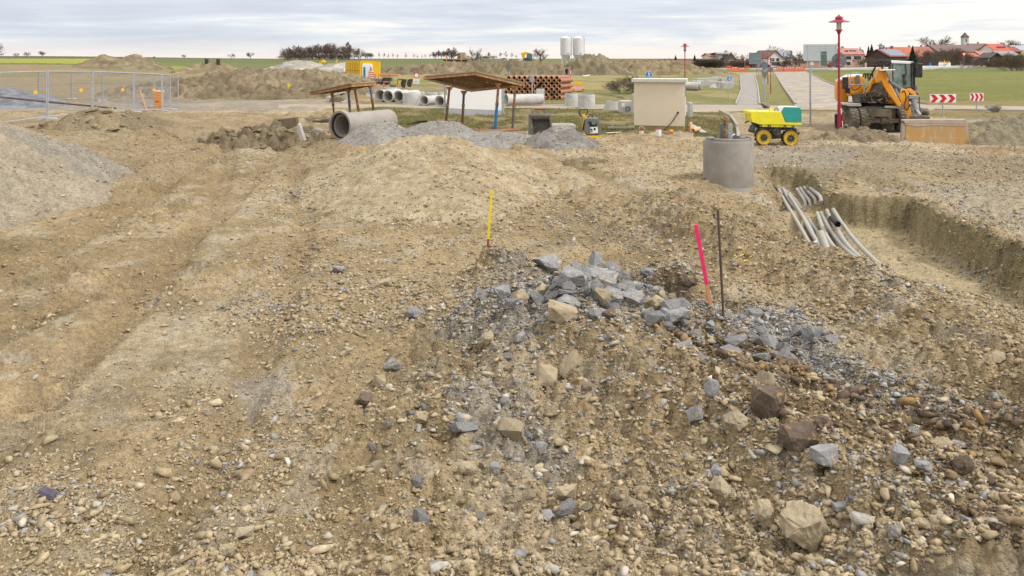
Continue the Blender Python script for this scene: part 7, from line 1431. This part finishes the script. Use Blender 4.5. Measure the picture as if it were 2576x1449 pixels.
MB().box((0, 0, zt / 2), (w_ * .92, w_ * .92, zt)).build('tower', mat('pale_church_render', (.58, .55, .53), (.54, .51, .49), .3, .85), o); s = w_ * .58
MB().add([(-s, -s, zt - .2), (s, -s, zt - .2), (s, s, zt - .2), (-s, s, zt - .2), (-s * .42, -s * .42, zt + (zs - zt) * .48), (s * .42, -s * .42, zt + (zs - zt) * .48), (s * .42, s * .42, zt + (zs - zt) * .48), (-s * .42, s * .42, zt + (zs - zt) * .48), (0, 0, zs)], [(0, 1, 5, 4), (1, 2, 6, 5), (2, 3, 7, 6), (3, 0, 4, 7), (4, 5, 8), (5, 6, 8), (6, 7, 8), (7, 4, 8), (3, 2, 1, 0)]).build('spire', mat('spire_slate', (.13, .08, .085), (.11, .07, .075), .5, .8), o)
MB().box((0, -w_ * .46 - .05, zt * .86), (1.0, .12, 2.0)).build('belfry_window', WIN, o)
# ------------------------------------------------------------------ trees
def branches(seed, h, spread, nb, twigs, r0, up=.5, round_=True, t0=.28):
    r = random.Random(seed); tk_, cr = MB(), MB(); top = h * (.55 if round_ else .95)
    pts = [Vector((0, 0, -.3))]; n = 6
    for i in range(1, n + 1): pts.append(Vector((r.uniform(-.02, .02) * h, r.uniform(-.02, .02) * h, top * i / n)))
    tk_.tube(pts, 0, 7, rs=[r0 * (1 - .72 * i / n) for i in range(n + 1)])
    def arm(p, d, L_, rad, lv):
        m = p + d * L_ * .5 + Vector((r.uniform(-1, 1), r.uniform(-1, 1), r.uniform(-.3, .8))) * L_ * .08; e_ = p + d * L_; e_.z += L_ * .08
        (tk_ if lv == 0 else cr).tube([p, m, e_], 0, 3 if lv else 5, rs=[rad, rad * .75, rad * .4])
        if lv >= 3: return
        for k_ in range(twigs[lv]):
            t = r.uniform(.3, 1.0); q = p.lerp(m, t * 2) if t < .5 else m.lerp(e_, t * 2 - 1)
            v_ = (d + Vector((r.uniform(-1, 1), r.uniform(-1, 1), r.uniform(-.45, .9))) * .95).normalized(); arm(q, v_, L_ * r.uniform(.38, .62), max(rad * .42, .026 * h / 10), lv + 1)
    for i in range(nb):
        t = r.uniform(t0, 1); a = r.uniform(0, 6.28); p = pts[0].lerp(pts[-1], t); u_ = up + .5 * t
        L_ = h * spread * (1.0 - .35 * t if round_ else 1.15 - t); arm(p, Vector((math.cos(a), math.sin(a), u_)).normalized(), L_, r0 * .42, 0)
    return tk_, cr
def tree_proto(kind, seed):
    if kind == 'birch': a = branches(seed, 10, .30, 16, (5, 5, 3), .16, .9, False)
    elif kind == 'round': a = branches(seed, 10, .46, 15, (6, 6, 3), .28, .45, True)
    elif kind == 'wild': a = branches(seed, 10, .50, 11, (6, 5, 4), .25, .25, True)
    elif kind == 'bush': a = branches(seed, 5, .62, 34, (6, 5, 3), .07, .35, True, .0)
    o = empty({'bush': 'bush'}.get(kind, 'tree'), (0, 0, -500), None, None); a[0].build('trunk', BARK, o); a[1].build('crown', TWIGB if kind in ('wild', 'bush') else TWIG, o); return o
def conifer(seed, h=10):
    r = random.Random(seed); b = MB(); n = 900
    for i in range(n):
        t = r.random() ** .8; z = h * (.06 + .94 * t); R = h * .23 * (1 - t) * r.uniform(.45, 1.08) + .05; a = r.uniform(0, 6.28); d = Vector((math.cos(a), math.sin(a), 0)); s = Vector((-d.y, d.x, 0)); q = d * R * .35 + Vector((0, 0, z)); e_ = d * R + Vector((0, 0, z - R * .35 + r.uniform(-.1, .1))); w2 = .16 + .18 * (1 - t)
        b.add([q, e_ + s * w2, e_ + Vector((0, 0, -.22)), e_ - s * w2, e_ * 1.0 + Vector((0, 0, .12))], [(0, 1, 2), (0, 2, 3), (0, 3, 4), (0, 4, 1)])
    o = empty('conifer', (0, 0, -500), None, None); MB().cyl((0, 0, -.2), (0, 0, h * .9), .16, .03, 7).build('trunk', BARK, o); b.build('crown', CONI, o); return o
PT = {('birch', i): tree_proto('birch', i + 1) for i in range(3)}; PT.update({('round', i): tree_proto('round', i + 11) for i in range(3)}); PT.update({('wild', i): tree_proto('wild', i + 21) for i in range(2)}); PT.update({('bush', i): tree_proto('bush', i + 31) for i in range(3)}); PT.update({('con', i): conifer(i + 41) for i in range(2)})
def plant(kind, i, x, ytop, Y, label, group=None, wide=1.0, ybase=None, cat=None):
    k = Y / F; X = (x - CX) * k; g = gz(X, Y); h = EYE - (ytop - HY) * k - g; o = copy_tree(PT[(kind, i % len([1 for q in PT if q[0] == kind]))]); s = h / (5.2 if kind == 'bush' else 9.6 if kind != 'round' else 9.4)
    o.location = (X, Y, g); o.scale = (s * wide, s * wide, s); o.rotation_euler.z = (x * 7.3 + ytop) % 6.28
    return tag(o, label, cat or ('bush' if kind == 'bush' else 'conifer' if kind == 'con' else 'tree'), group)
rr = random.Random(9)
WD = [(475, 205), (505, 215), (545, 190), (575, 215), (602, 195), (640, 215), (672, 200), (702, 195), (732, 205), (760, 190), (800, 185), (865, 180), (922, 175), (945, 200), (1000, 210), (1030, 205), (1060, 185), (1078, 170), (1098, 170), (490, 195), (520, 225), (560, 200), (590, 180), (615, 205), (650, 230), (690, 185), (715, 210), (745, 230), (790, 165), (815, 200), (850, 185), (880, 190), (910, 155), (930, 190), (960, 205), (990, 215), (1015, 200), (1045, 195), (1090, 155), (1105, 185), (470, 235), (455, 250), (630, 225), (770, 205), (835, 215), (895, 200), (1065, 210)]
for i, (x, y_) in enumerate(WD): plant('birch' if i % 4 else 'round', i, 603.7 + x / 4, 67.1 + y_ / 4, 400 + (i * 37) % 70, 'bare reddish-brown tree in the copse on the horizon left of the containers', 'bare trees of the horizon copse', 1.15)
for i, x in enumerate(range(450, 1120, 34)): plant('bush', i, 603.7 + x / 4 + rr.uniform(-2, 2), 67.1 + rr.uniform(262, 285) / 4, 395 + (i * 13) % 40, 'low brown shrub at the foot of the horizon copse', 'shrubs under the horizon copse', 1.4)
for i, (x, y_) in enumerate(((1150, 205), (1195, 208), (1215, 225))): plant('wild', i, 603.7 + x / 4, 67.1 + y_ / 4, 380, 'dark gnarled tree at the right end of the horizon copse', 'dark gnarled trees', .9)
for i, (x, y_) in enumerate(((1262, 262), (1285, 258), (1310, 262))): plant('round', i, 603.7 + x / 4, 67.1 + y_ / 4, 420, 'small bare tree right of the horizon copse', 'small bare trees by the copse', 1.1)
for i, (x, y_) in enumerate(((1400, 262), (1450, 263), (1492, 274), (1540, 270), (1585, 276), (1668, 266), (1750, 276), (1786, 286), (1830, 286), (1865, 280), (1912, 274))): plant('birch', i, 603.7 + x / 4, 67.1 + y_ / 4, 520, 'tiny bare avenue tree on the horizon above the clod bank', 'avenue trees on the horizon', 1.0)
for i, (x, y_) in enumerate(((1945, 255), (1970, 245), (2000, 240), (2025, 235), (2050, 238), (2075, 240), (2092, 215), (2130, 212), (2150, 210), (2110, 240), (1958, 262))): plant('round' if i % 2 else 'birch', i, 603.7 + x / 4, 67.1 + y_ / 4, 430, 'bare tree in the clump left of the ochre conveyor tower', 'clump left of the conveyor tower', 1.1)
plant('wild', 0, 603.7 + 2365 / 4, 67.1 + 212 / 4, 215, 'big dark fruit tree right of the ochre conveyor tower', None, .85); plant('wild', 1, 603.7 + 2310 / 4, 67.1 + 280 / 4, 230, 'small leaning tree beside the big dark fruit tree', None, .9)
plant('birch', 1, 603.7 + 2505 / 4, 67.1 + 258 / 4, 420, 'thin bare tree alone right of the big fruit tree')
for i, (x, y_) in enumerate(((2440, 298), (2470, 292), (2495, 300), (2550, 290))): plant('bush', i, 603.7 + x / 4, 67.1 + y_ / 4, 450, 'dark low bush on the horizon before the tractor', 'dark horizon bushes', 1.5)
for i, (x, y_, n_) in enumerate(((88, 256, 'farthest left'), (205, 256, 'second'), (262, 252, 'third'), (320, 266, 'fourth'), (365, 284, 'fifth'), (170, 290, 'lowest'))): plant('birch', i, 1207.5 + x / 4, 67.1 + y_ / 4, 430, n_ + ' of the small bare trees left of the tractor', 'small bare trees left of the tractor', 1.1)
plant('round', 0, 1207.5 + 608 / 4, 67.1 + 209 / 4, 300, 'round bare tree between the tractor and the silos', None, 1.05)
for i, (x, y_) in enumerate(((1465, 334), (1650, 330), (1760, 330), (1860, 316))): plant('wild', i, 1207.5 + x / 4, 67.1 + y_ / 4, 232, 'low bare orchard bush behind the clod bank', 'orchard bushes behind the clod bank', 1.5)
for i, (x, y_, w_) in enumerate(((1968, 287, .8), (2160, 284, .8))): plant('con', i, 1207.5 + x / 4, 67.1 + y_ / 4, 480, ('left' if not i else 'right') + ' tiny dark conifer on the horizon right of the second lamp', None, 1.4)
for i, (x, y_, Y, n_) in enumerate(((165 / 4, 67.1 + 264 / 4, 560, 'leftmost of three'), (270 / 4, 67.1 + 254 / 4, 560, 'middle of three'), (420 / 4, 67.1 + 244 / 4, 540, 'tallest of three'), (1850 / 4, 67.1 + 280 / 4, 520, 'bushy'), (2325 / 4, 67.1 + 268 / 4, 430, 'slim'), (2520 / 4, 67.1 + 256 / 4, 420, 'spreading'), (1550 / 4, 67.1 + 298 / 4, 520, 'low'))): plant('round' if i != 4 else 'wild', i, x, y_, Y, n_ + ' small bare tree on the left horizon', None, 1.25)
for i, (x, y_) in enumerate(((-22, 96), (-10, 108))): plant('wild', i, x, y_, 420, 'dark tree cut by the left edge on the horizon', 'trees at the left edge', 1.0)
plant('round', 1, hz(1430), hy(108), 430, 'wide rounded bare tree left of the church tower', None, 1.35); plant('round', 2, hz(2430), hy(158), 470, 'rounded bare tree behind the red-roofed house', None, 1.4); plant('birch', 0, hz(765), hy(216), 340, 'pale bare tree behind the tall conifers', None, 1.5); plant('birch', 2, hz(895), hy(248), 345, 'small pale tree left of the large orange roof', None, 1.6)
for i, (x, y_, Y, w_, n_) in enumerate(((640, 240, 322, 1.25, 'left dark conifer of the group beside the peach house'), (600, 262, 325, 1.1, 'lower conifer beside the peach house'), (745, 250, 300, 1.0, 'dark conifer left of the solar barn'), (1160, 258, 262, 1.3, 'lone spruce before the large orange roof'), (492, 268, 380, 1.0, 'small conifer tip above the peach house roof'))): plant('con', i, hz(x), hy(y_), Y, n_, None, w_)
x = 548
i = 0
while x < 2590:
    y_ = {0: 385, 1: 330, 2: 345, 3: 300}[(i * 7) % 4] if 1250 < x < 1800 else 395 if x < 760 else 405; plant('bush', i, hz(x), hy(y_ + rr.uniform(-15, 25)), 262 + (i * 29) % 40, 'tangled brown bush in the village hedge, ' + ('left of the solar barn' if x < 760 else 'before the solar barn' if x < 1250 else 'before the brown barn' if x < 1900 else 'by the sheds on the right'), 'bushes of the village hedge', 1.0 if x > 1250 and x < 1800 else 1.3); x += 42 if 1250 < x < 1800 else 56; i += 1
for i, (x, y_, w_) in enumerate(((2420, 345, 1.3), (2480, 335, 1.4), (2540, 330, 1.5), (2620, 325, 1.5))): plant('bush', i, hz(x), hy(y_), 200 + 6 * i, 'large tangled bush at the right edge above the green field', 'large bushes at the right edge', w_)
for i, (x, y_) in enumerate(((1515, 285), (1620, 260), (1700, 255), (1390, 300))): plant('round', i, hz(x), hy(y_), 300 + 8 * i, 'tall bare tree in the hedge before the brown barn', 'tall hedge trees', 1.1)
for i, (x, y_, Y) in enumerate(((1866, 137, 270), (1876, 136, 275), (1990, 128, 280), (2003, 127, 285), (2010, 130, 285), (1951, 113, 400), (1826, 126, 400), (1838, 128, 400), (1916, 145, 270), (2012, 140, 270), (1980, 138, 275), (2095, 107, 420))): plant('wild' if i % 2 else 'birch', i, x, y_, Y, 'bare garden tree among the left village houses', 'garden trees of the left village', 1.1)
for i, x in enumerate(range(1762, 1812, 4)): plant('bush', i, x, 148.5, 262, 'dark evergreen hedge shrub at the left end of the village', 'left village hedge', 1.6)
for i in range(9): plant('bush', i, 1845 + i * 9 + (i > 6) * 60, 152.5, 255, 'low garden shrub before the left village houses', 'low garden shrubs', 1.4)
# red-brown bush behind the substation
for i, (x, yt, Y) in enumerate(((1560, 198, 70), (1590, 191, 72), (1625, 190, 71), (1648, 199, 72))): plant('bush', i, x, yt, Y, 'reddish-brown twiggy bush behind the left side of the substation', 'twiggy bush behind the substation', 1.5)
for i in PT: 
    for c_ in children(PT[i]): bpy.data.objects.remove(c_)
    bpy.data.objects.remove(PT[i])
# ------------------------------------------------------------------ cars far off
def car(x0, x1, yb, Y, m, label):
    k = Y / F; L_ = (x1 - x0) * k; g = EYE - (yb - HY) * k; x = ((x0 + x1) / 2 - CX) * k; o = empty('car', (x, Y, g), label, 'car'); h = 1.45
    MB().prism([(-L_ / 2, -.85, .25), (L_ / 2, -.85, .25), (L_ / 2, -.85, .75), (L_ * .28, -.85, .9), (-L_ * .45, -.85, .92), (-L_ / 2, -.85, .8)], (0, 1.7, 0)).build('body', m, o, bevel=.08); MB().prism([(L_ * .26, -.78, .9), (L_ * .08, -.7, h), (-L_ * .28, -.7, h), (-L_ * .42, -.78, .9)], (0, 1.5, 0)).build('cabin', WIN, o, bevel=.06)
    for s in (-.3, .3): MB().cyl((L_ * s, -.9, .3), (L_ * s, -.6, .3), .31, n=16).build('wheel', BLACK, o)
car(1911, 1935, 170.5, 210, mat('car_dark_blue', (.05, .06, .10), (.06, .07, .11), 3, .3, spec=.7), 'dark blue car behind the grey sign posts'); car(2078, 2106, 170, 215, mat('car_dark_red', (.25, .03, .04), (.2, .03, .04), 3, .3, spec=.7), 'dark red vehicle below the billboard')
car(2286, 2318, 166, 270, mat('car_white', (.7, .7, .7), (.65, .65, .66), 3, .3, spec=.7), 'white vehicle half hidden by the excavator cab')
# ------------------------------------------------------------------ person
def person():
    q = P(*Z3(872, 508)); k = q.y / F; h = (508 - 413) / 4 * k; o = W('person', (q.x, q.y, q.z), 'person in a long dark coat walking below the clod bank', 'person'); s = h / 1.72
    J = {'pelvis': (0, 0, .95), 'waist': (0, 0, 1.12), 'chest': (0, .01, 1.34), 'neck': (0, 0, 1.50), 'head': (.01, -.02, 1.62), 'crown': (0, 0, 1.70), 'hl': (-.09, 0, .90), 'kl': (-.12, -.06, .50), 'al': (-.12, .04, .09), 'tl': (-.13, -.12, .03), 'hr': (.09, 0, .90), 'kr': (.10, .08, .50), 'ar': (.10, .22, .10), 'tr': (.11, .09, .03), 'sl': (-.18, 0, 1.43), 'el': (-.24, .03, 1.15), 'wl': (-.23, -.06, .92), 'sr': (.18, 0, 1.43), 'er': (.24, .0, 1.15), 'wr': (.24, -.08, .92)}
    R_ = dict(pelvis=.14, waist=.13, chest=.16, neck=.055, head=.095, crown=.07, hl=.09, kl=.06, al=.042, tl=.035, hr=.09, kr=.06, ar=.042, tr=.035, sl=.07, el=.05, wl=.035, sr=.07, er=.05, wr=.035)
    Ed = [('pelvis', 'waist'), ('waist', 'chest'), ('chest', 'neck'), ('neck', 'head'), ('head', 'crown'), ('pelvis', 'hl'), ('hl', 'kl'), ('kl', 'al'), ('al', 'tl'), ('pelvis', 'hr'), ('hr', 'kr'), ('kr', 'ar'), ('ar', 'tr'), ('chest', 'sl'), ('sl', 'el'), ('el', 'wl'), ('chest', 'sr'), ('sr', 'er'), ('er', 'wr')]
    for sd, wn in ((-1, 'wl'), (1, 'wr')):
        for i in range(5):
            n1 = wn + 'f%d' % i; w_ = J[wn]; J[n1] = (w_[0] + (-.02 + .014 * i) * (1 if i < 4 else -sd * 1.6), w_[1] - .02, w_[2] - (.13 if i < 4 else .08)); R_[n1] = .010; Ed.append((wn, n1))
    K = list(J); me = bpy.data.meshes.new('body'); me.from_pydata([tuple(c * s for c in J[n]) for n in K], [(K.index(a), K.index(b)) for a, b in Ed], []); b = bpy.data.objects.new('body', me); col.objects.link(b); b.parent = o
    md = b.modifiers.new('skin', 'SKIN'); 
    for i, n in enumerate(K): me.skin_vertices[0].data[i].radius = (R_[n] * s,) * 2; me.skin_vertices[0].data[i].use_root = (n == 'pelvis')
    b.modifiers.new('sub', 'SUBSURF').render_levels = 1; me.materials.append(mat('skin_and_dark_trousers', (.05, .05, .06), (.06, .055, .06), 3, .8))
    O = Vector(o.location)
    MB().lathe([(.21 * s, .55 * s), (.19 * s, .95 * s), (.20 * s, 1.30 * s), (.15 * s, 1.46 * s), (.07 * s, 1.50 * s), (.001, 1.50 * s), (.001, .56 * s)], O, n=14, closed=False).tube([O + Vector((-.17 * s, 0, 1.42 * s)), O + Vector((-.26 * s, .03, 1.15 * s)), O + Vector((-.25 * s, -.05, .96 * s))], .065 * s, 8).tube([O + Vector((.17 * s, 0, 1.42 * s)), O + Vector((.26 * s, 0, 1.15 * s)), O + Vector((.26 * s, -.06, .96 * s))], .065 * s, 8).build('coat', mat('dark_coat', (.018, .02, .035), (.025, .026, .04), 3, .85), o, smooth=True)
    MB().lathe([(.10 * s, 1.60 * s), (.108 * s, 1.68 * s), (.07 * s, 1.75 * s), (.001, 1.77 * s), (.001, 1.60 * s)], O + Vector((0, .015, 0)), n=12, closed=False).build('hair', mat('dark_hair', (.03, .022, .018), (.04, .03, .025), 3, .8), o, smooth=True)
    f = MB().cyl(O + Vector((0, -.06 * s, 1.62 * s)), O + Vector((0, -.115 * s, 1.61 * s)), .07 * s, .045 * s, 12); f.build('face', mat('skin', (.5, .3, .22), (.45, .27, .2), 3, .6), o, smooth=True)
person()
q = P(*Z3(1062, 505)); tag(MB().box(q + Vector((0, 0, .1)), (1.0, .4, .2), .2).box(q + Vector((.5, .1, .18)), (.5, .4, .2), -.4).build('tarpaulin', WHI, bevel=.06), 'crumpled white sheet on the grass below the clod bank', 'sheet')
# ------------------------------------------------------------------ grass tufts
def tufts(name, poly, n, h, cols, label, ths):
    p = np.array(poly, float); x = rng.uniform(p[:, 0].min(), p[:, 0].max(), n); y_ = rng.uniform(p[:, 1].min(), p[:, 1].max(), n); k = pd(poly, x, y_) > 0; x, y_ = x[k], y_[k]
    Y = EYE * F / (y_ - HY); X = (x - CX) * Y / F; k = fbm(X * .9, Y * .5, 120, 5) > ths; 
    for R in (R_SIDE, R_MAIN, R_PATH): k &= pd(R, X, Y) < -.05
    X, Y = X[k], Y[k]; Z = htop(X, Y); n = len(X); a = rng.uniform(0, 6.28, n); w_ = h * .10; H_ = h * rng.uniform(.5, 1.3, n); lean = rng.normal(0, .35, (n, 2)) * H_[:, None]
    v0 = np.c_[X - np.cos(a) * w_, Y - np.sin(a) * w_, Z - .02]; v1 = np.c_[X + np.cos(a) * w_, Y + np.sin(a) * w_, Z - .02]; v2 = np.c_[X + lean[:, 0], Y + lean[:, 1], Z + H_]
    c = np.array(cols)[rng.integers(0, len(cols), n)] * rng.uniform(.8, 1.2, n)[:, None]
    o = npmesh(name, np.stack([v0, v1, v2], 1).reshape(-1, 3), np.arange(3 * n).reshape(-1, 3), STM, cols=np.repeat(c, 3, 0)); tag(o, label, None, kind='stuff')
tufts('grass', [(940, 266), (1600, 268), (1745, 284), (1745, 335), (1500, 338), (980, 330), (900, 290)], 90000, .10, [(.13, .15, .045), (.17, .18, .06), (.30, .25, .12), (.24, .20, .09)], 'patchy winter grass on the muddy verge', .44)
tufts('grass', [(1738, 280), (1812, 285), (1850, 306), (1858, 345), (1745, 345)], 12000, .09, [(.15, .15, .05), (.28, .23, .11)], 'patchy grass beside the manhole ring', .40)
for o in bpy.data.objects:
    if o.get('_w'): del o['_w']
